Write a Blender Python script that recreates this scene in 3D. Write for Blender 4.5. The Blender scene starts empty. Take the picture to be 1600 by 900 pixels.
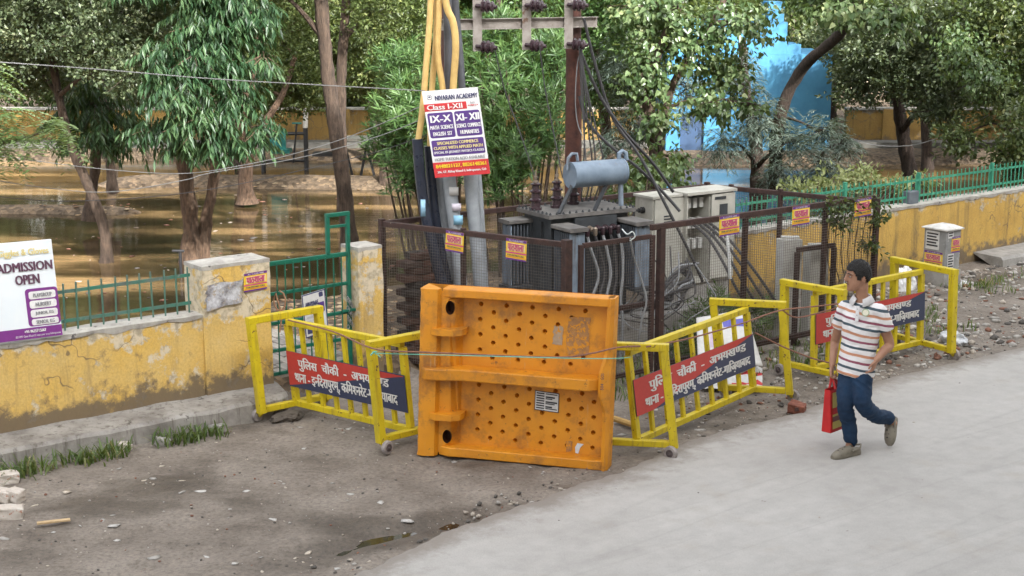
import bpy, bmesh, math, random
import numpy as np
from mathutils import Vector, Matrix, noise

random.seed(7)
SC = bpy.context.scene
COL = SC.collection

# ------------------------------------------------------------------ camera, sky, sun, exposure
CAM_H, FPX = 4.24, 2400.0
PITCH = math.atan(500 / 2400)
cam_data = bpy.data.cameras.new('camera')
cam_data.sensor_width = 36.0
cam_data.lens = 36.0 * FPX / 1600
cam_data.clip_end = 2000
cam = bpy.data.objects.new('camera', cam_data)
cam.location = (0, 0, CAM_H)
cam.rotation_euler = (math.pi / 2 - PITCH, 0, 0)
COL.objects.link(cam)
SC.camera = cam

SUN_EL, SUN_AZ = math.radians(34), math.radians(150)      # azimuth from +Y clockwise: behind the camera, to its right
world = bpy.data.worlds.new('World')
SC.world = world
world.use_nodes = True
wn = world.node_tree
bg = wn.nodes['Background']
sky = wn.nodes.new('ShaderNodeTexSky')
sky.sky_type = 'NISHITA'
sky.sun_disc = False
sky.sun_elevation = SUN_EL
sky.sun_rotation = SUN_AZ
sky.dust_density = 5.0
sky.air_density = .8
hz = wn.nodes.new('ShaderNodeHueSaturation')                     # hazy, whitish sky
hz.inputs['Saturation'].default_value = 0.13
wn.links.new(sky.outputs[0], hz.inputs['Color'])
wn.links.new(hz.outputs[0], bg.inputs[0])
bg.inputs[1].default_value = 0.15
sun_data = bpy.data.lights.new('sun', 'SUN')
sun_data.energy = 2.0
sun_data.angle = math.radians(1.0)
sun_data.color = (1.0, 0.965, 0.91)
sun = bpy.data.objects.new('sun', sun_data)
sd = Vector((math.sin(SUN_AZ) * math.cos(SUN_EL), math.cos(SUN_AZ) * math.cos(SUN_EL), math.sin(SUN_EL)))
sun.rotation_euler = sd.to_track_quat('Z', 'Y').to_euler()
sun.location = (6, -12, 18)
COL.objects.link(sun)
SC.view_settings.view_transform = 'Standard'
SC.view_settings.look = 'None'
SC.view_settings.gamma = 1.0
SC.view_settings.exposure = 2.32
SC.render.engine = 'CYCLES'
SC.cycles.max_bounces = 8
SC.cycles.transparent_max_bounces = 8
SC.cycles.caustics_reflective = False
SC.cycles.caustics_refractive = False

# ------------------------------------------------------------------ layout helpers (pixel of the photograph -> point of the place)
def ray(px, py):
    x = (px - 800) / FPX; y = (450 - py) / FPX
    c, s = math.cos(PITCH), math.sin(PITCH)
    return Vector((x, c + y * s, -s + y * c))
def G(px, py, z=0.0):
    d = ray(px, py); t = (z - CAM_H) / d.z
    return Vector((d.x * t, d.y * t, z))
def at(px, py, Y):
    d = ray(px, py); t = Y / d.y
    return Vector((d.x * t, Y, CAM_H + d.z * t))
WU = Vector((.7799, .6258, 0)); WN = Vector((.6258, -.7799, 0)); W0 = Vector((-4.49, 13.05, 0))
def W(s, t=0.0, z=0.0):
    return W0 + WU * s + WN * t + Vector((0, 0, z))
UP = Vector((0, 0, 1))

# ------------------------------------------------------------------ mesh helpers
class MB:
    """collects shapes for ONE mesh object"""
    def __init__(s):
        s.v = []; s.f = []; s.m = []; s.mi = 0
    def add(s, vs, fs, mi=None):
        o = len(s.v)
        s.v.extend([tuple(p) for p in vs])
        for f in fs:
            s.f.append(tuple(i + o for i in f)); s.m.append(s.mi if mi is None else mi)
        return s
    def box(s, c, ex, ey, ez, mi=None):
        """centre and three half-axis vectors"""
        c = Vector(c); ex = Vector(ex); ey = Vector(ey); ez = Vector(ez)
        vs = [c + ex * a + ey * b + ez * d for d in (-1, 1) for b in (-1, 1) for a in (-1, 1)]
        fs = [(0, 2, 3, 1), (4, 5, 7, 6), (0, 1, 5, 4), (2, 6, 7, 3), (0, 4, 6, 2), (1, 3, 7, 5)]
        return s.add(vs, fs, mi)
    def bar(s, p0, p1, w, h, up=UP, ch=0.0, mi=None):
        """rectangular bar from p0 to p1, w across and h along up; ch = chamfer"""
        p0 = Vector(p0); p1 = Vector(p1); d = (p1 - p0).normalized()
        up = Vector(up)
        if abs(d.dot(up.normalized())) > .98: up = Vector((.7, -.7, 0)) if abs(d.z) > .9 else UP
        a = d.cross(up).normalized(); b = a.cross(d).normalized()
        w *= .5; h *= .5; k = min(ch, w * .8, h * .8)
        if k > 0:
            pr = [(-w + k, -h), (w - k, -h), (w, -h + k), (w, h - k), (w - k, h), (-w + k, h), (-w, h - k), (-w, -h + k)]
        else:
            pr = [(-w, -h), (w, -h), (w, h), (-w, h)]
        n = len(pr)
        vs = [p + a * x + b * y for p in (p0, p1) for x, y in pr]
        fs = [(i, (i + 1) % n, n + (i + 1) % n, n + i) for i in range(n)]
        fs += [tuple(range(n - 1, -1, -1)), tuple(range(n, 2 * n))]
        return s.add(vs, fs, mi)
    def tube(s, path, r, seg=8, caps=True, mi=None):
        path = [Vector(p) for p in path]
        n = len(path)
        rs = r if isinstance(r, (list, tuple)) else [r] * n
        ref = None; vs = []
        for i, p in enumerate(path):
            d = (path[min(i + 1, n - 1)] - path[max(i - 1, 0)])
            d = d.normalized() if d.length > 1e-9 else UP
            if ref is None:
                ref = d.orthogonal().normalized()
            ref = (ref - d * ref.dot(d))
            ref = ref.normalized() if ref.length > 1e-6 else d.orthogonal().normalized()
            b = d.cross(ref)
            for k in range(seg):
                a = 2 * math.pi * k / seg
                vs.append(p + (ref * math.cos(a) + b * math.sin(a)) * rs[i])
        fs = []
        for i in range(n - 1):
            for k in range(seg):
                k2 = (k + 1) % seg
                fs.append((i * seg + k, i * seg + k2, (i + 1) * seg + k2, (i + 1) * seg + k))
        if caps:
            fs.append(tuple(range(seg - 1, -1, -1))); fs.append(tuple((n - 1) * seg + k for k in range(seg)))
        return s.add(vs, fs, mi)
    def lathe(s, p, axis, prof, seg=14, mi=None):
        """prof = [(distance along axis, radius)]"""
        p = Vector(p); axis = Vector(axis).normalized()
        return s.tube([p + axis * d for d, _ in prof], [max(r, 1e-4) for _, r in prof], seg, True, mi) if False else s._lathe(p, axis, prof, seg, mi)
    def _lathe(s, p, axis, prof, seg, mi):
        a = axis.orthogonal().normalized(); b = axis.cross(a)
        vs = [p + axis * d + (a * math.cos(2 * math.pi * k / seg) + b * math.sin(2 * math.pi * k / seg)) * max(r, 1e-4) for d, r in prof for k in range(seg)]
        n = len(prof)
        fs = [(i * seg + k, i * seg + (k + 1) % seg, (i + 1) * seg + (k + 1) % seg, (i + 1) * seg + k) for i in range(n - 1) for k in range(seg)]
        fs += [tuple(range(seg - 1, -1, -1)), tuple((n - 1) * seg + k for k in range(seg))]
        return s.add(vs, fs, mi)
    def prism(s, poly, ext, mi=None):
        """polygon of 3D points, extruded by the vector ext"""
        ext = Vector(ext); n = len(poly)
        vs = [Vector(p) for p in poly] + [Vector(p) + ext for p in poly]
        fs = [tuple(range(n - 1, -1, -1)), tuple(range(n, 2 * n))] + [(i, (i + 1) % n, n + (i + 1) % n, n + i) for i in range(n)]
        return s.add(vs, fs, mi)
    def mesh(s, name, mats):
        me = bpy.data.meshes.new(name)
        me.from_pydata(s.v, [], s.f)
        if not isinstance(mats, (list, tuple)): mats = [mats]
        for m in mats: me.materials.append(m)
        if len(mats) > 1: me.polygons.foreach_set('material_index', s.m)
        me.update()
        return me
    def build(s, name, mats, parent=None, smooth=False, fixn=True):
        me = s.mesh(name, mats)
        if fixn:
            bm = bmesh.new(); bm.from_mesh(me); bmesh.ops.recalc_face_normals(bm, faces=bm.faces); bm.to_mesh(me); bm.free()
        if smooth:
            me.polygons.foreach_set('use_smooth', [True] * len(me.polygons))
            me.set_sharp_from_angle(angle=math.radians(38))
        return link(name, me, parent)

def link(name, me, parent=None, loc=None, rot=None):
    o = bpy.data.objects.new(name, me)
    COL.objects.link(o)
    if loc is not None: o.location = loc
    if rot is not None: o.rotation_euler = rot
    if parent is not None: adopt(o, parent)
    return o
def world_of(o):
    m = Matrix.LocRotScale(o.location, o.rotation_euler, o.scale)
    return world_of(o.parent) @ o.matrix_parent_inverse @ m if o.parent else m
def adopt(o, parent):
    o.parent = parent
    o.matrix_parent_inverse = world_of(parent).inverted()
def tag(o, label=None, cat=None, group=None, kind=None):
    if label: o['label'] = label
    if cat: o['category'] = cat
    if group: o['group'] = group
    if kind: o['kind'] = kind
    return o
def thing(name, label, cat, loc, group=None):
    o = bpy.data.objects.new(name, None)
    o.empty_display_size = .2
    COL.objects.link(o)
    o.location = Vector(loc)
    return tag(o, label, cat, group)

def catmull(P, k=6):
    Q = []
    for i in range(len(P) - 1):
        a = P[max(i - 1, 0)]; b = P[i]; c = P[i + 1]; d = P[min(i + 2, len(P) - 1)]
        for j in range(k):
            t = j / k; Q.append(.5 * ((2 * b) + (c - a) * t + (2 * a - 5 * b + 4 * c - d) * t * t + (3 * b - a - 3 * c + d) * t ** 3))
    Q.append(P[-1]); return Q

# ------------------------------------------------------------------ materials
def _nt(name):
    m = bpy.data.materials.new(name); m.use_nodes = True
    nt = m.node_tree
    return m, nt, nt.nodes, nt.links, nt.nodes['Principled BSDF']
def rgb(c): return (c[0], c[1], c[2], 1)
def _noise(nt, vec, scale, detail=4, rough=.6):
    n = nt.nodes.new('ShaderNodeTexNoise'); n.inputs['Scale'].default_value = scale
    n.inputs['Detail'].default_value = detail; n.inputs['Roughness'].default_value = rough
    nt.links.new(vec, n.inputs['Vector']); return n.outputs['Fac']
def _ramp(nt, fac, stops, interp='LINEAR'):
    r = nt.nodes.new('ShaderNodeValToRGB'); r.color_ramp.interpolation = interp
    el = r.color_ramp.elements
    while len(el) < len(stops): el.new(.5)
    for e, (p, c) in zip(el, stops):
        e.position = p; e.color = rgb(c) if not isinstance(c, (int, float)) else (c, c, c, 1)
    nt.links.new(fac, r.inputs[0]); return r.outputs[0]
def _mix(nt, fac, a, b):
    m = nt.nodes.new('ShaderNodeMix'); m.data_type = 'RGBA'
    for sock, val in ((m.inputs[0], fac), (m.inputs[6], a), (m.inputs[7], b)):
        if hasattr(val, 'is_linked'): nt.links.new(val, sock)
        elif isinstance(val, (int, float)): sock.default_value = val
        else: sock.default_value = rgb(val)
    return m.outputs[2]
def _math(nt, op, a, b=0.0, clamp=False):
    m = nt.nodes.new('ShaderNodeMath'); m.operation = op; m.use_clamp = clamp
    for sock, val in ((m.inputs[0], a), (m.inputs[1], b)):
        if hasattr(val, 'is_linked'): nt.links.new(val, sock)
        else: sock.default_value = val
    return m.outputs[0]
def _coord(nt, scale=(1, 1, 1), kind='Object'):
    t = nt.nodes.new('ShaderNodeTexCoord'); mp = nt.nodes.new('ShaderNodeMapping')
    mp.inputs['Scale'].default_value = scale
    nt.links.new(t.outputs[kind], mp.inputs[0]); return mp.outputs[0]
def _bump(nt, b, h, strength=.3, dist=.01):
    n = nt.nodes.new('ShaderNodeBump'); n.inputs['Strength'].default_value = strength; n.inputs['Distance'].default_value = dist
    nt.links.new(h, n.inputs['Height']); nt.links.new(n.outputs[0], b.inputs['Normal'])

def M(name, c1, c2=None, scale=6, rough=.6, metal=0.0, bump=0.0, bscale=40, chips=None, stain=None, spec=.4, coat=0.0):
    """painted / plain surface: two tones by noise, optional chips (colour, amount, scale) and vertical stains (colour, amount)"""
    m, nt, N, L, b = _nt(name)
    v = _coord(nt)
    c2 = c2 or tuple(x * .75 for x in c1)
    col = _ramp(nt, _noise(nt, v, scale, 5, .65), [(.32, c2), (.62, c1)])
    if stain:
        vs = _coord(nt, (9, 9, .9))
        f = _ramp(nt, _noise(nt, vs, 1.6, 5, .7), [(stain[1], 0.0), (stain[1] + .16, 1.0)])
        col = _mix(nt, f, col, stain[0])
    if chips:
        f = _ramp(nt, _noise(nt, v, chips[2], 6, .7), [(chips[1], 0.0), (chips[1] + .03, 1.0)])
        col = _mix(nt, f, col, chips[0])
    L.new(col, b.inputs['Base Color'])
    b.inputs['Roughness'].default_value = rough; b.inputs['Metallic'].default_value = metal
    b.inputs['Specular IOR Level'].default_value = spec
    if coat: b.inputs['Coat Weight'].default_value = coat
    rr = _ramp(nt, _noise(nt, v, scale * 2.3, 4), [(.3, max(0, rough - .12)), (.7, min(1, rough + .12))])
    L.new(rr, b.inputs['Roughness'])
    if bump: _bump(nt, b, _noise(nt, v, bscale, 6, .65), bump, .01)
    return m
def flat(name, c, rough=.6):
    m, nt, N, L, b = _nt(name)
    v = _coord(nt)
    L.new(_ramp(nt, _noise(nt, v, 30, 4), [(.3, tuple(x * .86 for x in c)), (.7, c)]), b.inputs['Base Color'])
    b.inputs['Roughness'].default_value = rough
    return m
def leafmat(name, dark, mid, light, rough=.38, trans=.3, yellow=None):
    m, nt, N, L, b = _nt(name)
    g = N.new('ShaderNodeNewGeometry')
    stops = [(0, dark), (.45, mid), (.9, light)]
    if yellow: stops.append((.97, yellow))
    v = _coord(nt)
    big = _ramp(nt, _noise(nt, v, .9, 2), [(.35, .0), (.65, .35)])
    fac = _math(nt, 'ADD', _math(nt, 'MULTIPLY', g.outputs['Random Per Island'], .75), big)
    col = _ramp(nt, fac, stops)
    L.new(col, b.inputs['Base Color'])
    b.inputs['Roughness'].default_value = rough
    b.inputs['Specular IOR Level'].default_value = .36
    tr = N.new('ShaderNodeBsdfTranslucent')
    tc = _mix(nt, .5, col, (.35, .45, .05))
    L.new(tc, tr.inputs[0])
    mx = N.new('ShaderNodeMixShader'); mx.inputs[0].default_value = trans
    L.new(b.outputs[0], mx.inputs[1]); L.new(tr.outputs[0], mx.inputs[2])
    L.new(mx.outputs[0], N['Material Output'].inputs[0])
    return m
def wallmat(name, base, base2, peel, grime, peel_amt, streak_amt, z_low, z_high):
    m, nt, N, L, b = _nt(name)
    v = _coord(nt)
    col = _ramp(nt, _noise(nt, v, 2.2, 5, .6), [(.3, base2), (.65, base)])
    fine = _ramp(nt, _noise(nt, v, 45, 4, .7), [(.35, .78), (.6, 1.0)])
    mul = N.new('ShaderNodeMix'); mul.data_type = 'RGBA'; mul.blend_type = 'MULTIPLY'; mul.inputs[0].default_value = .8
    L.new(col, mul.inputs[6]); L.new(fine, mul.inputs[7]); col = mul.outputs[2]
    # rain streaks
    vs = _coord(nt, (3.1, 3.1, .30))
    f = _ramp(nt, _noise(nt, vs, 2.0, 6, .72), [(streak_amt, 0.0), (streak_amt + .16, .62)])
    col = _mix(nt, f, col, grime)
    # flaked paint: more of it towards the worn top edge
    sep = N.new('ShaderNodeSeparateXYZ'); L.new(v, sep.inputs[0])
    zt = N.new('ShaderNodeMapRange'); L.new(sep.outputs[2], zt.inputs[0])
    zt.inputs[1].default_value = z_high - .22; zt.inputs[2].default_value = z_high; zt.inputs[3].default_value = 0; zt.inputs[4].default_value = .15
    n1 = _math(nt, 'ADD', _noise(nt, v, 3.2, 8, .72), zt.outputs[0])
    f = _ramp(nt, n1, [(peel_amt, 0.0), (peel_amt + .05, .92)])
    pc = _ramp(nt, _noise(nt, v, 14, 4), [(.35, tuple(x * .55 for x in peel)), (.55, peel)])
    col = _mix(nt, f, col, pc)
    f2 = _ramp(nt, _noise(nt, v, 6.5, 7, .75), [(.68, 0.0), (.70, 1.0)])
    col = _mix(nt, f2, col, (.12, .10, .10))
    # splash dirt along the foot, ragged
    zb = N.new('ShaderNodeMapRange'); L.new(sep.outputs[2], zb.inputs[0])
    zb.inputs[1].default_value = z_low; zb.inputs[2].default_value = z_low + .36; zb.inputs[3].default_value = .36; zb.inputs[4].default_value = 0
    f3 = _ramp(nt, _math(nt, 'ADD', _noise(nt, v, 4.5, 6, .7), zb.outputs[0]), [(.60, 0.0), (.74, .9)])
    col = _mix(nt, f3, col, (.13, .10, .07))
    # hairline cracks
    vo = N.new('ShaderNodeTexVoronoi'); vo.feature = 'DISTANCE_TO_EDGE'; vo.inputs['Scale'].default_value = 1.6
    wv = N.new('ShaderNodeVectorMath'); wv.operation = 'ADD'; nn = N.new('ShaderNodeTexNoise'); nn.inputs['Scale'].default_value = 5; L.new(v, nn.inputs['Vector'])
    sc = N.new('ShaderNodeVectorMath'); sc.operation = 'SCALE'; sc.inputs[3].default_value = .25; L.new(nn.outputs['Color'], sc.inputs[0]); L.new(v, wv.inputs[0]); L.new(sc.outputs[0], wv.inputs[1]); L.new(wv.outputs[0], vo.inputs['Vector'])
    ck = _math(nt, 'MULTIPLY', _ramp(nt, vo.outputs['Distance'], [(.004, .8), (.010, 0.0)]), _ramp(nt, _noise(nt, v, 1.1, 2), [(.48, 0.0), (.56, 1.0)]))
    col = _mix(nt, ck, col, (.14, .10, .06))
    L.new(col, b.inputs['Base Color'])
    b.inputs['Roughness'].default_value = .85
    h = _math(nt, 'SUBTRACT', _noise(nt, v, 22, 6, .7), _math(nt, 'MULTIPLY', f, .5))
    _bump(nt, b, h, .5, .012)
    return m
# ------------------------------------------------------------------ shared materials
MAT = {}
MAT['wall'] = wallmat('yellow_limewash', (.64, .41, .095), (.63, .45, .17), (.60, .53, .40), (.25, .18, .085), .575, .55, .20, 1.02)
MAT['wall_far'] = wallmat('yellow_limewash_streaked', (.57, .37, .09), (.48, .295, .07), (.42, .38, .30), (.13, .10, .055), .62, .50, .05, 1.0)
MAT['wall_park'] = wallmat('ochre_limewash_dirty_shaded', (.36, .225, .06), (.27, .16, .045), (.30, .26, .20), (.09, .065, .035), .62, .50, .05, 1.0)  # browner with dirt, and darkened in colour for the far bank's shade
MAT['concrete'] = M('grey_concrete', (.34, .33, .31), (.21, .20, .185), 5, .9, bump=.5, bscale=30, chips=((.10, .09, .08), .66, 7))
MAT['plaster_top'] = M('weathered_plaster', (.44, .42, .38), (.26, .245, .22), 7, .9, bump=.5, bscale=35, chips=((.10, .09, .09), .62, 9))
MAT['green'] = M('green_paint', (.009, .13, .082), (.007, .088, .058), 9, .42, chips=((.20, .19, .17), .67, 14))
MAT['green_old'] = M('faded_green_paint', (.03, .17, .12), (.11, .14, .125), 3, .55, chips=((.22, .21, .19), .60, 10))
MAT['green_light'] = M('light_green_paint', (.06, .30, .19), (.04, .22, .14), 6, .5, chips=((.25, .24, .2), .64, 10))
MAT['yellow'] = M('yellow_gloss_paint', (.60, .47, .016), (.48, .37, .013), 7, .42, chips=((.12, .07, .035), .615, 24), stain=((.33, .25, .035), .54), bump=.08, bscale=60)
MAT['rust'] = M('rusty_brown_steel', (.056, .029, .024), (.028, .017, .015), 12, .75, bump=.25, bscale=60, chips=((.16, .13, .11), .66, 18))
MAT['rustpole'] = M('rusty_red_steel', (.115, .047, .034), (.055, .026, .022), 9, .6, bump=.2, bscale=50, chips=((.25, .16, .06), .71, 9))
MAT['wire'] = M('galvanised_wire', (.17, .15, .135), (.10, .08, .07), 15, .6, metal=.3)
MAT['white'] = flat('white_print', (.80, .80, .80))
MAT['rubber'] = flat('black_rubber', (.025, .025, .027), .6)
MAT['steel'] = M('grey_steel', (.33, .33, .33), (.2, .2, .2), 9, .45, metal=.6)
def barkmat(name, c1, c2):
    m, nt, N, L, b = _nt(name)
    v = _coord(nt, (1, 1, .22)); n1 = _noise(nt, v, 26, 7, .75); n2 = _noise(nt, _coord(nt), 3, 4)
    col = _mix(nt, _ramp(nt, n2, [(.35, 0.0), (.65, 1.0)]), _ramp(nt, n1, [(.34, c2), (.60, c1)]), _ramp(nt, n1, [(.34, tuple(x * .6 for x in c2)), (.60, tuple(x * .72 for x in c1))]))
    L.new(col, b.inputs['Base Color']); b.inputs['Roughness'].default_value = .95
    _bump(nt, b, n1, 1.0, .05)
    return m
MAT['bark'] = barkmat('brown_bark', (.125, .085, .06), (.034, .023, .017))
MAT['bark_dark'] = barkmat('dark_bark', (.08, .056, .043), (.022, .016, .013))
MAT['bark_light'] = barkmat('tan_bark', (.20, .125, .08), (.065, .042, .028))

# ------------------------------------------------------------------ road edge, terrain
EDGE_PX = [(560, 900), (640, 862), (700, 833), (775, 806), (850, 782), (880, 770), (1000, 728), (1080, 690), (1160, 668), (1240, 650), (1320, 619), (1400, 590), (1500, 567), (1600, 545)]
edge = [G(px, py, 0).xy for px, py in EDGE_PX]
edge = [Vector((-4.2, 6.2)), Vector((-2.6, 8.3)), Vector((-1.7, 9.4))] + edge + [Vector((8.6, 19.0)), Vector((30, 35.5)), Vector((90, 82))]
def resample(pts, step, amp):
    out = []
    for a, b in zip(pts, pts[1:]):
        n = max(1, int((b - a).length / step)); n = min(n, 60)
        d = (b - a).normalized(); nn = Vector((-d.y, d.x))
        for i in range(n):
            p = a + (b - a) * (i / n)
            k = noise.noise((p.x * 1.6, p.y * 1.6, 3)) * amp + noise.noise((p.x * 6, p.y * 6, 8)) * amp * .6 + noise.noise((p.x * 17, p.y * 17, 1)) * amp * .35
            out.append(p + nn * k)
    out.append(pts[-1]); return out
edge = resample(edge, .05, .05)
ED = np.array([(p.x, p.y) for p in edge])
def road_side(X, Y):
    """signed distance to the road's edge, positive on the road (numpy)"""
    best = np.full(X.shape, 1e9); sgn = np.ones(X.shape)
    P = ED[::6]
    for a, b in zip(P, P[1:]):
        d = b - a; L2 = (d ** 2).sum()
        t = np.clip(((X - a[0]) * d[0] + (Y - a[1]) * d[1]) / L2, 0, 1)
        dx = X - a[0] - t * d[0]; dy = Y - a[1] - t * d[1]
        q = dx * dx + dy * dy
        c = d[1] * (X - a[0]) - d[0] * (Y - a[1])
        m = q < best
        best = np.where(m, q, best); sgn = np.where(m, np.sign(c), sgn)
    return np.sqrt(best) * sgn
_rng = np.random.default_rng(5)
_tab = _rng.random((256, 256))
def vnoise(X, Y, f, o=0.0):
    x = X * f + o * 13.7 + 500; y = Y * f + o * 7.3 + 500
    xi = np.floor(x).astype(int); yi = np.floor(y).astype(int); fx = x - xi; fy = y - yi
    fx = fx * fx * (3 - 2 * fx); fy = fy * fy * (3 - 2 * fy)
    g = lambda a, b: _tab[a % 256, b % 256]
    return (g(xi, yi) * (1 - fx) + g(xi + 1, yi) * fx) * (1 - fy) + (g(xi, yi + 1) * (1 - fx) + g(xi + 1, yi + 1) * fx) * fy - .5
def sstep(a, b, x):
    t = np.clip((x - a) / (b - a), 0, 1); return t * t * (3 - 2 * t)
def height(X, Y):
    rx = X - W0.x; ry = Y - W0.y
    s = rx * WU.x + ry * WU.y; t = rx * WN.x + ry * WN.y
    verge = .028 * vnoise(X, Y, 1.1) + .022 * vnoise(X, Y, 3.7, 1) + .016 * vnoise(X, Y, 9, 2)
    # wheel ruts left by carts, along the road
    q = (X * .62 - Y * .78)
    verge -= .02 * np.exp(-((q + 10.45) / .11) ** 2) * (X < 1.5) + .016 * np.exp(-((q + 9.75) / .08) ** 2) * (X < 0.3)
    # hollow with standing water beside the road
    verge -= .05 * np.exp(-(((X + .95) * .8 + (Y - 11.05) * .6) / .8) ** 2 - (((X + .95) * -.6 + (Y - 11.05) * .8 + .35 * vnoise(X, Y, 1.6, 12)) / .17) ** 2)
    # rubble berm in front of the far stretch of wall
    verge += .09 * sstep(9.5, 11.5, s) * sstep(2.6, 1.2, t) * (1 + .8 * vnoise(X, Y, 2.2, 4))
    rs = road_side(X, Y)
    verge = np.where(rs > .10, -.06, np.minimum(verge, .028 + 0 * X))
    d = -t - .25 + 1.4 * vnoise(X, Y, .45, 3) + .5 * vnoise(X, Y, 1.5, 5)
    park = .17 - .5 * sstep(2.6, 5.2, d) + .03 * vnoise(X, Y, 2.5, 6)
    isl = np.exp(-((Y - 29.6 + .10 * X + 1.0 * vnoise(X, Y, .3, 7)) / .95) ** 2) * sstep(-9.5, -7.5, X) * sstep(1.5, -.5, X)
    isl2 = np.exp(-((Y - 26.9 + .6 * vnoise(X, Y, .4, 8)) / .5) ** 2) * sstep(-5.6, -7.0, X)
    park += .52 * isl + .46 * isl2
    far = sstep(32.6, 34.2, Y + 1.2 * vnoise(X, Y, .35, 9) + .9 * sstep(-3, 3, X) - .9)
    park = np.maximum(park, -.33 + .5 * far)
    k = sstep(.05, -.25, t)
    z = verge * (1 - k) + park * k
    return np.where((Y > 60) | (np.abs(X) > 45), np.minimum(z, .0) * 0 - .02 + .18 * (Y > 60), z)
def axis(segs):
    out = []
    for a, b, st in segs: out += list(np.arange(a, b, st))
    return np.array(out)
xs = axis([(-600, -60, 90), (-60, -14, 2.5), (-14, -5.4, .3), (-5.4, 8.4, .06), (8.4, 16, .3), (16, 60, 2.5), (60, 620, 90)])
ys = axis([(-300, 0, 60), (0, 9.6, .6), (9.6, 22.2, .06), (22.2, 38, .22), (38, 62, 2), (62, 700, 80)])
GX, GY = np.meshgrid(xs, ys)
GZ = height(GX, GY)
nx, ny = len(xs), len(ys)
gv = np.stack([GX.ravel(), GY.ravel(), GZ.ravel()], 1)
ii = (np.arange(ny - 1)[:, None] * nx + np.arange(nx - 1)[None, :]).ravel()
gf = np.stack([ii, ii + 1, ii + nx + 1, ii + nx], 1)
def np_mesh(name, v, f, mats, midx=None, smooth=False):
    me = bpy.data.meshes.new(name)
    k = f.shape[1]
    me.vertices.add(len(v)); me.vertices.foreach_set('co', np.asarray(v, np.float32).ravel())
    me.loops.add(f.size); me.loops.foreach_set('vertex_index', np.asarray(f, np.int32).ravel())
    me.polygons.add(len(f)); me.polygons.foreach_set('loop_start', np.arange(0, f.size, k, dtype=np.int32))
    me.polygons.foreach_set('loop_total', np.full(len(f), k, np.int32))
    for m in (mats if isinstance(mats, (list, tuple)) else [mats]): me.materials.append(m)
    if midx is not None: me.polygons.foreach_set('material_index', np.asarray(midx, np.int32))
    if smooth: me.polygons.foreach_set('use_smooth', np.ones(len(f), bool))
    me.update(calc_edges=True); me.validate()
    return me
def dirtmat():
    m, nt, N, L, b = _nt('trodden_dirt')
    v = _coord(nt)
    base = _ramp(nt, _noise(nt, v, 1.3, 6, .65), [(.30, (.128, .107, .088)), (.48, (.200, .172, .145)), (.7, (.275, .242, .208))])
    fine = _ramp(nt, _noise(nt, v, 28, 6, .75), [(.30, (.52, .50, .48)), (.5, (.96, .96, .96)), (.70, (1.24, 1.21, 1.17))])
    mul = N.new('ShaderNodeMix'); mul.data_type = 'RGBA'; mul.blend_type = 'MULTIPLY'; mul.inputs[0].default_value = 1
    L.new(base, mul.inputs[6]); L.new(fine, mul.inputs[7]); col = mul.outputs[2]
    # pale trodden-in scraps of plaster and paper
    vo = N.new('ShaderNodeTexVoronoi'); vo.inputs['Scale'].default_value = 9; L.new(v, vo.inputs['Vector'])
    sp = _ramp(nt, _math(nt, 'ADD', vo.outputs['Distance'], _math(nt, 'MULTIPLY', _noise(nt, v, 20, 4), .25)), [(.165, 1.0), (.195, 0.0)])
    sp = _math(nt, 'MULTIPLY', sp, _ramp(nt, _noise(nt, v, .8, 3), [(.42, 0.0), (.56, 1.0)]))
    col = _mix(nt, sp, col, (.44, .41, .37))
    # damp ground
    wet = _ramp(nt, _noise(nt, _coord(nt, (.7, 1.1, 1)), .75, 5, .6), [(.52, 0.0), (.62, 1.0)])
    sx = N.new('ShaderNodeSeparateXYZ'); L.new(v, sx.inputs[0])
    pa = _math(nt, 'ADD', _math(nt, 'MULTIPLY', _math(nt, 'ADD', sx.outputs[0], .85), .8), _math(nt, 'MULTIPLY', _math(nt, 'SUBTRACT', sx.outputs[1], 11.1), .6))
    pb = _math(nt, 'ADD', _math(nt, 'MULTIPLY', _math(nt, 'ADD', sx.outputs[0], .85), -.6), _math(nt, 'MULTIPLY', _math(nt, 'SUBTRACT', sx.outputs[1], 11.1), .8))
    pd = _math(nt, 'ADD', _math(nt, 'POWER', _math(nt, 'ABSOLUTE', _math(nt, 'DIVIDE', pa, 1.35)), 2.0), _math(nt, 'POWER', _math(nt, 'ABSOLUTE', _math(nt, 'DIVIDE', pb, .36)), 2.0))
    pw = _ramp(nt, _math(nt, 'ADD', pd, _math(nt, 'MULTIPLY', _math(nt, 'SUBTRACT', _noise(nt, v, 4, 5, .7), .5), 1.5)), [(.30, 1.0), (.95, 0.0)])
    wet = _math(nt, 'MAXIMUM', wet, pw)
    dk = N.new('ShaderNodeMix'); dk.data_type = 'RGBA'; dk.blend_type = 'MULTIPLY'; L.new(wet, dk.inputs[0]); L.new(col, dk.inputs[6]); dk.inputs[7].default_value = (.50, .48, .45, 1)
    L.new(dk.outputs[2], b.inputs['Base Color'])
    L.new(_ramp(nt, wet, [(0, .95), (1, .62)]), b.inputs['Roughness'])
    _bump(nt, b, _noise(nt, v, 34, 7, .75), .7, .014)
    return m
MAT['dirt'] = dirtmat()
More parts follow.
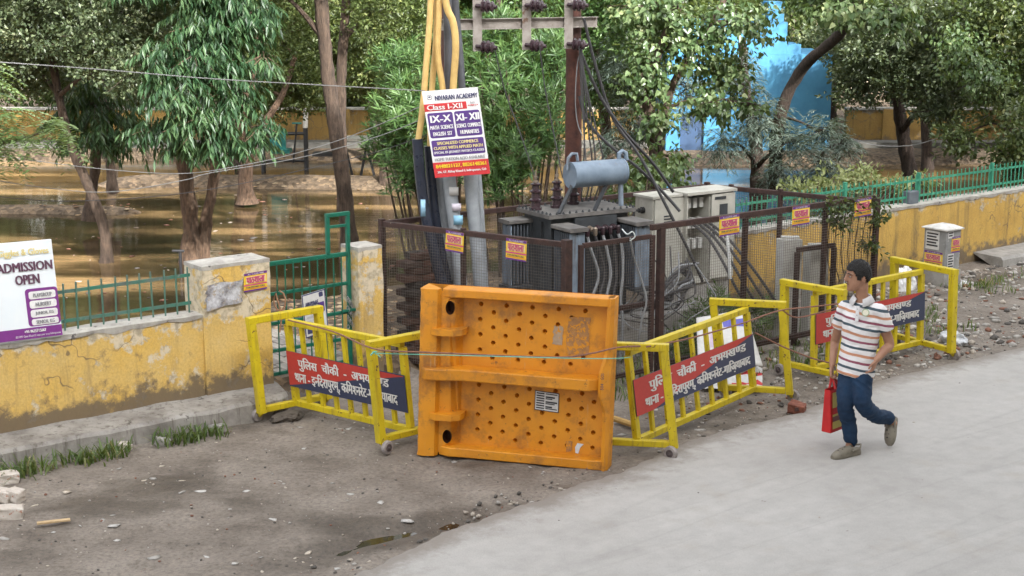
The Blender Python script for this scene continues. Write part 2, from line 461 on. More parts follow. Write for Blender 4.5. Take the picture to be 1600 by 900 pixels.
def soilmat():
    m, nt, N, L, b = _nt('leaf_littered_soil')
    v = _coord(nt)
    base = _ramp(nt, _noise(nt, v, 2.2, 6, .7), [(.3, (.06, .046, .032)), (.55, (.125, .095, .065)), (.7, (.19, .148, .10))])
    vo = N.new('ShaderNodeTexVoronoi'); vo.inputs['Scale'].default_value = 13; L.new(v, vo.inputs['Vector'])
    lf = _ramp(nt, vo.outputs['Color'], [(.2, (.5, .45, .4)), (.6, (1, .95, .9)), (.9, (1.5, 1.35, 1.15))])
    mul = N.new('ShaderNodeMix'); mul.data_type = 'RGBA'; mul.blend_type = 'MULTIPLY'; mul.inputs[0].default_value = 1
    L.new(base, mul.inputs[6]); L.new(lf, mul.inputs[7])
    L.new(mul.outputs[2], b.inputs['Base Color']); b.inputs['Roughness'].default_value = .95
    _bump(nt, b, vo.outputs['Distance'], .8, .03)
    return m
MAT['soil'] = soilmat()
cx = GX[:-1, :-1].ravel(); cy = GY[:-1, :-1].ravel()
tt = (cx - W0.x) * WN.x + (cy - W0.y) * WN.y
ground = link('ground', np_mesh('ground', gv, gf, [MAT['dirt'], MAT['soil']], (tt < -.05).astype(int), True))
tag(ground, kind='structure')

def roadmat():
    m, nt, N, L, b = _nt('pale_concrete_road')
    v = _coord(nt)
    col = _ramp(nt, _noise(nt, v, .5, 6, .6), [(.3, (.375, .362, .342)), (.5, (.425, .412, .392)), (.7, (.455, .443, .424))])
    # long worn streaks in the direction of travel
    t = N.new('ShaderNodeTexCoord'); mp = N.new('ShaderNodeMapping'); mp.inputs['Scale'].default_value = (.22, 3.0, 1); m0 = N.new('ShaderNodeMapping'); m0.inputs['Rotation'].default_value = (0, 0, -math.radians(39))
    L.new(t.outputs['Object'], m0.inputs[0]); L.new(m0.outputs[0], mp.inputs[0])
    st = _ramp(nt, _noise(nt, mp.outputs[0], 1.1, 6, .65), [(.3, .93), (.65, 1.03)])
    gr = _ramp(nt, _noise(nt, v, 90, 5, .8), [(.3, .80), (.65, 1.06)])
    mid = _ramp(nt, _noise(nt, v, 7, 6, .7), [(.3, .90), (.6, 1.03)])
    for k in (st, gr, mid):
        mu = N.new('ShaderNodeMix'); mu.data_type = 'RGBA'; mu.blend_type = 'MULTIPLY'; mu.inputs[0].default_value = 1
        L.new(col, mu.inputs[6]); L.new(k, mu.inputs[7]); col = mu.outputs[2]
    # brownish dust blown in
    f = _ramp(nt, _noise(nt, v, 1.7, 6, .7), [(.56, 0.0), (.75, .55)])
    col = _mix(nt, f, col, (.33, .29, .24))
    sp = _ramp(nt, _noise(nt, v, 16, 3, .5), [(.76, 0.0), (.775, 1.0)])
    col = _mix(nt, sp, col, (.14, .12, .10))
    # faint tyre lines
    ln = _math(nt, 'ABSOLUTE', _math(nt, 'SUBTRACT', _noise(nt, mp.outputs[0], .55, 2, .4), .5))
    tl_ = _ramp(nt, ln, [(0.0, .90), (.008, .95), (.018, 1.0)])
    mu = N.new('ShaderNodeMix'); mu.data_type = 'RGBA'; mu.blend_type = 'MULTIPLY'; mu.inputs[0].default_value = .7
    L.new(col, mu.inputs[6]); L.new(tl_, mu.inputs[7]); col = mu.outputs[2]
    # dirt carried over the edge
    at_ = N.new('ShaderNodeAttribute'); at_.attribute_name = 'dust'
    df = _ramp(nt, _math(nt, 'ADD', _math(nt, 'MULTIPLY', at_.outputs['Fac'], .75), _math(nt, 'MULTIPLY', _math(nt, 'SUBTRACT', _noise(nt, v, 5, 7, .75), .5), 1.1)), [(.25, 0.0), (.62, .85)])
    col = _mix(nt, df, col, (.21, .185, .16))
    L.new(col, b.inputs['Base Color']); b.inputs['Roughness'].default_value = .82
    _bump(nt, b, _noise(nt, v, 120, 5, .7), .25, .006)
    return m
MAT['road'] = roadmat()
mb = MB()
RZ = .034
far_off = Vector((.62, -.785)) * 30
n = len(edge)
vs = []
for p in edge:
    k = .012 * noise.noise((p.x * 9, p.y * 9, 5))
    inn = p + far_off.normalized() * .05
    nv_ = far_off.normalized(); i2 = p + nv_ * .22; i3 = p + nv_ * .65
    vs += [(p.x, p.y, -.04), (p.x, p.y, RZ - .016 + k), (inn.x, inn.y, RZ), (i2.x, i2.y, RZ), (i3.x, i3.y, RZ), (p.x + far_off.x, p.y + far_off.y, RZ)]
fs = []
for i in range(n - 1):
    a = i * 6
    fs += [(a + q, a + 6 + q, a + 7 + q, a + 1 + q) for q in range(5)]
mb.add(vs, fs)
road = tag(mb.build('road', MAT['road']), kind='structure')
da = road.data.attributes.new('dust', 'FLOAT', 'POINT'); da.data.foreach_set('value', np.tile(np.array([1, 1, .9, .5, 0, 0], np.float32), n))

# water standing in the park
def watermat():
    m, nt, N, L, b = _nt('muddy_water')
    v = _coord(nt)
    col = _ramp(nt, _noise(nt, _coord(nt, (.35, 1.5, 1)), .6, 5, .6), [(.40, (.032, .022, .011)), (.52, (.078, .052, .025)), (.62, (.29, .188, .088))])  # bright tan streaks put the sunlit stripes into the water colour
    L.new(col, b.inputs['Base Color'])
    b.inputs['Roughness'].default_value = .06; b.inputs['IOR'].default_value = 1.33; b.inputs['Specular IOR Level'].default_value = .75
    _bump(nt, b, _noise(nt, _coord(nt, (1.0, 2.6, 1)), 2.4, 4, .55), .055, .06)
    return m
MAT['water'] = watermat()
mb = MB()
mb.add([W(-60, -.4, 0), W(60, -.4, 0), (90, 60, 0), (-90, 60, 0)], [(0, 1, 2, 3)])
tag(mb.build('water', MAT['water']), kind='structure')
# puddle in the hollow by the road
def puddlemat():
    m, nt, N, L, b = _nt('puddle_water')
    b.inputs['Base Color'].default_value = (.035, .028, .018, 1); b.inputs['Roughness'].default_value = .06; b.inputs['IOR'].default_value = 1.33
    return m
mb = MB()
c = Vector((-.95, 11.05, -.032)); a = Vector((.8, .6, 0)); b_ = Vector((-.6, .8, 0))
mb.add([c + a * math.cos(k * math.tau / 20) * 1.6 + b_ * math.sin(k * math.tau / 20) * .6 for k in range(20)], [tuple(range(20))])
tag(mb.build('puddle', puddlemat()), kind='structure')

# raised concrete pavement strip along the foot of the left stretch of wall
mb = MB()
N_ = 60
rows = []
for i in range(N_ + 1):
    s = -3.2 + 5.95 * i / N_
    w = .47 + .03 * noise.noise((s * 2, 1, 1)) + .012 * noise.noise((s * 11, 1, 1))
    e = max(0, (s - 2.55) / .2); w *= math.sqrt(max(0.02, 1 - min(1, e) ** 2))
    z = .20 + .012 * noise.noise((s * 3, 5, 1))
    rows.append([W(s, -.05, z + .015), W(s, w * .5, z + .006 * noise.noise((s * 9, 3, 1))), W(s, w - .035, z), W(s, w, z - .03), W(s, w + .015, -.06)])
for r in rows: mb.v += [tuple(p) for p in r]
for i in range(N_):
    for k in range(4): mb.f.append((i * 5 + k, i * 5 + k + 1, i * 5 + 6 + k, i * 5 + 5 + k)); mb.m.append(0)
mb.f.append(tuple(N_ * 5 + k for k in range(5))); mb.m.append(0)
tag(mb.build('pavement', M('stained_pavement', (.31, .295, .27), (.17, .155, .14), 3.5, .92, bump=.7, bscale=24, stain=((.115, .10, .085), .52), chips=((.09, .08, .07), .64, 8)), smooth=False), kind='structure')
# low kerb slab at the foot of the far stretch of wall
mb = MB()
N_ = 40
rows = []
for i in range(N_ + 1):
    s = 14.4 + 16 * i / N_
    w = .50 + .05 * noise.noise((s * 1.3, 9, 1))
    rows.append([W(s, -.05, .18), W(s, w - .03, .165 + .03 * noise.noise((s, 2, 2))), W(s, w, .13), W(s, w + .02, -.06)])
for r in rows: mb.v += [tuple(p) for p in r]
for i in range(N_):
    for k in range(3): mb.f.append((i * 4 + k, i * 4 + k + 1, i * 4 + 5 + k, i * 4 + 4 + k)); mb.m.append(0)
mb.f.append((0, 1, 2, 3)); mb.m.append(0)
tag(mb.build('kerb', MAT['concrete']), kind='structure')

# park path of pavers just inside the gate
path_root = thing('path', None, None, W(3.2, -1.2, .18)); tag(path_root, kind='structure')
bm_ = MB(); bm_.bar((-.11, 0, 0), (.11, 0, 0), .11, .05, ch=.008)
paver_me = [bm_.mesh('paver', M('paver_%d' % k, c, None, 9, .9, bump=.4)) for k, c in enumerate([(.30, .28, .25), (.24, .22, .20), (.36, .33, .29)])]
for i in range(10):
    for j in range(13):
        s = 2.75 + .125 * i + .0; t = -.35 - .235 * j - (.115 if i % 2 else 0)
        p = W(s, t, .19 - .012 * max(0, j - 6) + random.uniform(-.006, .006))
        o = link('paver', random.choice(paver_me), path_root, p, (random.uniform(-.04, .04), random.uniform(-.04, .04), math.atan2(WN.y, WN.x) + random.uniform(-.05, .05)))

# ------------------------------------------------------------------ apartment block added out of view behind the camera, its height set to shade road and yard
blk_root = thing('unseen_shade_block', 'unseen cream apartment block behind the camera, sized to shade the road', 'building', W(6, 18, 0))
BLK_H = 13.1
mb = MB(); mb.box(W(6, 18.9, BLK_H / 2), WU * 36, WN * 5, UP * (BLK_H / 2 + .05)); mb.build('wall', M('cream_render', (.66, .62, .55), (.60, .56, .49), 1.2, .85), blk_root)
mb = MB(); mb.box(W(6, 18.7, BLK_H + .25), WU * 36.2, WN * 5.3, UP * .2); mb.build('parapet', MAT['concrete'], blk_root)
gl_ = flat('block_glass', (.05, .06, .07), .12); fr_m = flat('block_frame', (.35, .33, .30), .6)
m = MB(); m.box((0, 0, 0), WU * .75, WN * .05, UP * .7); wme = m.mesh('window', fr_m); m = MB(); m.box((0, 0, 0), WU * .66, WN * .02, UP * .61); pme = m.mesh('pane', gl_)
for fl in range(4):
    for k in range(16):
        p = W(-26 + 4.2 * k, 13.87, 1.8 + 3.1 * fl); wo = link('window', wme, blk_root, p); link('pane', pme, wo, p - WN * .045)
# ------------------------------------------------------------------ flat print: lettering as thin meshes
_tc = {}
def _font_mesh(s):
    if s in _tc: return _tc[s]
    c = bpy.data.curves.new('text', 'FONT'); c.body = s; c.size = 1; c.resolution_u = 2
    o = bpy.data.objects.new('text', c); COL.objects.link(o)
    me = bpy.data.meshes.new_from_object(o)
    v = np.array([tuple(p.co) for p in me.vertices]) if len(me.vertices) else np.zeros((0, 3))
    f = [tuple(p.vertices) for p in me.polygons]
    bpy.data.objects.remove(o); bpy.data.curves.remove(c); bpy.data.meshes.remove(me)
    par = list(range(len(v)))
    def find(a):
        while par[a] != a: par[a] = par[par[a]]; a = par[a]
        return a
    for t in f:
        for b in t[1:]: par[find(b)] = find(t[0])
    ids = {}
    isl = np.array([ids.setdefault(find(i), len(ids)) for i in range(len(v))]) if len(v) else np.zeros(0, int)
    _tc[s] = (v, f, isl); return _tc[s]
def line_mesh(s):
    """a line of lettering; '~x' is the half form of a Devanagari letter, '|' splits runs"""
    V, F, I = [], [], []; x = 0.0; o = 0; ni = 0
    for run in s.split('|'):
        half = run.startswith('~'); r = run[1:] if half else run
        lead = len(r) - len(r.lstrip(' ')); x += .28 * lead; tail = len(r) - len(r.rstrip(' ')); r = r.strip(' ')
        if not r: continue
        v, f, isl = _font_mesh(r)
        v = v.copy()
        if half:
            xm = v[:, 0].max(); lim = xm - .17
            v[:, 0] = np.minimum(v[:, 0], lim)
        V.append(v + (x, 0, 0)); F += [tuple(i + o for i in t) for t in f]; I.append(isl + ni)
        o += len(v); ni += (isl.max() + 1 if len(isl) else 0); x += v[:, 0].max() + .28 * tail + (.0 if half else .01)
    return np.concatenate(V), F, np.concatenate(I)
def lettering(mb, s, fr, box, mi=0, bold=.0, lift=.0025):
    """fits the line s into box (x0,y0,x1,y1 as shares of the frame, y down) of the frame fr=(O,ex,ey)"""
    O, ex, ey = fr
    nrm = ey.cross(ex).normalized()
    v, f, isl = line_mesh(s)
    mn = v.min(0); mx = v.max(0); sp = np.maximum(mx - mn, 1e-6)
    x0, y0, x1, y1 = box
    for rep in range(3 if bold else 1):
        dx = (0, -bold, bold)[rep]
        P = []
        for p, k in zip(v, isl):
            a = x0 + (x1 - x0) * (p[0] - mn[0]) / sp[0] + dx; b = y1 - (y1 - y0) * (p[1] - mn[1]) / sp[1]
            P.append(O + ex * a + ey * b + nrm * (lift + .00035 * (k % 4) + .0015 * rep))
        mb.add(P, f, mi)
def block(mb, fr, box, mi=0, lift=.0015, r=0.0):
    O, ex, ey = fr; nrm = ey.cross(ex).normalized()
    x0, y0, x1, y1 = box
    if r:
        rx = r / ex.length; ry = r / ey.length; pts = []
        for cx_, cy_, a0 in ((x1 - rx, y0 + ry, -90), (x1 - rx, y1 - ry, 0), (x0 + rx, y1 - ry, 90), (x0 + rx, y0 + ry, 180)):
            for k in range(5):
                a = math.radians(a0 + 22.5 * k); pts.append((cx_ + rx * math.cos(a), cy_ + ry * math.sin(a)))
    else: pts = [(x0, y0), (x1, y0), (x1, y1), (x0, y1)]
    mb.add([O + ex * a + ey * b + nrm * lift for a, b in pts], [tuple(range(len(pts)))], mi)
def frame_of(TL, TR, BL):
    TL = Vector(TL); return (TL, Vector(TR) - TL, Vector(BL) - TL)
def poster(name, label, cat, fr, base, blocks, texts, group=None, thick=.004, rim=None):
    O, ex, ey = fr; nrm = ey.cross(ex).normalized()
    t = thing(name, label, cat, O + ex * .5 + ey, group)
    mb = MB(); mb.box(O + ex * .5 + ey * .5 - nrm * thick * .5, ex * .5, ey * .5, nrm * thick * .5)
    mb.build('panel', base, t)
    if rim:
        mb = MB()
        for a, b in ((O, O + ex), (O + ex, O + ex + ey), (O + ex + ey, O + ey), (O + ey, O)): mb.bar(a - nrm * thick, b - nrm * thick, .012, .014, up=nrm)
        mb.build('rim', rim, t)
    if blocks:
        ms = []; mb = MB()
        for i, (bx, m, r) in enumerate(blocks):
            if m not in ms: ms.append(m)
            block(mb, fr, bx, ms.index(m), .0015 + .0006 * i, r)
        mb.build('printed_field', ms, t, fixn=False)
    if texts:
        ms = []; mb = MB()
        top = .0015 + .0006 * len(blocks) + .001
        for s, bx, m, bold in texts:
            if m not in ms: ms.append(m)
            lettering(mb, s, fr, bx, ms.index(m), bold, top)
        mb.build('lettering', ms, t, fixn=False)['kind'] = 'stuff'
    return t
INK = dict(purple=flat('purple_print', (.13, .035, .22)), navy=flat('navy_print', (.045, .05, .13)), red=flat('red_print', (.55, .03, .035)),
           yellow=flat('yellow_print', (.80, .55, .03)), violet=flat('violet_print', (.085, .035, .21)), white=MAT['white'], black=flat('black_print', (.03, .03, .035)),
           pink=flat('pink_print', (.55, .06, .20)), brown=flat('brown_print', (.13, .06, .10)), cream=flat('cream_print', (.80, .68, .30)), sky=flat('pale_blue_print', (.62, .72, .80)),
           blue=flat('blue_print', (.03, .05, .35)), grey=flat('grey_print', (.30, .30, .32)), orange=flat('orange_print', (.75, .28, .03)), paper=flat('white_paper', (.62, .62, .61)))

def onplane(px, py, P, n):
    d = ray(px, py); o = Vector((0, 0, CAM_H)); k = (Vector(P) - o).dot(n) / d.dot(n)
    return o + d * k
def onwall(px, py, t=0.0): return onplane(px, py, W(0, t, 1), WN)

# ------------------------------------------------------------------ boundary walls
def wall_run(name, label, s0, s1, zlow, ztop, thick, mat, topmat, step=.09):
    root = thing(name, label, 'wall', W((s0 + s1) / 2, -thick / 2, 0))
    n = max(8, int((s1 - s0) / step)); mb = MB(); tp = MB()
    nz = 10
    for i in range(n + 1):
        s = s0 + (s1 - s0) * i / n
        zt = ztop + .012 * noise.noise((s * 1.4, 2, 0)) + .012 * noise.noise((s * 9, 4, 0))
        for k in range(nz + 1):
            z = zlow + (zt - zlow) * k / nz
            mb.v.append(tuple(W(s, .010 * noise.noise((s * 1.3, z * 2, 7)) + .006 * noise.noise((s * 6, z * 6, 7)), z)))
        mb.v.append(tuple(W(s, -thick, zt))); mb.v.append(tuple(W(s, -thick, zlow)))
        a = .008 + .012 * noise.noise((s * 7, 9, 0)); drop = max(.012, .03 + .05 * noise.noise((s * 4.1, 1, 3)) + .03 * noise.noise((s * 15, 1, 3)))
        tp.v += [tuple(W(s, .006 + a * .4, zt - drop)), tuple(W(s, .012 + a * .3, zt + .012)), tuple(W(s, -thick * .5, zt + .025 + .01 * noise.noise((s * 8, 1, 1)))), tuple(W(s, -thick - .01, zt + .012)), tuple(W(s, -thick - .008, zt - .03))]
    r = nz + 3
    for i in range(n):
        for k in range(r - 1): mb.f.append((i * r + k, (i + 1) * r + k, (i + 1) * r + k + 1, i * r + k + 1)); mb.m.append(0)
        for k in range(4): tp.f.append((i * 5 + k, (i + 1) * 5 + k, (i + 1) * 5 + k + 1, i * 5 + k + 1)); tp.m.append(0)
    for e in (0, n):
        mb.f.append(tuple(e * r + k for k in range(r))); mb.m.append(0)
        tp.f.append(tuple(e * 5 + k for k in range(5))); tp.m.append(0)
    mb.build('wall_face', mat, root, True); tp.build('coping', topmat, root)
    return root
wall_run('boundary_wall', 'peeling yellow park wall under the admission board, with pavement at its foot', -7.0, 1.97, -.05, 1.0, .25, MAT['wall'], MAT['plaster_top'])
wall_run('boundary_wall', 'streaked yellow park wall behind the grey cabinet, running off beyond the yard', 9.25, 30.0, -.05, 1.0, .25, MAT['wall_far'], MAT['plaster_top'])

def railing(name, label, s0, s1, sp, mat, zt, posts):
    root = thing(name, label, 'railing', W((s0 + s1) / 2, -.12, 1.0), None)
    t = -.12
    for z in (zt - .07, 1.11):
        m = MB(); m.bar(W(s0, t, z), W(s1, t, z), .008, .032); m.build('rail', mat, root)
    m = MB(); m.bar((0, 0, 0), (0, 0, zt - .99), .013, .013)
    me = m.mesh('bar', mat)
    n = int((s1 - s0) / sp); ang = math.atan2(WU.y, WU.x)
    for i in range(n + 1):
        link('bar', me, root, W(s0 + sp * (i + .5) * .999, t + .011, 1.0), (random.gauss(0, .012), random.gauss(0, .012), ang))
    for s in posts:
        m = MB(); m.bar(W(s, t - .03, .95), W(s, t - .03, zt + .03), .05, .05, up=WN, ch=.004); m.build('post', mat, root, fixn=True)
    return root
railing('railing', 'worn green railing on the wall between admission board and gate pillar', -3.0, 1.92, .124, MAT['green_old'], 1.45, (-1.5,))
railing('railing', 'light green railing along the top of the far streaked wall', 9.3, 22.0, .096, MAT['green_light'], 1.40, (9.4, 11.6, 13.2, 14.95, 17.2, 19.6))

def pillar(label, s0, s1, t0, t1, zt, seedv, lean=0.0):
    root = thing('gate_pillar', label, 'pillar', W((s0 + s1) / 2, (t0 + t1) / 2, 0))
    mb = MB(); nz = 22; na = 9; ring = []
    def rag(p, z): return Vector((noise.noise((p.x * 3 + seedv, p.y * 3, z * 3)), noise.noise((p.x * 3, p.y * 3 + seedv, z * 3 + 9)), 0)) * .012 + Vector((noise.noise((p.x * 14 + seedv, p.y * 14, z * 14)), 0, 0)) * .004
    for k in range(nz + 1):
        z = -.05 + (zt + .05) * k / nz
        pts = []
        co = [(s0, t1), (s1, t1), (s1, t0), (s0, t0)]
        for (a, b), (c, d) in zip(co, co[1:] + co[:1]):
            for j in range(na):
                q = j / na
                p = W(a + (c - a) * q, b + (d - b) * q, z)
                pts.append(p + rag(p, z) + WU * lean * z)
        ring.append(pts)
    m = 4 * na
    for r in ring: mb.v += [tuple(p) for p in r]
    for k in range(nz):
        for j in range(m): mb.f.append((k * m + j, k * m + (j + 1) % m, (k + 1) * m + (j + 1) % m, (k + 1) * m + j)); mb.m.append(0)
    mb.build('shaft', MAT['wall'], root, True)
    tp = MB()
    c = sum(ring[-1], Vector()) / m
    top = [c + (p - c) * 1.012 for p in ring[-1]]
    tp.v += [tuple(p - UP * (.02 + .03 * abs(noise.noise((p.x * 8, p.y * 8, 1))))) for p in top] + [tuple(p + UP * .012) for p in top] + [tuple(c + UP * .03)]
    for j in range(m):
        tp.f.append((j, (j + 1) % m, m + (j + 1) % m, m + j)); tp.f.append((m + j, m + (j + 1) % m, 2 * m)); tp.m += [0, 0]
    tp.build('cap', MAT['plaster_top'], root)
    return root
pillar('broad yellow gate pillar with a scraped patch and a yellow sticker', 1.972, 2.70, -.34, .03, 1.46, 3)
pillar('narrow cream gate pillar beside the rusty yard fence', 3.73, 4.03, -.30, .02, 1.44, 8)
# scraped remains of a bill on the broad pillar
m_scrape = M('scraped_bill', (.56, .57, .60), (.12, .11, .12), 9, .8, bump=.4, chips=((.35, .30, .24), .56, 11))
mb = MB(); f0 = onwall(322, 445, .05); f1 = onwall(378, 438, .05); f2 = onwall(378, 472, .05); f3 = onwall(322, 486, .05)
pts = []
for a, b in ((f0, f1), (f1, f2), (f2, f3), (f3, f0)):
    for k in range(7):
        p = a.lerp(b, k / 7); pts.append(p + Vector((random.uniform(-.012, .012), 0, random.uniform(-.012, .012))))
mb.prism(pts, WN * .003)
tag(mb.build('bill_remnant', m_scrape), 'scraped grey remains of a bill on the broad gate pillar', 'poster')

# ------------------------------------------------------------------ park gate
gr = thing('park_gate', 'green barred park gate with a raised latch loop, between two yellow pillars', 'gate', W(3.2, -.1, .2))
def gbar(name, a, b, w=.04, h=.04, up=UP): m = MB(); m.bar(a, b, w, h, up=up, ch=.004); return m.build(name, MAT['green'], gr)
GT = -.10
gbar('stile', W(2.745, GT, .22), W(2.745, GT, 1.40), up=WN); gbar('stile', W(3.69, GT, .22), W(3.69, GT, 1.78), up=WN)
for z in (1.385, 1.08, .78, .50, .26): gbar('rail', W(2.766, GT, z), W(3.669, GT, z - .002), .03, .045 if z > 1.3 else .034)
gbar('loop_upright', W(3.45, GT, 1.409), W(3.45, GT, 1.78), up=WN); gbar('loop_bar', W(3.43, GT, 1.80), W(3.71, GT, 1.80)); gbar('loop_bar', W(3.471, GT, 1.68), W(3.669, GT, 1.68), .02, .03)
gbar('bolt', W(3.58, GT + .04, .80), W(3.80, GT + .04, .80), .03, .03)
m = MB(); m.tube([(0, 0, 0), (0, 0, 1.13)], .0075, 6); gme = m.mesh('bar', MAT['green'])
for i in range(9): link('bar', gme, gr, W(2.84 + i * .094, GT + .022, .25))
ch = MB()                                                       # chain wound round the bolt
for k in range(16):
    c = W(3.64 + .012 * (k % 5), GT + .05, .93 - .02 * k); a = WU if k % 2 else WN
    ch.tube([c + a * .016 * math.cos(q * math.tau / 8) + UP * .022 * math.sin(q * math.tau / 8) for q in range(9)], .0045, 5, False)
ch.build('chain', MAT['steel'], gr)
fr = frame_of(onwall(471, 462, -.06), onwall(507, 451, -.06), onwall(478, 529, -.06))
poster('gate_poster', 'white printed poster hanging on the green park gate', 'poster', fr, MAT['white'],
       [((.0, .0, 1, 1), INK['navy'], 0), ((.04, .03, .96, .97), INK['paper'], 0), ((.10, .33, .62, .39), INK['navy'], 0), ((.72, .04, .9, .15), INK['navy'], .01), ((.66, .27, .92, .50), INK['violet'], .01), ((.10, .80, .5, .92), INK['navy'], 0), ((.55, .56, .9, .78), INK['sky'], 0)],
       [('ABHYAAS', (.10, .19, .66, .30), INK['navy'], .012), ('COACHING CLASSES', (.12, .43, .6, .47), INK['grey'], 0), ('ADMISSION OPEN', (.12, .52, .5, .57), INK['grey'], 0), ('CLASS VI TO XII', (.12, .62, .5, .67), INK['grey'], 0)], thick=.005)
# twine knotted to the gate
tw = MB(); P0 = onwall(437, 470, -.03)
tw.tube([P0 + Vector((.06 * math.sin(k * .7) * (1 if k < 9 else .2), 0, .10 * math.cos(k * .7) if k < 9 else -.04 * (k - 7))) for k in range(16)], .009, 6)
tag(tw.build('twine', M('jute_twine', (.36, .20, .12), None, 20, .9), smooth=True), 'loop of brown twine knotted on the green gate', 'rope')

# ------------------------------------------------------------------ admission board on the wall
fr = frame_of(onwall(-24, 383, .04), onwall(80, 374, .04), onwall(-4, 536, .04))
pu = flat('purple_field', (.20, .035, .24))
board_face = M('pale_blue_board', (.78, .83, .86), (.70, .78, .84), 1.5, .45)
bw = thing
bt = poster('admission_board', 'white and purple admission board leaning on the peeling yellow wall', 'sign', fr, board_face,
       [((.50, .485, 1, .875), pu, .03), ((.0, .885, 1, 1), pu, 0), ((.55, .515, .965, .595), INK['white'], .02), ((.55, .610, .965, .69), INK['white'], .02), ((.55, .705, .965, .785), INK['white'], .02), ((.55, .80, .965, .865), INK['white'], .02)],
       [('Giggles & Gloves', (.16, .07, .93, .155), INK['cream'], .004), ('ADMISSION', (.12, .205, .96, .30), INK['brown'], .008), ('OPEN', (.38, .335, .74, .435), INK['brown'], .008),
        ('PLAYGROUP', (.62, .535, .90, .575), INK['grey'], .003), ('NURSERY', (.64, .63, .88, .67), INK['grey'], .003), ('JUNIOR. KG', (.62, .725, .90, .765), INK['grey'], .003), ('SENIOR. KG', (.62, .815, .90, .852), INK['grey'], .003),
        ('+91-9625715667', (.42, .905, .75, .935), INK['white'], .003), ('83/1091 Gyan Khand 2 near your area Indirapuram', (.28, .955, .97, .985), INK['white'], 0)], thick=.018)

# small yellow stickers
def sticker(label, fr, group='yellow stickers on the yard fence'):
    return poster('yellow_sticker', label, 'sticker', fr, INK['yellow'],
                  [((0, 0, 1, .14), INK['purple'], 0), ((0, .92, 1, 1), INK['purple'], 0), ((.0, .62, 1, .69), INK['pink'], 0), ((.0, .84, 1, .88), INK['orange'], 0), ((.08, .20, .94, .57), INK['cream'], 0)],
                  [('पाठशाला', (.10, .22, .88, .56), INK['pink'], .012), ('ALL CLASSES HERE', (.15, .04, .85, .11), INK['white'], 0), ('FOR DETAILS CALL', (.1, .73, .9, .81), INK['navy'], .004)], group, .002)
def tilt_frame(TL, wdir, w, h, roll=0.0):
    wdir = wdir.normalized(); a = wdir * math.cos(roll) - UP * math.sin(roll); d = -UP * math.cos(roll) - wdir * math.sin(roll)
    return (Vector(TL), a * w, d * h)
sticker('yellow sticker on the broad gate pillar', frame_of(onwall(381, 428, .045), onwall(417, 422, .045), onwall(381, 457, .045)), None)
# ------------------------------------------------------------------ transformer yard: fence
YA = Vector((-1.39, 16.19, 0)); YB = Vector((.54, 14.90, 0)); YC = Vector((4.25, 17.71, 0)); YD = Vector((2.44, 19.07, 0))
YH = 1.60
yf = thing('yard_fence', 'rusty brown angle-iron fence with wire mesh round the transformer', 'fence', (YA + YB + YC + YD) / 4)
def fbar(name, a, b, w=.05, h=.05, up=UP, mat='rust'): m = MB(); m.bar(a, b, w, h, up=up, ch=.003); return m.build(name, MAT[mat], yf)
def V3(p, z): return Vector((p.x, p.y, z))
for p, w in ((YA, .06), (YB, .085), (YC, .06), (YD, .06), (YA.lerp(YB, .46), .045), (YB.lerp(YC, .27), .07), (YB.lerp(YC, .535), .05), (YB.lerp(YC, .81), .05), (YA.lerp(YD, .5), .05), (YD.lerp(YC, .45), .05), (YD.lerp(YC, .15), .05)):
    fbar('post', V3(p, -.05), V3(p, YH + .02), w, w, up=(YC - YB))
def seg(a, b, z, q0=0.0, q1=1.0, w=.05, h=.055, name='rail'):
    fbar(name, V3(a.lerp(b, q0), z), V3(a.lerp(b, q1), z), w, h)
seg(YA, YB, YH - .03, .015, .985); seg(YA, YB, .12, .015, .985); seg(YA, YD, YH - .03, .01, .99); seg(YD, YC, YH - .03, .015, .985); seg(YD, YC, .12, .015, .985)
seg(YB, YC, YH + .03, .24, .99, .05, .06); seg(YB, YC, .16, .28, .99); seg(YA, YD, .12, .01, .99, )
# the lower door leaf next to the corner
off = (YC - YB).normalized().cross(UP) * .05
for q in (.03, .235): fbar('door_stile', V3(YB.lerp(YC, q), .12) + off, V3(YB.lerp(YC, q), YH - .04) + off, .05, .04, up=off)
for z in (YH - .05, .85, .14): fbar('door_rail', V3(YB.lerp(YC, .036), z) + off, V3(YB.lerp(YC, .229), z) + off, .035, .05)
def mesh_panel(a, b, z0, z1, o=Vector(), cell=.03, r=.0019, sag=.012):
    mb = MB(); L = (b - a).length; n = int(L / cell); d = (b - a).normalized(); nr = d.cross(UP)
    def wob(x, z): return nr * sag * noise.noise((x * 1.7 + a.x * 9, z * 1.9, 4)) + d * .006 * noise.noise((x * 3, z * 3 + a.y * 5, 8)) + o
    zs = [z0 + (z1 - z0) * k / 9 for k in range(10)]
    for i in range(n + 1):
        x = i * cell
        mb.tube([a + d * x + UP * z + wob(x, z) for z in zs], r, 3, False)
    xs_ = [L * k / max(6, int(L * 5)) for k in range(max(6, int(L * 5)) + 1)]
    for j in range(int((z1 - z0) / cell) + 1):
        z = z0 + j * cell
        mb.tube([a + d * x + UP * z + wob(x, z) + nr * .003 for x in xs_], r, 3, False)
    ob = mb.build('wire_mesh', MAT['wire'], yf, fixn=False); ob['kind'] = 'stuff'
mesh_panel(YA, YB, .1, YH - .05, (YB - YA).normalized().cross(UP) * .03)
mesh_panel(YB.lerp(YC, .04), YB.lerp(YC, .23), .14, YH - .06, off * 1.5)
mesh_panel(YB.lerp(YC, .28), YC, .16, YH + .01, off * .6)
mesh_panel(YD, YC, .12, YH - .05)
mesh_panel(YA, YD, .12, YH - .05)

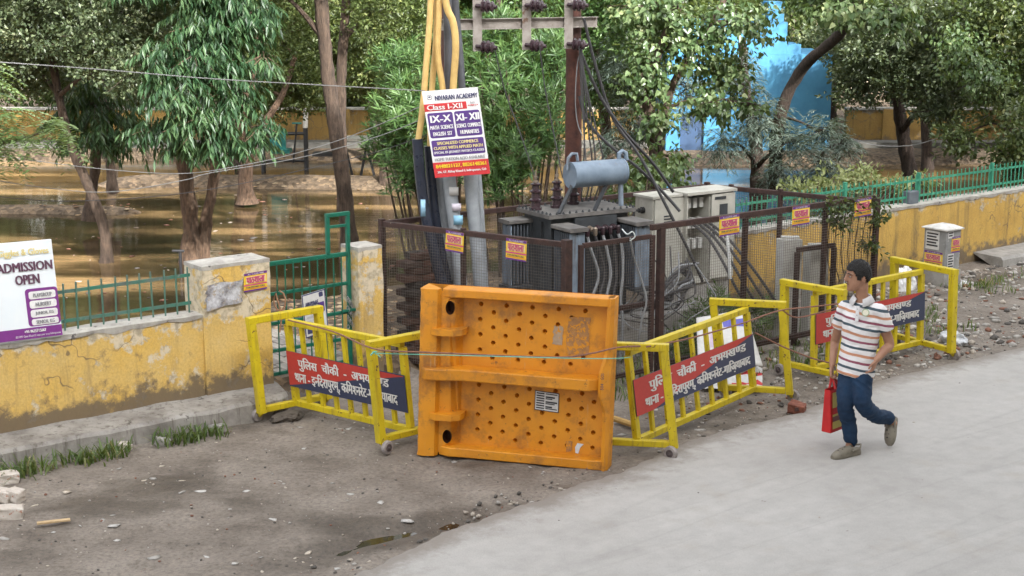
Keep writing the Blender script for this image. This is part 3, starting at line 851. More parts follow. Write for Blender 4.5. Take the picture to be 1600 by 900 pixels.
def sideframe(a, b, z, q, w, h, push, roll=0.0):
    d = (b - a).normalized(); nr = d.cross(UP); nr = nr if nr.y < 0 else -nr
    return tilt_frame(V3(a.lerp(b, q), z) + nr * push, d, w, h, roll)
def q_at(a, b, px, z):
    lo, hi = 0, 1
    for _ in range(40):
        mid = (lo + hi) / 2; p = V3(a.lerp(b, mid), z)
        dep = p.y * math.cos(PITCH) - (p.z - CAM_H) * math.sin(PITCH)
        if 800 + FPX * p.x / dep < px: lo = mid
        else: hi = mid
    return lo
for px, px2, lab, a, b, z, rr in ((701, 729, 'yellow sticker on the fence rail in front of the grey pipes', YA, YB, YH - .01, .06), (795, 827, 'yellow sticker on the fence rail in front of the transformer tank', YA, YB, YH - .02, .04),
                            (1117, 1148, 'yellow sticker on the fence rail in front of the closed cabinet door', YB, YC, YH + .06, -.02), (1231, 1258, 'yellow sticker on the fence rail above the white concrete panels', YB, YC, YH + .06, -.01), (1328, 1354, 'yellow sticker among creeper leaves near the end post of the fence', YB, YC, YH + .05, -.03)):
    q0 = q_at(a, b, px, 1.55); q1 = q_at(a, b, px2, 1.55); L = (b - a).length * (q1 - q0)
    sticker(lab, sideframe(a, b, z, q0, L, .215, .045 if a is YA else .065, rr))

# bricks of a broken pier at the corner of the yard
br = thing('brick_pier', 'broken dark brick pier inside the yard beside the narrow gate pillar', 'brickwork', (-1.15, 16.5, 0))
bme = []
for k, c in enumerate([(.10, .055, .04), (.075, .05, .04), (.055, .045, .04), (.14, .07, .05)]):
    m = MB(); m.bar((-.11, 0, 0), (.11, 0, 0), .105, .068, ch=.008); bme.append(m.mesh('brick', M('old_brick_%d' % k, c, None, 14, .95, bump=.6, chips=((.16, .15, .13), .66, 12))))
du = (YD - YA).normalized(); dv = Vector((du.y, -du.x, 0)); ang = math.atan2(du.y, du.x)
for row in range(16):
    z = .04 + row * .078
    ncol = 4 if row < 9 else (3 if row < 13 else 2)
    for k in range(ncol):
        for dd in range(2):
            if row > 12 and random.random() < .25: continue
            p = YA + du * (.24 + .225 * k + (.11 if row % 2 else 0) + random.uniform(-.012, .012)) + dv * (.10 + .115 * dd + random.uniform(-.012, .012)) + UP * z
            link('brick', random.choice(bme), br, p, (random.gauss(0, .02), random.gauss(0, .02), ang + random.gauss(0, .04)))

# ------------------------------------------------------------------ transformer
TM = dict(dark=M('dark_slate_paint', (.050, .056, .062), (.030, .033, .037), 6, .5, stain=((.09, .075, .06), .60), chips=((.14, .09, .06), .70, 14)),
          lid=M('dusty_grey_lid', (.17, .16, .15), (.085, .082, .08), 5, .75, bump=.2),
          blue=M('blue_grey_paint', (.20, .26, .33), (.13, .175, .23), 5, .42, stain=((.19, .17, .15), .60), chips=((.15, .10, .07), .70, 10)),
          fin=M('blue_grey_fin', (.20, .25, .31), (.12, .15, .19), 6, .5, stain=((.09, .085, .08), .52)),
          slate=M('shade_dark_fin', (.085, .10, .12), (.05, .058, .068), 6, .55), porc=M('brown_porcelain', (.050, .030, .036), (.03, .018, .022), 5, .22, spec=.6), brass=M('dull_terminal_metal', (.40, .33, .26), (.22, .18, .15), 20, .45, metal=.7))
TF = Vector((.41, 16.26, 0)); TU = Vector((.86, .51, 0)).normalized(); TV = Vector((TU.y, -TU.x, 0))
def T(u, v, z): return TF + TU * u + TV * v + UP * z
tr = thing('transformer', 'dark grey power transformer with finned radiators and blue-grey oil drum', 'transformer', T(.53, -.3, 0))
def tbox(mb, u0, u1, v0, v1, z0, z1, mi=None): mb.box(T((u0 + u1) / 2, (v0 + v1) / 2, (z0 + z1) / 2), TU * (u1 - u0) / 2, TV * (v1 - v0) / 2, UP * (z1 - z0) / 2, mi)
mb = MB(); tbox(mb, .03, 1.03, -.58, -.03, .50, 1.605)
for u in (.10, .36, .66, .95): tbox(mb, u - .015, u + .015, -.032, .002, .6, 1.5)
for v in (-.2, -.42): tbox(mb, -.003, .032, v - .012, v + .012, .6, 1.55)
tbox(mb, .0, 1.06, -.61, .0, .46, .505)
mb.build('tank', TM['dark'], tr)
mb = MB(); tbox(mb, -.035, 1.095, -.645, .035, 1.607, 1.650); mb.build('lid', TM['lid'], tr)
mb = MB()
for i in range(14):
    for v in (-.625, .015): mb.lathe(T(-.01 + .083 * i, v, 1.65), UP, [(0, .014), (.014, .014), (.016, .008), (.026, .008)], 6)
for i in range(7):
    for u in (-.015, 1.075): mb.lathe(T(u, -.55 + .083 * i, 1.65), UP, [(0, .014), (.014, .014), (.016, .008), (.026, .008)], 6)
o = mb.build('lid_bolts', TM['dark'], tr); o['kind'] = 'stuff'
def radiator(c_u, c_v, du_, dv_, wdt, n, stack):
    """panels stand side by side along 'stack'; du_/dv_ = local axes"""
    base = T(c_u, c_v, 0)
    rr = thing_part('radiator', tr)
    wv = du_
    for k in range(n):
        mb = MB(); c = base + dv_ * (.05 + stack * k)
        for j in (-1, 1):
            mb.bar(c + wv * j * wdt * .27 + UP * .83, c + wv * j * wdt * .27 + UP * 1.49, wdt * .42, .018, up=dv_, ch=.006)
        mb.bar(c + UP * .85, c + UP * 1.47, wdt * .16, .006, up=dv_)
        mb.build('fin', TM['fin'] if k == n - 1 else TM['slate'], rr, True)  # inner fins darkened in colour for shade; all fins share one paint
    L = .05 + stack * (n - 1)
    for z, h in ((1.53, .045), (.80, .04)):
        mb = MB(); mb.bar(base + dv_ * -.0 + UP * z, base + dv_ * (L + .045) + UP * z, wdt * 1.16, h, ch=.008); mb.build('header', TM['lid'] if z > 1 else TM['dark'], rr)
    return rr
def thing_part(name, parent):
    m = MB(); o = bpy.data.objects.new(name, None); COL.objects.link(o); o.location = parent.location; adopt(o, parent); o.location = parent.location
    return o
# radiators are parts; their fins and headers sub-parts
radiator(.12, .0, TU, TV, .20, 8, .042)
radiator(.97, .0, TU, TV, .20, 8, .042)
radiator(.03, -.52, TV, -TU, .20, 6, .042)
mb = MB(); tbox(mb, .30, .80, -.03, .05, 1.43, 1.585); tbox(mb, .28, .82, .05, .062, 1.41, 1.60); mb.build('terminal_box', TM['dark'], tr)
for k in range(5):
    mb = MB(); p = T(.36 + .10 * k, .06, 1.47)
    mb.lathe(p, TV, [(0, .036), (.02, .036), (.022, .025), (.05, .03), (.052, .022), (.075, .026), (.08, .014), (.14, .014)], 10); mb.lathe(p + TV * .12 + UP * .0, UP, [(-.07, .012), (-.04, .026), (.02, .026), (.035, .012)], 8)
    mb.build('terminal', TM['porc'] if k != 1 else TM['brass'], tr, True)
for k, (u, v) in enumerate(((.02, -.36), (.30, -.37), (.60, -.50))):
    mb = MB(); p = T(u + .04, v - .04, 1.65)
    mb.lathe(p, UP, [(0, .07), (.03, .07), (.035, .055), (.09, .052), (.10, .072), (.115, .074), (.13, .048), (.185, .045), (.195, .066), (.21, .067), (.225, .042), (.265, .038), (.275, .056), (.288, .057), (.30, .034)], 16)
    b1 = mb.build('bushing', TM['porc'], tr, True)
    mb = MB(); mb.lathe(p, UP, [(.30, .03), (.315, .03), (.32, .014), (.34, .014), (.345, .022), (.37, .022), (.372, .009), (.43, .009)], 10); mb.build('bushing_cap', TM['brass'], b1, True)
CC = T(.72, -.20, 2.03)
mb = MB(); ca = TU
mb.lathe(CC - ca * .36, ca, [(.02, .02), (.02, .136), (.026, .142), (.694, .142), (.70, .136), (.70, .02)], 32)
drum = mb.build('oil_drum', TM['blue'], tr, True)
mb = MB(); mb.lathe(CC - ca * .36, ca, [(.014, .146), (.030, .146)], 32); mb.build('end_flange', TM['blue'], drum, True); mb = MB(); mb.lathe(CC + ca * .325, ca, [(0, .146), (.018, .146)], 32); mb.build('end_flange', TM['blue'], drum, True)
mb = MB(); lp = CC - ca * .32
mb.tube([lp + UP * .06 - ca * .06, lp + UP * .19 - ca * .05, lp + UP * .235 - ca * .0, lp + UP * .23 + ca * .06, lp + UP * .15 + ca * .075], .018, 8); mb.build('breather_pipe', TM['fin'], drum, True)
mb = MB(); rp = CC + ca * .30
mb.tube([rp + UP * .13, rp + UP * .20, rp + UP * .225 + ca * .04, rp + UP * .20 + ca * .09, rp + UP * .12 + ca * .10], .026, 10); mb.build('filler_pipe', TM['blue'], drum, True)
for u in (.34, .80):
    mb = MB(); mb.bar(T(u - .22, -.02, 1.65), CC + ca * (u - .66) + UP * -.10 + TV * .02, .035, .03); mb.build('drum_leg', TM['dark'], tr)
mb = MB(); mb.tube([T(1.03, -.16, 1.65), T(1.03, -.18, 1.92)], .03, 10); mb.build('oil_pipe', TM['fin'], tr, True)
mb = MB()
for (u0, u1, v0, v1) in ((-.15, 1.2, -.8, .25),): tbox(mb, u0, u1, v0, v1, -.05, .45)
pl = mb.build('plinth', MAT['concrete']); tag(pl, 'grey concrete plinth under the transformer', 'plinth')

# ------------------------------------------------------------------ poles, cross arm, insulators
P_R = Vector((.71, 17.75, 0)); P_L = Vector((-.70, 16.95, 0))
def pole(lab, p, zs):
    r = thing('utility_pole', lab, 'pole', p)
    mb = MB(); prof = []
    for z, rad in zs: prof.append((z, rad))
    mb.lathe(p, UP, prof, 20); sh = mb.build('shaft', MAT['rustpole'], r, True)
    return r
pr = pole('rust-red tubular pole rising behind the blue-grey oil drum', P_R, [(-.1, .105), (3.28, .092), (3.30, .098), (3.36, .098), (3.38, .080), (7.4, .07)])
plr = pole('rust-red pole half hidden behind the yellow conduits', P_L, [(-.1, .10), (3.3, .09), (3.4, .075), (7.4, .065)])
MAT['galv'] = M('weathered_galvanised', (.36, .33, .30), (.22, .19, .17), 7, .6, metal=.25, chips=((.16, .10, .07), .63, 10))
arm = thing('cross_arm', 'galvanised steel cross arm spanning the two poles', 'cross arm', (P_L + P_R) / 2 + UP * 3.64)
fd = Vector((.12, -.99, 0)).normalized()                       # towards the road
d_arm = (P_R - P_L).normalized(); a0 = P_L - d_arm * .10 + UP * 3.64 + fd * .12; a1 = P_R + d_arm * .28 + UP * 3.64 + fd * .12
mb = MB(); mb.bar(a0, a1, .012, .115); mb.bar(a0 + UP * .055 + fd * .025, a1 + UP * .055 + fd * .025, .05, .008); mb.bar(a0 - UP * .055 + fd * .025, a1 - UP * .055 + fd * .025, .05, .008)
mb.build('channel', MAT['galv'], arm)
for k, px in enumerate((744, 819, 885)):
    q = (px - 690) / (932 - 690)
    c = a0.lerp(a1, q) + fd * .06
    mb = MB(); mb.bar(c - UP * .29, c + UP * .42, .10, .012, up=fd); s_ = mb.build('strap', MAT['galv'], arm)
    for dz in (-.235, .20):
        mb = MB(); p = c + UP * dz + fd * .03; ax = (Vector((.92, -.35, -.05))).normalized()
        mb.tube([p - ax * .02, p + ax * .05], .022, 8)
        mb.lathe(p + ax * .045, ax, [(0, .03), (.012, .065), (.028, .070), (.04, .045), (.055, .048), (.062, .068), (.082, .070), (.095, .042), (.11, .046), (.118, .058), (.134, .056), (.15, .025), (.18, .02)], 16)
        mb.build('insulator', TM['porc'], s_, True)
# ------------------------------------------------------------------ conduits and pipes up the pole
def pipe(name, lab, cat, pts, r, mat, group):
    mb = MB(); P = [at(*p) for p in pts]
    # smooth the path
    Q = []
    for i in range(len(P) - 1):
        a = P[max(i - 1, 0)]; b = P[i]; c = P[i + 1]; d = P[min(i + 2, len(P) - 1)]
        for k in range(6):
            t = k / 6; Q.append(.5 * ((2 * b) + (c - a) * t + (2 * a - 5 * b + 4 * c - d) * t * t + (3 * b - a - 3 * c + d) * t ** 3))
    Q.append(P[-1])
    mb.tube(Q, r, 12)
    return tag(mb.build(name, mat, smooth=True), lab, cat, group)
mc = M('yellow_conduit', (.62, .43, .16), (.50, .33, .12), 8, .4, chips=((.25, .2, .12), .68, 9)); mn = M('navy_black_pipe', (.022, .028, .045), (.015, .018, .03), 5, .35); mg = M('grey_pvc_pipe', (.33, .36, .39), (.23, .25, .27), 5, .4, stain=((.17, .17, .16), .6)); md = M('charcoal_pipe', (.10, .105, .12), (.06, .063, .07), 5, .45)
Y0 = 16.25
pipe('conduit', 'yellow conduit entering the navy pipe beside the academy board', 'conduit', [(671, -120, Y0), (673, 0, Y0), (666, 100, Y0 - .05), (660, 172, Y0 - .1), (653, 222, Y0 - .12)], .034, mc, None)
pipe('conduit', 'yellow conduit running straight behind the top corner of the academy board', 'conduit', [(682, -120, Y0 + .1), (683, 0, Y0 + .1), (681, 67, Y0 + .1), (675, 138, Y0 + .08), (672, 230, Y0 + .02)], .034, mc, None)
pipe('conduit', 'yellow conduit slanting to the right between the straight conduit and the grey pipe', 'conduit', [(684, -120, Y0 - .02), (686, 0, Y0 - .02), (684, 83, Y0 - .02), (692, 140, Y0), (700, 230, Y0 + .02)], .033, mc, None)
pipe('conduit', 'bowed yellow conduit, thickest of the four above the academy board', 'conduit', [(684, -120, Y0 - .06), (696, 0, Y0 - .06), (708, 35, Y0 - .06), (712, 75, Y0 - .06), (708, 140, Y0 - .04), (706, 230, Y0)], .038, mc, None)
pipe('pipe', 'charcoal pipe rising behind the bowed yellow conduit', 'pipe', [(698, -120, Y0 + .22), (699, 0, Y0 + .22), (701, 140, Y0 + .2), (703, 260, Y0 + .2)], .045, md, None)
pipe('pipe', 'dark grey pipe slanting out from behind the top edge of the academy board', 'pipe', [(706, -120, Y0 + .3), (711, 0, Y0 + .3), (718, 80, Y0 + .28), (722, 140, Y0 + .26), (728, 260, Y0 + .2)], .040, md, None)
pipe('pipe', 'navy black pipe taking the outermost yellow conduit', 'pipe', [(652, 217, Y0 - .12), (656, 270, Y0 - .12), (664, 330, Y0 - .15), (677, 390, Y0 - .2), (692, 450, Y0 - .22), (705, 520, Y0 - .22), (712, 590, Y0 - .2)], .058, mn, None)
pipe('pipe', 'second navy black pipe behind the one that takes the yellow conduit', 'pipe', [(670, 228, Y0 + .02), (674, 280, Y0 + .02), (680, 340, Y0 + .0), (690, 400, Y0), (704, 470, Y0), (712, 570, Y0)], .055, mn, None)
pipe('pipe', 'grey pipe with pasted paper slips below the academy board', 'pipe', [(699, 250, Y0 - .05), (704, 300, Y0 - .05), (713, 370, Y0 - .05), (720, 450, Y0 - .05), (728, 570, Y0 - .05)], .072, mg, None)
pipe('pipe', 'pale grey pipe between the pasted pipe and the tank of the transformer', 'pipe', [(734, 250, Y0), (737, 300, Y0), (744, 370, Y0), (751, 450, Y0), (760, 570, Y0)], .075, mg, None)
pipe('pipe', 'thin grey pipe with a joint collar, tight behind the pale grey pipe', 'pipe', [(744, 250, Y0 + .2), (748, 300, Y0 + .2), (752, 360, Y0 + .2), (757, 450, Y0 + .2), (762, 570, Y0 + .2)], .045, mg, None)
pipe('pipe', 'grey pipe nearest the navy pipes, partly hidden by the pasted pipe', 'pipe', [(688, 250, Y0 + .12), (692, 300, Y0 + .12), (698, 370, Y0 + .12), (704, 450, Y0 + .12), (712, 570, Y0 + .12)], .070, mg, None)
# blue rag and paper slips
def slip(name, lab, px, py, Y, w, h, mat, cat='paper slip'):
    mb = MB(); c = at(px, py, Y)
    n_ = 6; 
    for i in range(n_ + 1):
        a = (i / n_ - .5) * 1.4
        for z in (-h / 2, h / 2): mb.v.append((c.x + math.sin(a) * w * .75, c.y - (math.cos(a) - 1) * w * .6 * -1 if False else c.y + (1 - math.cos(a)) * w * .6, c.z + z))
    for i in range(n_): mb.f.append((2 * i, 2 * i + 2, 2 * i + 3, 2 * i + 1)); mb.m.append(0)
    sol = mb.build(name, mat, smooth=True)
    sm = sol.modifiers.new('thickness', 'SOLIDIFY'); sm.thickness = .003
    return tag(sol, lab, cat)
slip('paper_slip', 'white paper slip, uppermost on the pasted grey pipe', 709, 299, Y0 - .135, .10, .09, INK['paper'])
slip('paper_slip', 'lilac paper slip, middle one on the pasted grey pipe', 713, 324, Y0 - .135, .10, .08, flat('lilac_paper', (.62, .58, .66)))
slip('paper_slip', 'blue printed slip, lowest on the pasted grey pipe', 716, 344, Y0 - .135, .10, .10, flat('blue_paper', (.25, .50, .68)))
slip('paper_slip', 'light blue strip stuck to the outer navy pipe', 661, 325, Y0 - .215, .05, .18, flat('light_blue_tape', (.30, .52, .70)))

# ------------------------------------------------------------------ academy board
fr = frame_of(at(659, 143, 15.98), at(746, 136, 15.98), at(680, 278, 15.93))
poster('academy_board', 'white, violet and red tuition board tied to the pipes above the fence', 'sign', fr, MAT['white'],
       [((.0, .15, .76, .235), INK['red'], 0), ((.03, .255, .485, .545), INK['violet'], .02), ((.515, .255, .97, .545), INK['violet'], .02), ((.03, .57, .97, .755), INK['violet'], .015), ((0, .825, 1, 1), INK['red'], 0),
        ((.075, .045, .165, .105), INK['grey'], .02), ((.085, .053, .155, .095), INK['white'], .018), ((.10, .062, .14, .08), INK['navy'], 0)],
       [('NIVARAN ACADEMY', (.22, .06, .98, .115), INK['navy'], .004), ('Class I-XII', (.05, .162, .68, .222), INK['white'], .004), ('ALL', (.82, .155, .92, .175), INK['grey'], .003), ('SUBJECT', (.78, .19, .97, .21), INK['red'], .003),
        ('IX-X', (.08, .285, .44, .365), INK['white'], .008), ('XI- XII', (.54, .285, .95, .365), INK['white'], .008), ('MATH | SCIENCE', (.055, .40, .465, .445), INK['white'], .003), ('ENGLISH | SST', (.09, .475, .43, .52), INK['white'], .003),
        ('SCIENCE | COMMERCE', (.53, .40, .96, .445), INK['white'], .003), ('HUMANITIES', (.58, .475, .91, .52), INK['white'], .004), ('SPECIALIZED COMMERCE', (.13, .59, .87, .625), INK['cream'], .003), ('CLASSES WITH APPLIED MATH', (.06, .645, .94, .68), INK['cream'], .003),
        ('SPECIAL IIT-JEE/NEET PHYSICS CLASSES', (.05, .70, .95, .735), INK['white'], .002), ('HOME TUITION ALSO AVAILABLE', (.05, .775, .95, .81), INK['grey'], .003), ('8448021127, 8826148361', (.05, .85, .95, .90), INK['yellow'], .005), ('306, GF, Abhay Khand-3, Indirapuram, Gzb', (.06, .925, .94, .96), INK['white'], .002)], thick=.012)

# ------------------------------------------------------------------ cabinets in the yard
MAT['cab'] = M('pale_grey_cabinet_paint', (.47, .46, .41), (.34, .33, .29), 4, .5, stain=((.24, .21, .17), .60), chips=((.16, .10, .07), .68, 12))
CU = Vector((.82, .57, 0)).normalized(); CV = Vector((CU.y, -CU.x, 0))
def cabinet_box(mb, o, u0, u1, v0, v1, z0, z1): mb.box(o + CU * (u0 + u1) / 2 + CV * (v0 + v1) / 2 + UP * (z0 + z1) / 2, CU * (u1 - u0) / 2, CV * (v1 - v0) / 2, UP * (z1 - z0) / 2)
o1 = at(1020, 305, 17.95); o1.z = 0
c1 = thing('feeder_cabinet', 'pale grey closed feeder cabinet with cables plugged into its side', 'cabinet', o1)
mb = MB(); cabinet_box(mb, o1, 0, .49, -.32, 0, .55, 1.57); mb.build('body', MAT['cab'], c1)
mb = MB(); cabinet_box(mb, o1, -.02, .51, -.34, .03, 1.572, 1.60); mb.build('roof', MAT['cab'], c1)
mb = MB(); cabinet_box(mb, o1, .02, .47, .002, .022, .58, 1.56); dr = mb.build('door', MAT['cab'], c1)
for k in range(4):
    mb = MB(); cabinet_box(mb, o1, .16, .28, .023, .029, 1.24 + .035 * k, 1.255 + .035 * k); mb.build('vent_slot', TM['dark'], dr)
mb = MB(); cabinet_box(mb, o1, .05, .09, .023, .045, 1.02, 1.12); mb.build('handle', TM['dark'], dr)
for z in (1.42, 1.24):
    mb = MB(); p = o1 - CV * .17 + UP * z; mb.lathe(p, -CU, [(0, .04), (.03, .04), (.035, .028), (.07, .028)], 12); mb.build('cable_gland', MAT['rubber'], c1, True)
for k, z in enumerate((1.42, 1.24)):
    mb = MB(); p = o1 - CV * .17 + UP * z - CU * .06; mb.tube([p, p - CU * .07 + UP * .005, p - CU * .10 - UP * .06, p - CU * .11 - UP * .25, p - CU * .10 - UP * .7], .016, 8); mb.build('lead', MAT['rubber'], c1, True)
mb = MB(); cabinet_box(mb, o1, .03, .46, -.3, -.02, -.05, .548); mb.build('stand', MAT['concrete'], c1)
o2 = at(1074, 300, 18.15); o2.z = 0
c2 = thing('feeder_cabinet', 'pale grey feeder cabinet standing open on one half, one door closed', 'cabinet', o2)
mb = MB()
cabinet_box(mb, o2, 0, .02, -.34, 0, .5, 1.58); cabinet_box(mb, o2, .74, .76, -.34, 0, .5, 1.58); cabinet_box(mb, o2, .021, .739, -.34, -.32, .5, 1.58); cabinet_box(mb, o2, .021, .739, -.319, 0, .5, .53); cabinet_box(mb, o2, .36, .38, -.319, -.01, .531, 1.58)
mb.build('carcass', MAT['cab'], c2)
mb = MB(); cabinet_box(mb, o2, -.02, .78, -.36, .03, 1.582, 1.615); mb.build('roof', MAT['cab'], c2)
mb = MB(); cabinet_box(mb, o2, .375, .755, .002, .024, .53, 1.565); dr = mb.build('door', MAT['cab'], c2)
mb = MB(); cabinet_box(mb, o2, .50, .63, .025, .028, 1.31, 1.44); mb.build('warning_plate', TM['dark'], dr)
mb = MB(); cabinet_box(mb, o2, .42, .60, .025, .03, 1.50, 1.535); mb.build('name_plate', TM['dark'], dr)
mb = MB(); cabinet_box(mb, o2, .39, .42, .025, .05, 1.05, 1.17); mb.build('handle', TM['dark'], dr)
for z in (1.45, 1.2, .95):
    mb = MB(); cabinet_box(mb, o2, .03, .35, -.2, -.17, z, z + .04); mb.build('busbar', MAT['steel'], c2)
    for u in (.1, .2, .3):
        mb = MB(); cabinet_box(mb, o2, u - .03, u + .03, -.168, -.08, z - .04, z + .08); mb.build('fuse_holder', flat('fuse_white', (.5, .5, .48)), c2)
mb = MB(); cabinet_box(mb, o2, .03, .73, -.3, -.03, -.05, .498); mb.build('stand', MAT['concrete'], c2)
# concrete block and white panels with a rusty frame
mb = MB(); bc = Vector((1.62, 17.05, .2)); mb.box(bc, CU * .42, CV * .28, UP * .27)
blk = mb.build('concrete_block', MAT['concrete']); bv = blk.modifiers.new('b', 'BEVEL'); bv.width = .02; bv.segments = 2
tag(blk, 'square concrete block lying under the cables in the yard', 'block')
MAT['whitecon'] = M('white_concrete', (.55, .54, .51), (.42, .41, .38), 5, .85, bump=.3, stain=((.30, .28, .24), .60))
for px, px2, Y, h, lab in ((1213, 1243, 17.35, 1.17, 'white concrete panel standing in the yard, the taller one by the creeper'), (1255, 1284, 17.55, 1.05, 'white concrete panel behind the rusty upright in the yard')):
    a = at(px, 530, Y); b = at(px2, 530, Y); a.z = b.z = 0
    mb = MB(); mid = (a + b) / 2
    w = (b - a).length / 2
    mb.box(mid + UP * h / 2, Vector((w, .02, 0)), Vector((-.03, .07, 0)), UP * (h / 2 + .03)); mb.box(mid + UP * (h + .045) + Vector((.01, .02, 0)), Vector((w * .9, 0, 0)), Vector((0, .05, 0)), UP * .012)
    tag(mb.build('concrete_slab', MAT['whitecon']), lab, 'concrete panel')
ff = thing('rusty_frame', 'small rusty iron frame standing among the white concrete panels', 'iron frame', (3.4, 17.3, 0))
a = at(1241, 520, 17.15); b = at(1298, 510, 17.45); a.z = b.z = 0
for p in (a, b): m = MB(); m.bar(p - UP * .03, p + UP * 1.08, .05, .05); m.build('upright', MAT['rust'], ff)
m = MB(); m.bar(a + UP * 1.11, b + UP * 1.11, .05, .05); m.build('top_bar', MAT['rust'], ff)

# ------------------------------------------------------------------ cables
def cable(lab, pts, r, mat, name='cable', group=None, seg=6):
    mb = MB(); P = [Vector(p) if isinstance(p, Vector) else at(*p) for p in pts]; Q = []
    for i in range(len(P) - 1):
        a = P[max(i - 1, 0)]; b = P[i]; c = P[i + 1]; d = P[min(i + 2, len(P) - 1)]
        for k in range(8):
            t = k / 8; Q.append(.5 * ((2 * b) + (c - a) * t + (2 * a - 5 * b + 4 * c - d) * t * t + (3 * b - a - 3 * c + d) * t ** 3))
    Q.append(P[-1]); mb.tube(Q, r, seg)
    return tag(mb.build(name, mat, smooth=True), lab, 'cable', group)
ORD = ('first', 'second', 'third', 'fourth', 'fifth', 'sixth', 'seventh', 'eighth', 'ninth')
mk = flat('black_cable', (.035, .034, .036), .5); mkg = flat('grey_cable', (.24, .25, .26), .45)
cable('black cable from the cross arm end down to the closed feeder cabinet', [(912, 28, 17.6), (930, 100, 17.6), (958, 185, 17.6), (1000, 245, 17.5), (1045, 330, 17.3), (1080, 400, 17.2), (1098, 440, 17.2)], .018, mk)
cable('black cable swinging from the rust-red pole over the closed cabinet roof', [(903, 70, 17.6), (935, 145, 17.6), (975, 205, 17.6), (1020, 255, 17.7), (1052, 300, 17.75)], .020, mk)
cable('black cable sagging lowest from the rust-red pole to the cabinet', [(905, 150, 17.6), (918, 190, 17.55), (950, 225, 17.5), (1000, 265, 17.5), (1040, 305, 17.5), (1062, 330, 17.4)], .018, mk)
for k in range(4):
    cable('black cable, ' + ORD[k] + ' from the pole in the bundle hanging down the rust-red pole', [(906 + k * 2, 62 + 16 * k, 17.5), (910 + k * 3.5, 130 + 8 * k, 17.45), (913 + k * 6, 200, 17.4), (912 + k * 9 + 4 * (k % 2), 262, 17.35), (908 + k * 6, 330, 17.3), (915 + k * 6, 420, 17.2)], .009, mk, group='cables hanging down the rust-red pole')
cable('grey earth wire looping down the front of the rust-red pole', [(912, 75, 17.6), (903, 95, 17.62), (899, 150, 17.62), (902, 190, 17.6), (910, 212, 17.55)], .006, mkg)
for (px, ex, ey_), lab in (((772, 838, 283), 'thin wire from the outer insulator to the first transformer bushing'), ((843, 879, 278), 'thin wire from the middle insulator to the second transformer bushing'), ((905, 917, 270), 'thin wire from the inner insulator to the third transformer bushing')):
    cable(lab, [(px, 72, 17.0), (px + (ex - px) * .25, 140, 17.0), (px + (ex - px) * .6, 205, 16.9), (ex, ey_, 16.75)], .007, mk)
for k in range(5):
    p = T(.36 + .10 * k, .18, 1.41)
    cable(('grey' if k % 2 == 0 else 'black') + ' cable dropping from the ' + ORD[k] + ' transformer terminal to the ground', [p, p + TV * .05 - UP * .15 + TU * .02, p + TV * .10 - UP * .42 + TU * (.08 - .02 * k), p + TV * .14 - UP * .70 - TU * .05, p + TV * .2 - UP * .98 - TU * (.18 - .03 * k), p + TV * .22 - UP * 1.36 - TU * .1], .017, mkg if k % 2 == 0 else mk, group='cables from the transformer terminals')
for k in range(9):
    x0 = 1040 + 6 * k
    cable('slack ' + ('black' if k % 3 else 'grey') + ' cable, ' + ORD[k] + ' of the heap between transformer and cabinets', [(1092 - k * 4, 408 + k + random.uniform(-6, 6), 17.7), (x0 + random.uniform(-4, 16), 420 + 3 * k, 17.4), (x0 - random.uniform(0, 24), 444 + random.uniform(0, 20), 17.1), (x0 - 28 + random.uniform(-14, 20), 460 + random.uniform(0, 26), 16.9), (1000 + random.uniform(-12, 55), 470 + random.uniform(-14, 12), 16.9), (985 + random.uniform(-5, 50), 478 + random.uniform(-5, 8), 16.8)], .015 + .004 * (k % 2), mk if k % 3 else mkg, group='slack cables heaped in the yard')
for k in range(4):
    cable('black cable curving to the fence foot, ' + ORD[k] + ' from the closed feeder cabinet', [(1075 + 10 * k, 345, 18.0), (1105 + 10 * k, 370, 17.6), (1130 + 13 * k, 410, 17.3), (1150 + 16 * k, 450, 17.15), (1168 + 16 * k, 478, 17.1)], .017, mk, group='cables from cabinet to fence foot')
cable('grey cable hanging in loops on the door leaf of the fence', [(985, 372, 15.3), (990, 400, 15.35), (1003, 440, 15.4), (1010, 470, 15.4), (1003, 500, 15.4), (996, 540, 15.4)], .011, mkg)
for k in range(8):
    x = 995 + 13 * k; y = 470 + 6 * ((k * 3) % 5)
    cable('thin ' + ('pale' if k % 2 else 'black') + ' wire, ' + ORD[k] + ' of the tangle inside the fence door', [(x, 385 + 9 * (k % 4), 16.9), (x + random.uniform(-30, 30), y - 30, 16.6), (x + random.uniform(-40, 40), y + random.uniform(-10, 20), 16.4), (x + random.uniform(-45, 30), y + 25, 16.3), (x + random.uniform(-20, 50), y + random.uniform(0, 40), 16.5)], .0075, mkg if k % 2 else mk)
cable('thin cable tied across the fence corner', [(972, 358, 15.4), (980, 366, 15.3), (988, 362, 15.3), (992, 370, 15.3), (984, 376, 15.3)], .007, flat('pale_wire', (.5, .55, .55)))
cable('white plastic pipe leaning behind the wire mesh under a sticker', [(1136, 366, 16.9), (1139, 400, 16.85), (1141, 436, 16.8)], .018, flat('white_pvc', (.72, .73, .72)), 'plastic_pipe')
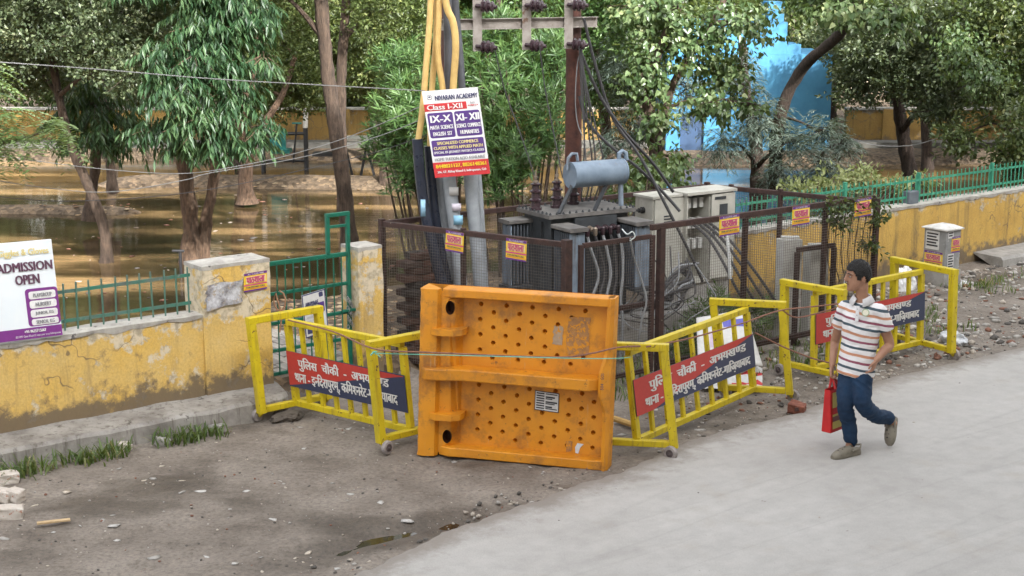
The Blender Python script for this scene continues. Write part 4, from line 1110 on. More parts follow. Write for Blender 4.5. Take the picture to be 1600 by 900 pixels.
# service wires crossing the park side
ml = flat('weathered_wire', (.22, .22, .215), .6)
cable('pale service wire crossing highest from the tree tops to the academy board', [(-60, 93, 14.5), (150, 108, 15.0), (330, 123, 15.4), (520, 134, 15.8), (664, 142, 16.1)], .0055, ml, 'service_wire')
cable('pale service wire dipping across the thick trunks', [(-60, 236, 16.5), (60, 252, 16.6), (180, 266, 16.8), (290, 271, 17.0), (380, 258, 17.2), (460, 240, 17.2), (560, 208, 17.1), (694, 150, 16.95)], .005, ml, 'service_wire')
cable('pale service wire crossing lowest over the water', [(-60, 272, 16.0), (60, 292, 16.2), (170, 300, 16.4), (285, 282, 16.6), (330, 270, 16.8), (470, 246, 17.0), (600, 210, 17.0), (694, 170, 16.95)], .005, ml, 'service_wire')
cable('dark service wire running just under the two pale ones', [(-60, 300, 15.8), (80, 314, 16.0), (230, 308, 16.2), (350, 292, 16.4), (480, 264, 16.9), (600, 234, 16.95), (694, 200, 16.95)], .0045, mk, 'service_wire')
cable('white wire running in front of the far yellow wall behind the trunk', [(1298, 143, 34.8), (1380, 143, 30), (1435, 152, 28), (1500, 138, 27), (1650, 60, 26)], .008, ml, 'service_wire')
cable('white wire strung through the trees right of the blue hut', [(1298, 128, 34.8), (1390, 124, 30), (1470, 118, 28), (1660, 90, 27.5)], .007, ml, 'service_wire')
cable('slack white wire hanging low before the far yellow wall', [(1330, 216, 26), (1370, 227, 26), (1430, 226, 26), (1500, 202, 26), (1560, 170, 26), (1660, 100, 26)], .007, ml, 'service_wire')
# ------------------------------------------------------------------ orange plastic barrier standing on its side
def orangemat():
    m, nt, N, L, b = _nt('orange_plastic')
    v = _coord(nt)
    col = _ramp(nt, _noise(nt, v, 2.5, 5, .6), [(.3, (.55, .205, .010)), (.65, (.66, .27, .014))])
    f = _ramp(nt, _noise(nt, v, 3.4, 7, .72), [(.50, 0.0), (.68, .75)])
    col = _mix(nt, f, col, (.19, .085, .03))
    f = _ramp(nt, _noise(nt, v, 12, 7, .75), [(.62, 0.0), (.68, .85)])
    col = _mix(nt, f, col, (.10, .055, .03))
    f = _ramp(nt, _noise(nt, _coord(nt, (30, 30, 3)), 1.0, 6, .7), [(.62, 0.0), (.75, .6)])
    col = _mix(nt, f, col, (.46, .34, .20))
    L.new(col, b.inputs['Base Color'])
    L.new(_ramp(nt, _noise(nt, v, 6, 5), [(.3, .33), (.7, .62)]), b.inputs['Roughness'])
    _bump(nt, b, _noise(nt, v, 18, 5, .6), .12, .01)
    return m
OR = orangemat(); OR_HOLE = flat('orange_shadowed_cup', (.50, .17, .01))
BO = Vector((-.80, 13.21, .012)); BX = Vector((.954, -.30, .0)).normalized(); BN = Vector((-.30, -.954, .0)).normalized(); BZ = (UP + BX * .022 - BN * .035).normalized()
def B(x, o, z): return BO + BX * x + BN * o + BZ * z
bar_root = thing('road_barrier', 'orange plastic road barrier stood on end, dimpled inside, across the yard corner', 'barrier', BO + BX * .86)
BW, BH = 1.72, 1.50
def tri_fill(name, outer, holes, depth_fn, mat, parent):
    """flat sheet with holes, from a 2D curve: returns mesh object in barrier space"""
    cu = bpy.data.curves.new(name, 'CURVE'); cu.dimensions = '2D'; cu.fill_mode = 'BOTH'; cu.extrude = 0
    for loop in [outer] + holes:
        sp = cu.splines.new('POLY'); sp.points.add(len(loop) - 1); sp.use_cyclic_u = True
        for pt, (x, z) in zip(sp.points, loop): pt.co = (x, z, 0, 1)
    o = bpy.data.objects.new(name, cu); COL.objects.link(o)
    me = bpy.data.meshes.new_from_object(o)
    bpy.data.objects.remove(o); bpy.data.curves.remove(cu)
    for vtx in me.vertices: vtx.co = B(vtx.co.x, depth_fn(vtx.co.x), vtx.co.y)
    me.materials.clear(); me.materials.append(mat); me.name = name
    return link(name, me, parent)
dim = []
for half in (0, 1):
    ztop = 1.36 if half == 0 else .635
    for r in range(8):
        xs_ = [.51, .745, .98, 1.215, 1.45] if r % 2 == 0 else [.63, .865, 1.10, 1.335] + ([1.565] if half else [])
        for x in xs_:
            z = ztop - .068 * r
            if .12 < z and not (.66 < z < .84): dim.append((x + random.uniform(-.003, .003), z))
circ = lambda cx_, cz, rx, rz, n=12: [(cx_ + rx * math.cos(k * math.tau / n), cz + rz * math.sin(k * math.tau / n)) for k in range(n)]
tri_fill('recessed_panel', [(.34, .03), (BW - .02, .03), (BW - .02, BH - .03), (.34, BH - .03)], [circ(x, z, .021, .021, 10) for x, z in dim], lambda x: 0.0, OR, bar_root)
cup = MB()
prof = [(.0, .0225), (.006, .021), (.055, .015), (.056, .0005)]
cup._lathe(Vector((0, 0, 0)), -BN, prof, 12, None)
cup.f = [f for f in cup.f if len(f) == 4]; cup.m = [0] * len(cup.f)
cup_me = cup.mesh('dimple', OR)
cup_me.polygons.foreach_set('use_smooth', [True] * len(cup_me.polygons))
for x, z in dim: link('dimple', cup_me, bar_root, B(x, .001, z))
# bellied side column with two oval ports
PROF = [(.0, -.06), (.0, .155), (.012, .175), (.075, .185), (.165, .165), (.185, .115), (.235, .110), (.29, .10), (.335, .055), (.352, .0)]
def col_strip(i, holes=()):
    a, b_ = PROF[i], PROF[i + 1]
    return a, b_
mb = MB(); NZ = 46
ring = []
for k in range(NZ + 1):
    z = BH * k / NZ
    sc_ = .008 * abs(math.sin(z * math.pi / .115)) ** .5                      # scalloped outer edge
    pts = [B(x + (sc_ if i in (1, 2) else 0), o, z) for i, (x, o) in enumerate(PROF[:6])]
    ring.append(pts)
for r in ring: mb.v += [tuple(p) for p in r]
m_ = 6
for k in range(NZ):
    for j in range(m_ - 1): mb.f.append((k * m_ + j, k * m_ + j + 1, (k + 1) * m_ + j + 1, (k + 1) * m_ + j)); mb.m.append(0)
mb.f.append(tuple(range(m_))); mb.f.append(tuple(NZ * m_ + j for j in range(m_))); mb.m += [0, 0]
mb.build('side_column', OR, bar_root, True)
xs_p = [p[0] for p in PROF[5:]]; os_p = [p[1] for p in PROF[5:]]
tri_fill('ported_face', [(.186, .02), (.21, .02), (.235, .02), (.26, .02), (.29, .02), (.315, .02), (.335, .02), (.352, .02), (.352, BH - .02), (.335, BH - .02), (.315, BH - .02), (.29, BH - .02), (.26, BH - .02), (.235, BH - .02), (.21, BH - .02), (.186, BH - .02)],
         [circ(.262, 1.33, .040, .062, 20), circ(.262, .17, .040, .062, 20)], lambda x: float(np.interp(x, xs_p, os_p)), OR, bar_root)
for z in (1.33, .17):
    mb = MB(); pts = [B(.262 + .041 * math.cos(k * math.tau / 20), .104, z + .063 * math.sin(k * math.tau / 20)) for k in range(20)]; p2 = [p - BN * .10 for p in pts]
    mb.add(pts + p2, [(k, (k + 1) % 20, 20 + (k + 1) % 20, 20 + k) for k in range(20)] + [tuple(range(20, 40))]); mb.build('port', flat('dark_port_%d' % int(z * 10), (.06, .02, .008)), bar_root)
for z in (1.13, .37):                                                        # short cleats on the column
    mb = MB(); pts = [(.10, .17), (.19, .215), (.33, .20), (.395, .15), (.41, .09), (.40, .0), (.2, .05)]
    mb.prism([B(x, o, z - .03) for x, o in pts], BZ * .055); mb.build('cleat', OR, bar_root)
mb = MB(); pts = [(.02, .16), (.09, .235), (.19, .225), (.40, .17), (1.55, .165), (1.64, .10), (1.66, .0), (.02, .0)]
mb.prism([B(x, o, .70) for x, o in pts], BZ * .105); lg = mb.build('middle_shelf', OR, bar_root)
bv = lg.modifiers.new('b', 'BEVEL'); bv.width = .012; bv.segments = 2
for z0, z1, o_ in ((BH - .075, BH, .13), (0.0, .085, .15)):
    mb = MB(); pts = [(.19, .112), (.30, o_), (.42, o_ * .9), (BW - .05, o_ * .8), (BW, o_ * .55), (BW, -.05), (.19, -.05)]
    mb.prism([B(x, o, z0) for x, o in pts], BZ * (z1 - z0)); lp_ = mb.build('edge_lip', OR, bar_root)
    bv = lp_.modifiers.new('b', 'BEVEL'); bv.width = .010; bv.segments = 2
mb = MB()
zz = [0, .30, .52, .66, .86, 1.02, BH]; oo = [.13, .12, .13, .175, .175, .13, .11]; xx = [1.655, 1.655, 1.65, 1.615, 1.615, 1.65, 1.655]
for z, o_, x in zip(zz, oo, xx): mb.v += [tuple(B(x, -.02, z)), tuple(B(x + .01, o_ * .8, z)), tuple(B(x + .045, o_, z)), tuple(B(BW + .006, o_ * .7, z)), tuple(B(BW + .006, -.06, z))]
for k in range(len(zz) - 1):
    for j in range(4): mb.f.append((k * 5 + j, k * 5 + j + 1, k * 5 + 6 + j, k * 5 + 5 + j)); mb.m.append(0)
mb.f += [tuple(range(5)), tuple(30 + j for j in range(5))]; mb.m += [0, 0]
mb.build('side_flange', OR, bar_root)
mb = MB(); mb.add([B(.0, -.06, .0), B(BW, -.06, .0), B(BW, -.06, BH), B(.0, -.06, BH)], [(0, 1, 2, 3)])
bk = mb.build('back_sheet', OR, bar_root)
for z in (.82, .73):
    mb = MB(); fr = (B(1.66, .185, z), BX * .02 - BN * .0, -BZ * .05); lettering(mb, 'GOS' if z > .8 else '504', (B(1.655, .182, z), BZ * .055, BX * .028), (0, 0, 1, 1), 0, 0, .002); mb.build('moulded_mark', INK['navy'], bar_root, fixn=False)
mb = MB()
fr = (B(1.03, .004, .63), BX * .22 - BZ * .012, -BZ * .175)
block(mb, fr, (0, 0, 1, 1), 0, .002); block(mb, fr, (.03, .04, .97, .96), 1, .003)
for k in range(7):
    y = .08 + .125 * k
    block(mb, fr, (.07, y, .40, y + .07), 0, .004); block(mb, fr, (.45, y + .02 * (k % 2), .93 - .1 * (k % 3), y + .055 + .05 * (k % 2)), 0, .004)
nb = mb.build('printed_notice', [INK['black'], INK['paper']], bar_root, fixn=False); nb['label'] = 'torn black and white notice stuck on the lower half'
def patch(x0, z0, x1, z1, mat, name):
    mb = MB(); pts = []
    for (a, b_), (c, d) in zip([(x0, z0), (x1, z0), (x1, z1), (x0, z1)], [(x1, z0), (x1, z1), (x0, z1), (x0, z0)]):
        for k in range(6): pts.append(B(a + (c - a) * k / 6 + random.uniform(-.008, .008), .0025, b_ + (d - b_) * k / 6 + random.uniform(-.008, .008)))
    mb.prism(pts, BN * .0015); return mb.build(name, mat, bar_root)
glue = M('scraped_glue', (.40, .20, .07), (.25, .13, .06), 22, .85, chips=((.58, .24, .02), .52, 26)); glue2 = M('grey_glue', (.42, .30, .20), (.30, .22, .15), 22, .8, chips=((.58, .24, .02), .55, 26))
patch(1.30, .97, 1.50, 1.30, glue, 'bill_remnant'); patch(1.175, 1.05, 1.26, 1.21, glue2, 'bill_remnant'); patch(1.33, .105, 1.38, .20, glue, 'bill_remnant')
mb = MB(); mb.prism([B(x, .003, z) for x, z in ((1.415, .10), (1.44, .095), (1.455, .15), (1.485, .185), (1.43, .19), (1.41, .15))], BN * .002); mb.build('paper_scrap', flat('scrap_paper', (.6, .66, .72)), bar_root)

# ------------------------------------------------------------------ yellow police barricades
TX1 = 'पुिलस  चौकी  -  अभयख|~ण|ड'; TX2 = 'थाना - इ|~न|िदरापुरम्, किम|~श|नरेट-गािज़याबाद'
RED = flat('sign_red', (.47, .045, .035), .45); NAVY = flat('sign_navy', (.035, .045, .095), .45); LETT = flat('sign_white', (.72, .72, .70), .5)
wt = M('worn_white_wheel', (.34, .31, .30), (.17, .15, .145), 16, .7); wh = M('dark_hub', (.10, .08, .08), (.05, .04, .04), 20, .6)
def barricade(label, e1, e2, shift, board, zb=(.41, .75), nbar=9, wheels=(0, 1, 2, 3)):
    """e1, e2 = (corner, corner) of the two end frames at the top"""
    root = thing('police_barricade', label, 'barricade', ((e1[0] + e2[1]) / 2).xy.to_3d(), 'yellow police barricades')
    zt = e1[0].z; zb0 = .13
    def low(p, z=zb0): return p + shift * ((zt - z) / (zt - zb0)) + UP * (z - zt)
    k = 0
    ax = ((e2[0] + e2[1]) - (e1[0] + e1[1])).normalized()
    for a, b_ in (e1, e2):
        d = (b_ - a).normalized()
        for p, sg in ((a, 1), (b_, -1)):
            m = MB(); m.bar(p + d * sg * .0 - UP * .032, low(p, zb0 - .03), .080, .072, up=d, ch=.005); m.build('post', MAT['yellow'], root)
            if k in wheels:
                side = -1 if (a - e1[0]).length < .01 else 1
                c = low(p, .066) + ax * side * .068
                m = MB(); axx = ax * side
                m.lathe(c - axx * .022, axx, [(0, .02), (0, .036), (.002, .058), (.010, .064), (.034, .064), (.042, .058), (.044, .036), (.040, .034)], 22)
                w_ = m.build('wheel', wt, root, True)
                m = MB(); m.lathe(c - axx * .022, axx, [(0, .012), (.002, .035), (.046, .035), (.048, .014), (.062, .013), (.064, .004)], 14); m.build('hub', wh, w_, True)
                m = MB(); m.bar(low(p, zb0 - .03), c - axx * .03 + UP * .0, .035, .02, up=d); m.build('fork', MAT['yellow'], root)
            k += 1
        m = MB(); m.bar(a - d * .040, b_ + d * .040, .074, .066, ch=.005); m.build('top_bar', MAT['yellow'], root)
        m = MB(); m.bar(low(a) + d * .04, low(b_) - d * .04, .064, .058, ch=.005); m.build('bottom_bar', MAT['yellow'], root)
    m1 = (e1[0] + e1[1]) / 2 - UP * .062 + ax * .03; m2 = (e2[0] + e2[1]) / 2 - UP * .062 - ax * .03
    m = MB(); m.bar(m1, m2, .058, .058, ch=.004); m.build('top_rail', MAT['yellow'], root)
    l1 = low(m1, .20); l2 = low(m2, .20)
    m = MB(); m.bar(l1, l2, .058, .058, ch=.004); m.build('bottom_rail', MAT['yellow'], root)
    for i in range(nbar + 2):
        q = i / (nbar + 1); a = m1.lerp(m2, q); b_ = l1.lerp(l2, q)
        wd = .062 if i in (0, nbar + 1) else .044
        dd = (b_ - a).normalized()
        m = MB(); m.bar(a + dd * .028, b_ - dd * .028, wd, .036 if wd < .05 else .055, up=ax.cross(UP), ch=.003)
        m.build('end_upright' if wd > .05 else 'upright_bar', MAT['yellow'], root)
    nn = ax.cross(UP); nn = nn if nn.y < 0 else -nn
    f = lambda p, z: low(p, z) + nn * .040
    TL = f(m1, zb[1]) - ax * .02; TR = f(m2, zb[1]) + ax * .02; BL = f(m1, zb[0]) - ax * .02
    fr = (TL, TR - TL, BL - TL)
    m = MB(); m.box(TL + fr[1] * .5 + fr[2] * .5 - nn * .002, fr[1] * .5, fr[2] * .5, nn * .003); bd = m.build('sign_board', NAVY, root)
    sp = board.get('split', (1.0, .0, .0, .97))
    m = MB(); nr = fr[2].cross(fr[1]).normalized()
    pts = [(0, 0), (sp[0], sp[1]), (sp[2], sp[3])] if sp[2] <= .001 else [(0, 0), (sp[0], sp[1]), (sp[2], sp[3]), (0, 1)]
    m.add([fr[0] + fr[1] * x + fr[2] * y + nr * .0022 for x, y in pts], [tuple(range(len(pts)))]); m.build('red_field', RED, bd, fixn=False)
    m = MB(); lettering(m, TX1, fr, board['l1'], 0, .0035, .004); lettering(m, TX2, fr, board['l2'], 0, .003, .004); m.build('lettering', LETT, bd, fixn=False)['kind'] = 'stuff'
    return root
ZT = 1.0
g1 = G(392, 501, ZT); g2 = G(497, 483, ZT); g3 = G(580, 538, ZT); d_ = (g2 - g1)
barricade('yellow barricade with a sign, between the park gate and the orange barrier', (g1, g2), (g3, g3 + d_ * .98), Vector((.07, 0, 0)), dict(l1=(.10, .10, .87, .50), l2=(.06, .48, .93, .92), split=(1.0, .03, .0, .97)), (.37, .72), 7)
g1 = G(1038, 543, ZT); g0 = g1 + Vector((-.66, .10, 0)); g2 = G(1115, 471, ZT); g3 = G(1222, 476, ZT)
barricade('yellow barricade with a slanting sign, between the orange barrier and the brick', (g1, g0), (g3, g2), Vector((.10, -.03, 0)), dict(l1=(.11, .10, .92, .50), l2=(.07, .52, .95, .93), split=(1.0, .0, .13, 1.0)), (.43, .76), 7)
g1 = G(1226, 441, ZT); g2 = G(1316, 457, ZT); g3 = G(1398, 406, ZT); g4 = G(1490, 425, ZT)
barricade('yellow barricade behind the walking person', (g2, g1), (g4, g3), Vector((.02, -.02, 0)), dict(l1=(.08, .10, .86, .50), l2=(.06, .50, .94, .93), split=(1.0, .0, .13, 1.0)), (.46, .78), 7)

# rope and string between them
rp_ = M('brown_rope', (.26, .13, .09), (.16, .08, .06), 30, .9); gs = flat('green_string', (.16, .48, .36), .5)
cable('thin brown rope strung from the gate-side barricade across the orange barrier', [(450, 500, 14.15), (520, 518, 13.75), (585, 545, 12.98), (655, 550, 12.85), (700, 552, 12.78), (790, 556, 12.62), (880, 558, 12.56), (925, 552, 12.50), (965, 543, 12.55), (1000, 541, 12.8)], .008, rp_, 'rope')
cable('green string strung tight across the orange barrier', [(588, 552, 12.93), (660, 554, 12.83), (780, 557, 12.58), (900, 560, 12.5), (962, 560, 12.45), (985, 558, 12.9)], .0045, gs, 'string')
cable('thin brown rope running along the slanting-sign barricade to the next one', [(1010, 542, 12.95), (1080, 528, 13.4), (1160, 505, 14.1), (1215, 486, 14.5), (1262, 480, 14.7), (1318, 474, 14.9)], .008, rp_, 'rope')
cable('lower brown rope between the two barricades near the brick', [(1180, 520, 14.4), (1224, 542, 14.55), (1270, 560, 14.6), (1310, 570, 14.8)], .008, rp_, 'rope')
cable('brown rope slung from post to post behind the walking person', [(1222, 484, 14.55), (1245, 496, 14.7), (1290, 486, 14.85), (1318, 478, 14.95)], .008, rp_, 'rope')
kn = MB(); kp = G(586, 550, .95)
for k in range(9):
    c = at(586 + 3 * math.cos(k), 550 + 2 * math.sin(k * 2), 12.93); kn.tube([c, c + Vector((random.uniform(-.05, .05), -.02, random.uniform(-.05, .03)))], .005, 5)
tag(kn.build('string_knot', gs), 'knot of green string on the barricade post by the orange barrier', 'string')

# ------------------------------------------------------------------ grey kerbside cabinet with stickers
cc = G(1474, 452); cu = Vector((.80, .60, 0)); cv = Vector((-.60, .80, 0))
kc = thing('kerbside_cabinet', 'grey kerbside cabinet covered with stickers in front of the streaked wall', 'cabinet', cc + cu * .16 + cv * .2)
def kbox(mb, a0, a1, b0, b1, z0, z1): mb.box(cc + cu * (a0 + a1) / 2 + cv * (b0 + b1) / 2 + UP * (z0 + z1) / 2, cu * (a1 - a0) / 2, cv * (b1 - b0) / 2, UP * (z1 - z0) / 2)
cabg = M('kerb_cabinet_grey', (.30, .305, .305), (.19, .195, .195), 5, .5, stain=((.2, .18, .16), .6), chips=((.6, .6, .6), .64, 9))
mb = MB(); kbox(mb, -.01, .34, -.01, .39, -.05, .24); mb.build('base', MAT['concrete'], kc)
mb = MB(); kbox(mb, .012, .32, .012, .37, .24, .79); mb.build('body', cabg, kc)
mb = MB(); a0, a1, b0, b1 = -.02, .35, -.02, .40
rect = [cc + cu * a + cv * b + UP * .792 for a, b in ((a0, b0), (a1, b0), (a1, b1), (a0, b1))]
top = [cc + cu * a + cv * b + UP * .85 for a, b in ((.06, .10), (.27, .10), (.27, .28), (.06, .28))]
mb.add(rect + [p + UP * .018 for p in rect] + top, [(0, 1, 2, 3)] + [(k, (k + 1) % 4, 4 + (k + 1) % 4, 4 + k) for k in range(4)] + [(4 + k, 4 + (k + 1) % 4, 8 + (k + 1) % 4, 8 + k) for k in range(4)] + [(8, 9, 10, 11)])
mb.build('lid', M('flaked_white_lid', (.62, .61, .58), (.40, .39, .37), 6, .7, chips=((.2, .19, .18), .6, 10)), kc)
def face_frame(left, a, z, w, h):
    if left: return (cc + cv * (.37 - a) + cu * .008 + UP * z, -cv * w, -UP * h)
    return (cc + cu * (.012 + a) + cv * .008 + UP * z, cu * w, -UP * h)
def notice(lab, fr, mat, n):
    bl = [((0, 0, 1, 1), mat, 0)] + [((.08, .1 + .8 * k / n, .92 - .12 * (k % 2), .1 + .8 * (k + .55) / n), INK['black'], 0) for k in range(n)]
    poster('pasted_notice', lab, 'notice', fr, mat, bl, [], None, .002)
notice('white printed notice on the shaded side of the kerbside cabinet', face_frame(True, .03, .765, .22, .25), INK['paper'], 5)
sticker('yellow sticker on the shaded side of the kerbside cabinet below the notice', face_frame(True, .02, .49, .30, .21), None)
sticker('yellow sticker, upper right on the street side of the kerbside cabinet', face_frame(False, .12, .70, .18, .22), None)
notice('white strip of notice on the street side of the kerbside cabinet', face_frame(False, .05, .47, .13, .22), INK['paper'], 5)
notice('torn white scrap at the top of the kerbside cabinet', face_frame(False, .04, .775, .11, .09), INK['paper'], 2)
mb = MB(); mb.box(W(13.0, -.12, 1.10), WU * .11, WN * .06, UP * .095)
jb = mb.build('junction_box', M('slate_box', (.12, .14, .16), None, 8, .6)); tag(jb, 'small slate-grey box fixed to the light green railing', 'box'); bv = jb.modifiers.new('b', 'BEVEL'); bv.width = .012

# ------------------------------------------------------------------ white banner propped against the fence
bn = thing('banner', 'crumpled white printed banner propped behind the slanting-sign barricade', 'banner', G(1130, 600))
c0, c1_, c2_, c3_ = at(1088, 497, 15.95), at(1164, 484, 16.05), at(1192, 572, 15.6), at(1090, 560, 15.55)
mb = MB(); NN = 14
for i in range(NN + 1):
    for j in range(NN + 1):
        a = i / NN; b_ = j / NN
        p = c0.lerp(c1_, a).lerp(c3_.lerp(c2_, a), b_); p = p + Vector((0, -1, 0)) * (.04 * noise.noise((a * 4, b_ * 3, 1)) + .015 * noise.noise((a * 11, b_ * 9, 2)))
        mb.v.append(tuple(p))
for i in range(NN):
    for j in range(NN): mb.f.append((i * (NN + 1) + j, (i + 1) * (NN + 1) + j, (i + 1) * (NN + 1) + j + 1, i * (NN + 1) + j + 1)); mb.m.append(1 if (6 < i < 13 and 1 < j < 4) else (2 if (2 < i < 5 and 4 < j < 10) else 0))
o = mb.build('sheet', [INK['paper'], flat('banner_blue', (.12, .12, .48)), flat('banner_lilac', (.55, .45, .58))], bn, True); sm = o.modifiers.new('t', 'SOLIDIFY'); sm.thickness = .004
mb = MB()
for i in range(13):
    for j in range(9):
        p = G(1095 + i * 8, 583 + j * 4) ; p.z = .05 + .07 * abs(noise.noise((i * .5, j * .6, 3))); mb.v.append(tuple(p))
for i in range(12):
    for j in range(8): mb.f.append((i * 9 + j, (i + 1) * 9 + j, (i + 1) * 9 + j + 1, i * 9 + j + 1)); mb.m.append(1 if (j % 4 == 2 and i > 5) else 0)
o = mb.build('fallen_end', [INK['paper'], INK['red']], bn, False); sm = o.modifiers.new('t', 'SOLIDIFY'); sm.thickness = .004

# ------------------------------------------------------------------ bricks, bags and other litter
def rough_brick(name, lab, cat, p, rot, size, mat, group=None, frog=False):
    bm = bmesh.new(); bmesh.ops.create_cube(bm, size=1)
    bmesh.ops.scale(bm, vec=size, verts=bm.verts)
    bmesh.ops.subdivide_edges(bm, edges=bm.edges, cuts=3, use_grid_fill=True)
    for v in bm.verts:
        q = v.co * 22 + Vector(p) * 5
        v.co += Vector((noise.noise(q), noise.noise(q + Vector((7, 0, 0))), noise.noise(q + Vector((0, 9, 0))))) * .012
    me = bpy.data.meshes.new(name); bm.to_mesh(me); bm.free(); me.materials.append(mat)
    o = link(name, me, None, p, rot); bv = o.modifiers.new('b', 'BEVEL'); bv.width = .006; bv.limit_method = 'ANGLE'
    return tag(o, lab, cat, group)
mbrick = M('red_brick', (.26, .10, .065), (.15, .06, .045), 12, .95, bump=.5, chips=((.06, .05, .05), .62, 10)); mpale = M('plastered_brick', (.58, .54, .49), (.42, .36, .31), 7, .95, bump=.5, chips=((.42, .22, .15), .60, 8))
p = G(1245, 647); p.z = .062
bk_root = thing('brick', 'loose red brick wedged beside the barricade wheel at the road edge', 'brick', p - UP * .055)
fb = rough_brick('brick_block', None, None, p, (.25, .1, -.5), (.16, .10, .11), mbrick); adopt(fb, bk_root)
m = MB(); m.box(p + Vector((.012, -.058, .008)), Vector((.045, .02, .003)), Vector((-.002, .006, 0)), Vector((0, 0, .018))); m.build('frog_recess', flat('frog_dark', (.07, .035, .03)), bk_root)
for (px, py, z, rz, lab) in ((10, 756, .05, .5, 'pale plastered brick, topmost of the heap at the weedy kerb'), (2, 782, .05, -.3, 'pale plastered brick in the middle of the heap at the weedy kerb'), (26, 783, .05, -.5, 'broken pale brick end, broken red showing, in the heap at the weedy kerb'), (16, 810, .05, .25, 'pale plastered brick, lowest of the heap at the weedy kerb')):
    p = G(px, py); p.z = z; rough_brick('loose_brick', lab, 'brick', p, (.06, .1, rz), (.20, .11, .10) if px != 26 else (.12, .10, .10), mpale, 'pale bricks in the heap')
p = G(108, 702); p.z = .04
for (px, py, sx, lab) in ((195, 705, .12, 'white stone lying in the weeds at the pavement foot'), (255, 697, .13, 'grey stone at the pavement foot between two clumps of weeds'), (340, 676, .15, 'flat grey stone at the pavement foot near the barricade wheel')):
    p = G(px, py); p.z = .04; rough_brick('stone', lab, 'stone', p, (.1, .2, px * .1), (sx, .09, .08), mpale if px < 200 else MAT['concrete'])
m = MB(); a = G(58, 823); b_ = G(110, 817); a.z = b_.z = .028; m.bar(a, b_, .045, .012); tag(m.build('wood_splinter', M('pale_wood', (.52, .38, .22), (.40, .28, .15), 15, .8)), 'pale wooden splinter lying on the dirt near the bricks', 'wood')
m = MB(); a = G(960, 662); b_ = G(990, 672); a.z = b_.z = .05; m.tube([a, b_], .03, 8); tag(m.build('bamboo_stub', M('bamboo', (.55, .36, .13), None, 10, .7), smooth=True), 'short yellow bamboo stub on the ground behind the orange barrier', 'bamboo')
def bag(name, lab, px, py, r, mat, flatn=.45, seed=1):
    bm = bmesh.new(); bmesh.ops.create_icosphere(bm, subdivisions=4, radius=1)
    for v in bm.verts:
        d = v.co.normalized(); k = 1 + .35 * noise.noise(d * 1.7 + Vector((seed, 0, 0))) + .16 * abs(noise.noise(d * 5 + Vector((0, seed, 0)))) + .06 * noise.noise(d * 13)
        v.co = Vector((d.x * r * k, d.y * r * .7 * k, max(-.5, d.z) * r * flatn * k))
    me = bpy.data.meshes.new(name); bm.to_mesh(me); bm.free(); me.materials.append(mat)
    p = G(px, py); p.z = r * flatn * .42
    return tag(link(name, me, None, p, (0, 0, seed)), lab, 'plastic bag')
pl_w = M('white_plastic', (.74, .75, .76), (.55, .56, .57), 9, .32); pl_s = M('silver_plastic', (.62, .64, .67), (.40, .42, .45), 7, .28); pl_b = M('blue_plastic', (.03, .25, .58), (.4, .55, .7), 6, .35)
bag('plastic_bag', 'silvery plastic bag lying on the dirt right of the last barricade', 1488, 535, .18, pl_s, .5, 2)
bag('plastic_bag', 'bright blue plastic bag behind the last barricade', 1422, 425, .14, pl_b, .7, 5)
bag('plastic_bag', 'white plastic bag slumped behind the last barricade rails', 1412, 455, .17, pl_w, 1.3, 7)
bag('plastic_bag', 'white plastic bag at the foot of the fence end post', 1330, 452, .16, pl_w, 1.0, 9)
bag('plastic_bag', 'pale blue plastic bag on the kerb by the kerbside cabinet', 1512, 396, .13, flat('pale_blue_plastic', (.40, .55, .75), .35), .6, 11)
bag('plastic_bag', 'small white cup-sized bag beside the kerbside cabinet base', 1506, 450, .07, pl_w, 1.0, 13)
# slab of rag and mud under the gate-side barricade
bag('rag', 'muddy crumpled rag lying under the gate-side barricade', 448, 655, .16, M('muddy_rag', (.10, .085, .07), None, 12, .95, bump=.5), .35, 4)['category'] = 'rag'

# stones, chips and scraps strewn about (nobody could count them)
rng = np.random.default_rng(3)
def strew(name, label, pts, smin, smax, flatk, mats, power=2.5, jag=.35):
    """irregular little polyhedra, one mesh"""
    base = []
    bm = bmesh.new(); bmesh.ops.create_icosphere(bm, subdivisions=1, radius=1)
    bv = np.array([tuple(v.co) for v in bm.verts]); bf = np.array([[v.index for v in f.verts] for f in bm.faces]); bm.free()
    n = len(pts); V = []; F = []; MI = []
    for i, (x, y, z) in enumerate(pts):
        s = smin + (smax - smin) * rng.random() ** power
        q = bv * (1 + rng.uniform(-jag, jag, (len(bv), 1))) * s * np.array([1, rng.uniform(.5 if jag < .5 else .2, 1), flatk * rng.uniform(.6, 1.3)])
        a = rng.uniform(0, 6.28); c, sn = math.cos(a), math.sin(a)
        q = np.stack([q[:, 0] * c - q[:, 1] * sn, q[:, 0] * sn + q[:, 1] * c, q[:, 2]], 1)
        V.append(q + (x, y, z + s * flatk * .35)); F.append(bf + len(bv) * i); MI += [int(rng.integers(len(mats)))] * len(bf)
    o = link(name, np_mesh(name, np.concatenate(V), np.concatenate(F), mats, MI)); return tag(o, label, 'litter', kind='stuff')
def scatter(n, s0, s1, t0, t1, bias=1.0, exclude_road=True):
    out = []
    while len(out) < n:
        s = rng.uniform(s0, s1); t = t0 + (t1 - t0) * rng.random() ** bias; p = W(s, t)
        out.append((p.x, p.y))
    A = np.array(out); z = height(A[:, 0], A[:, 1]); rs = road_side(A[:, 0], A[:, 1])
    k = rs < .02
    return [(x, y, zz) for (x, y), zz, kk in zip(out, z, k) if kk]
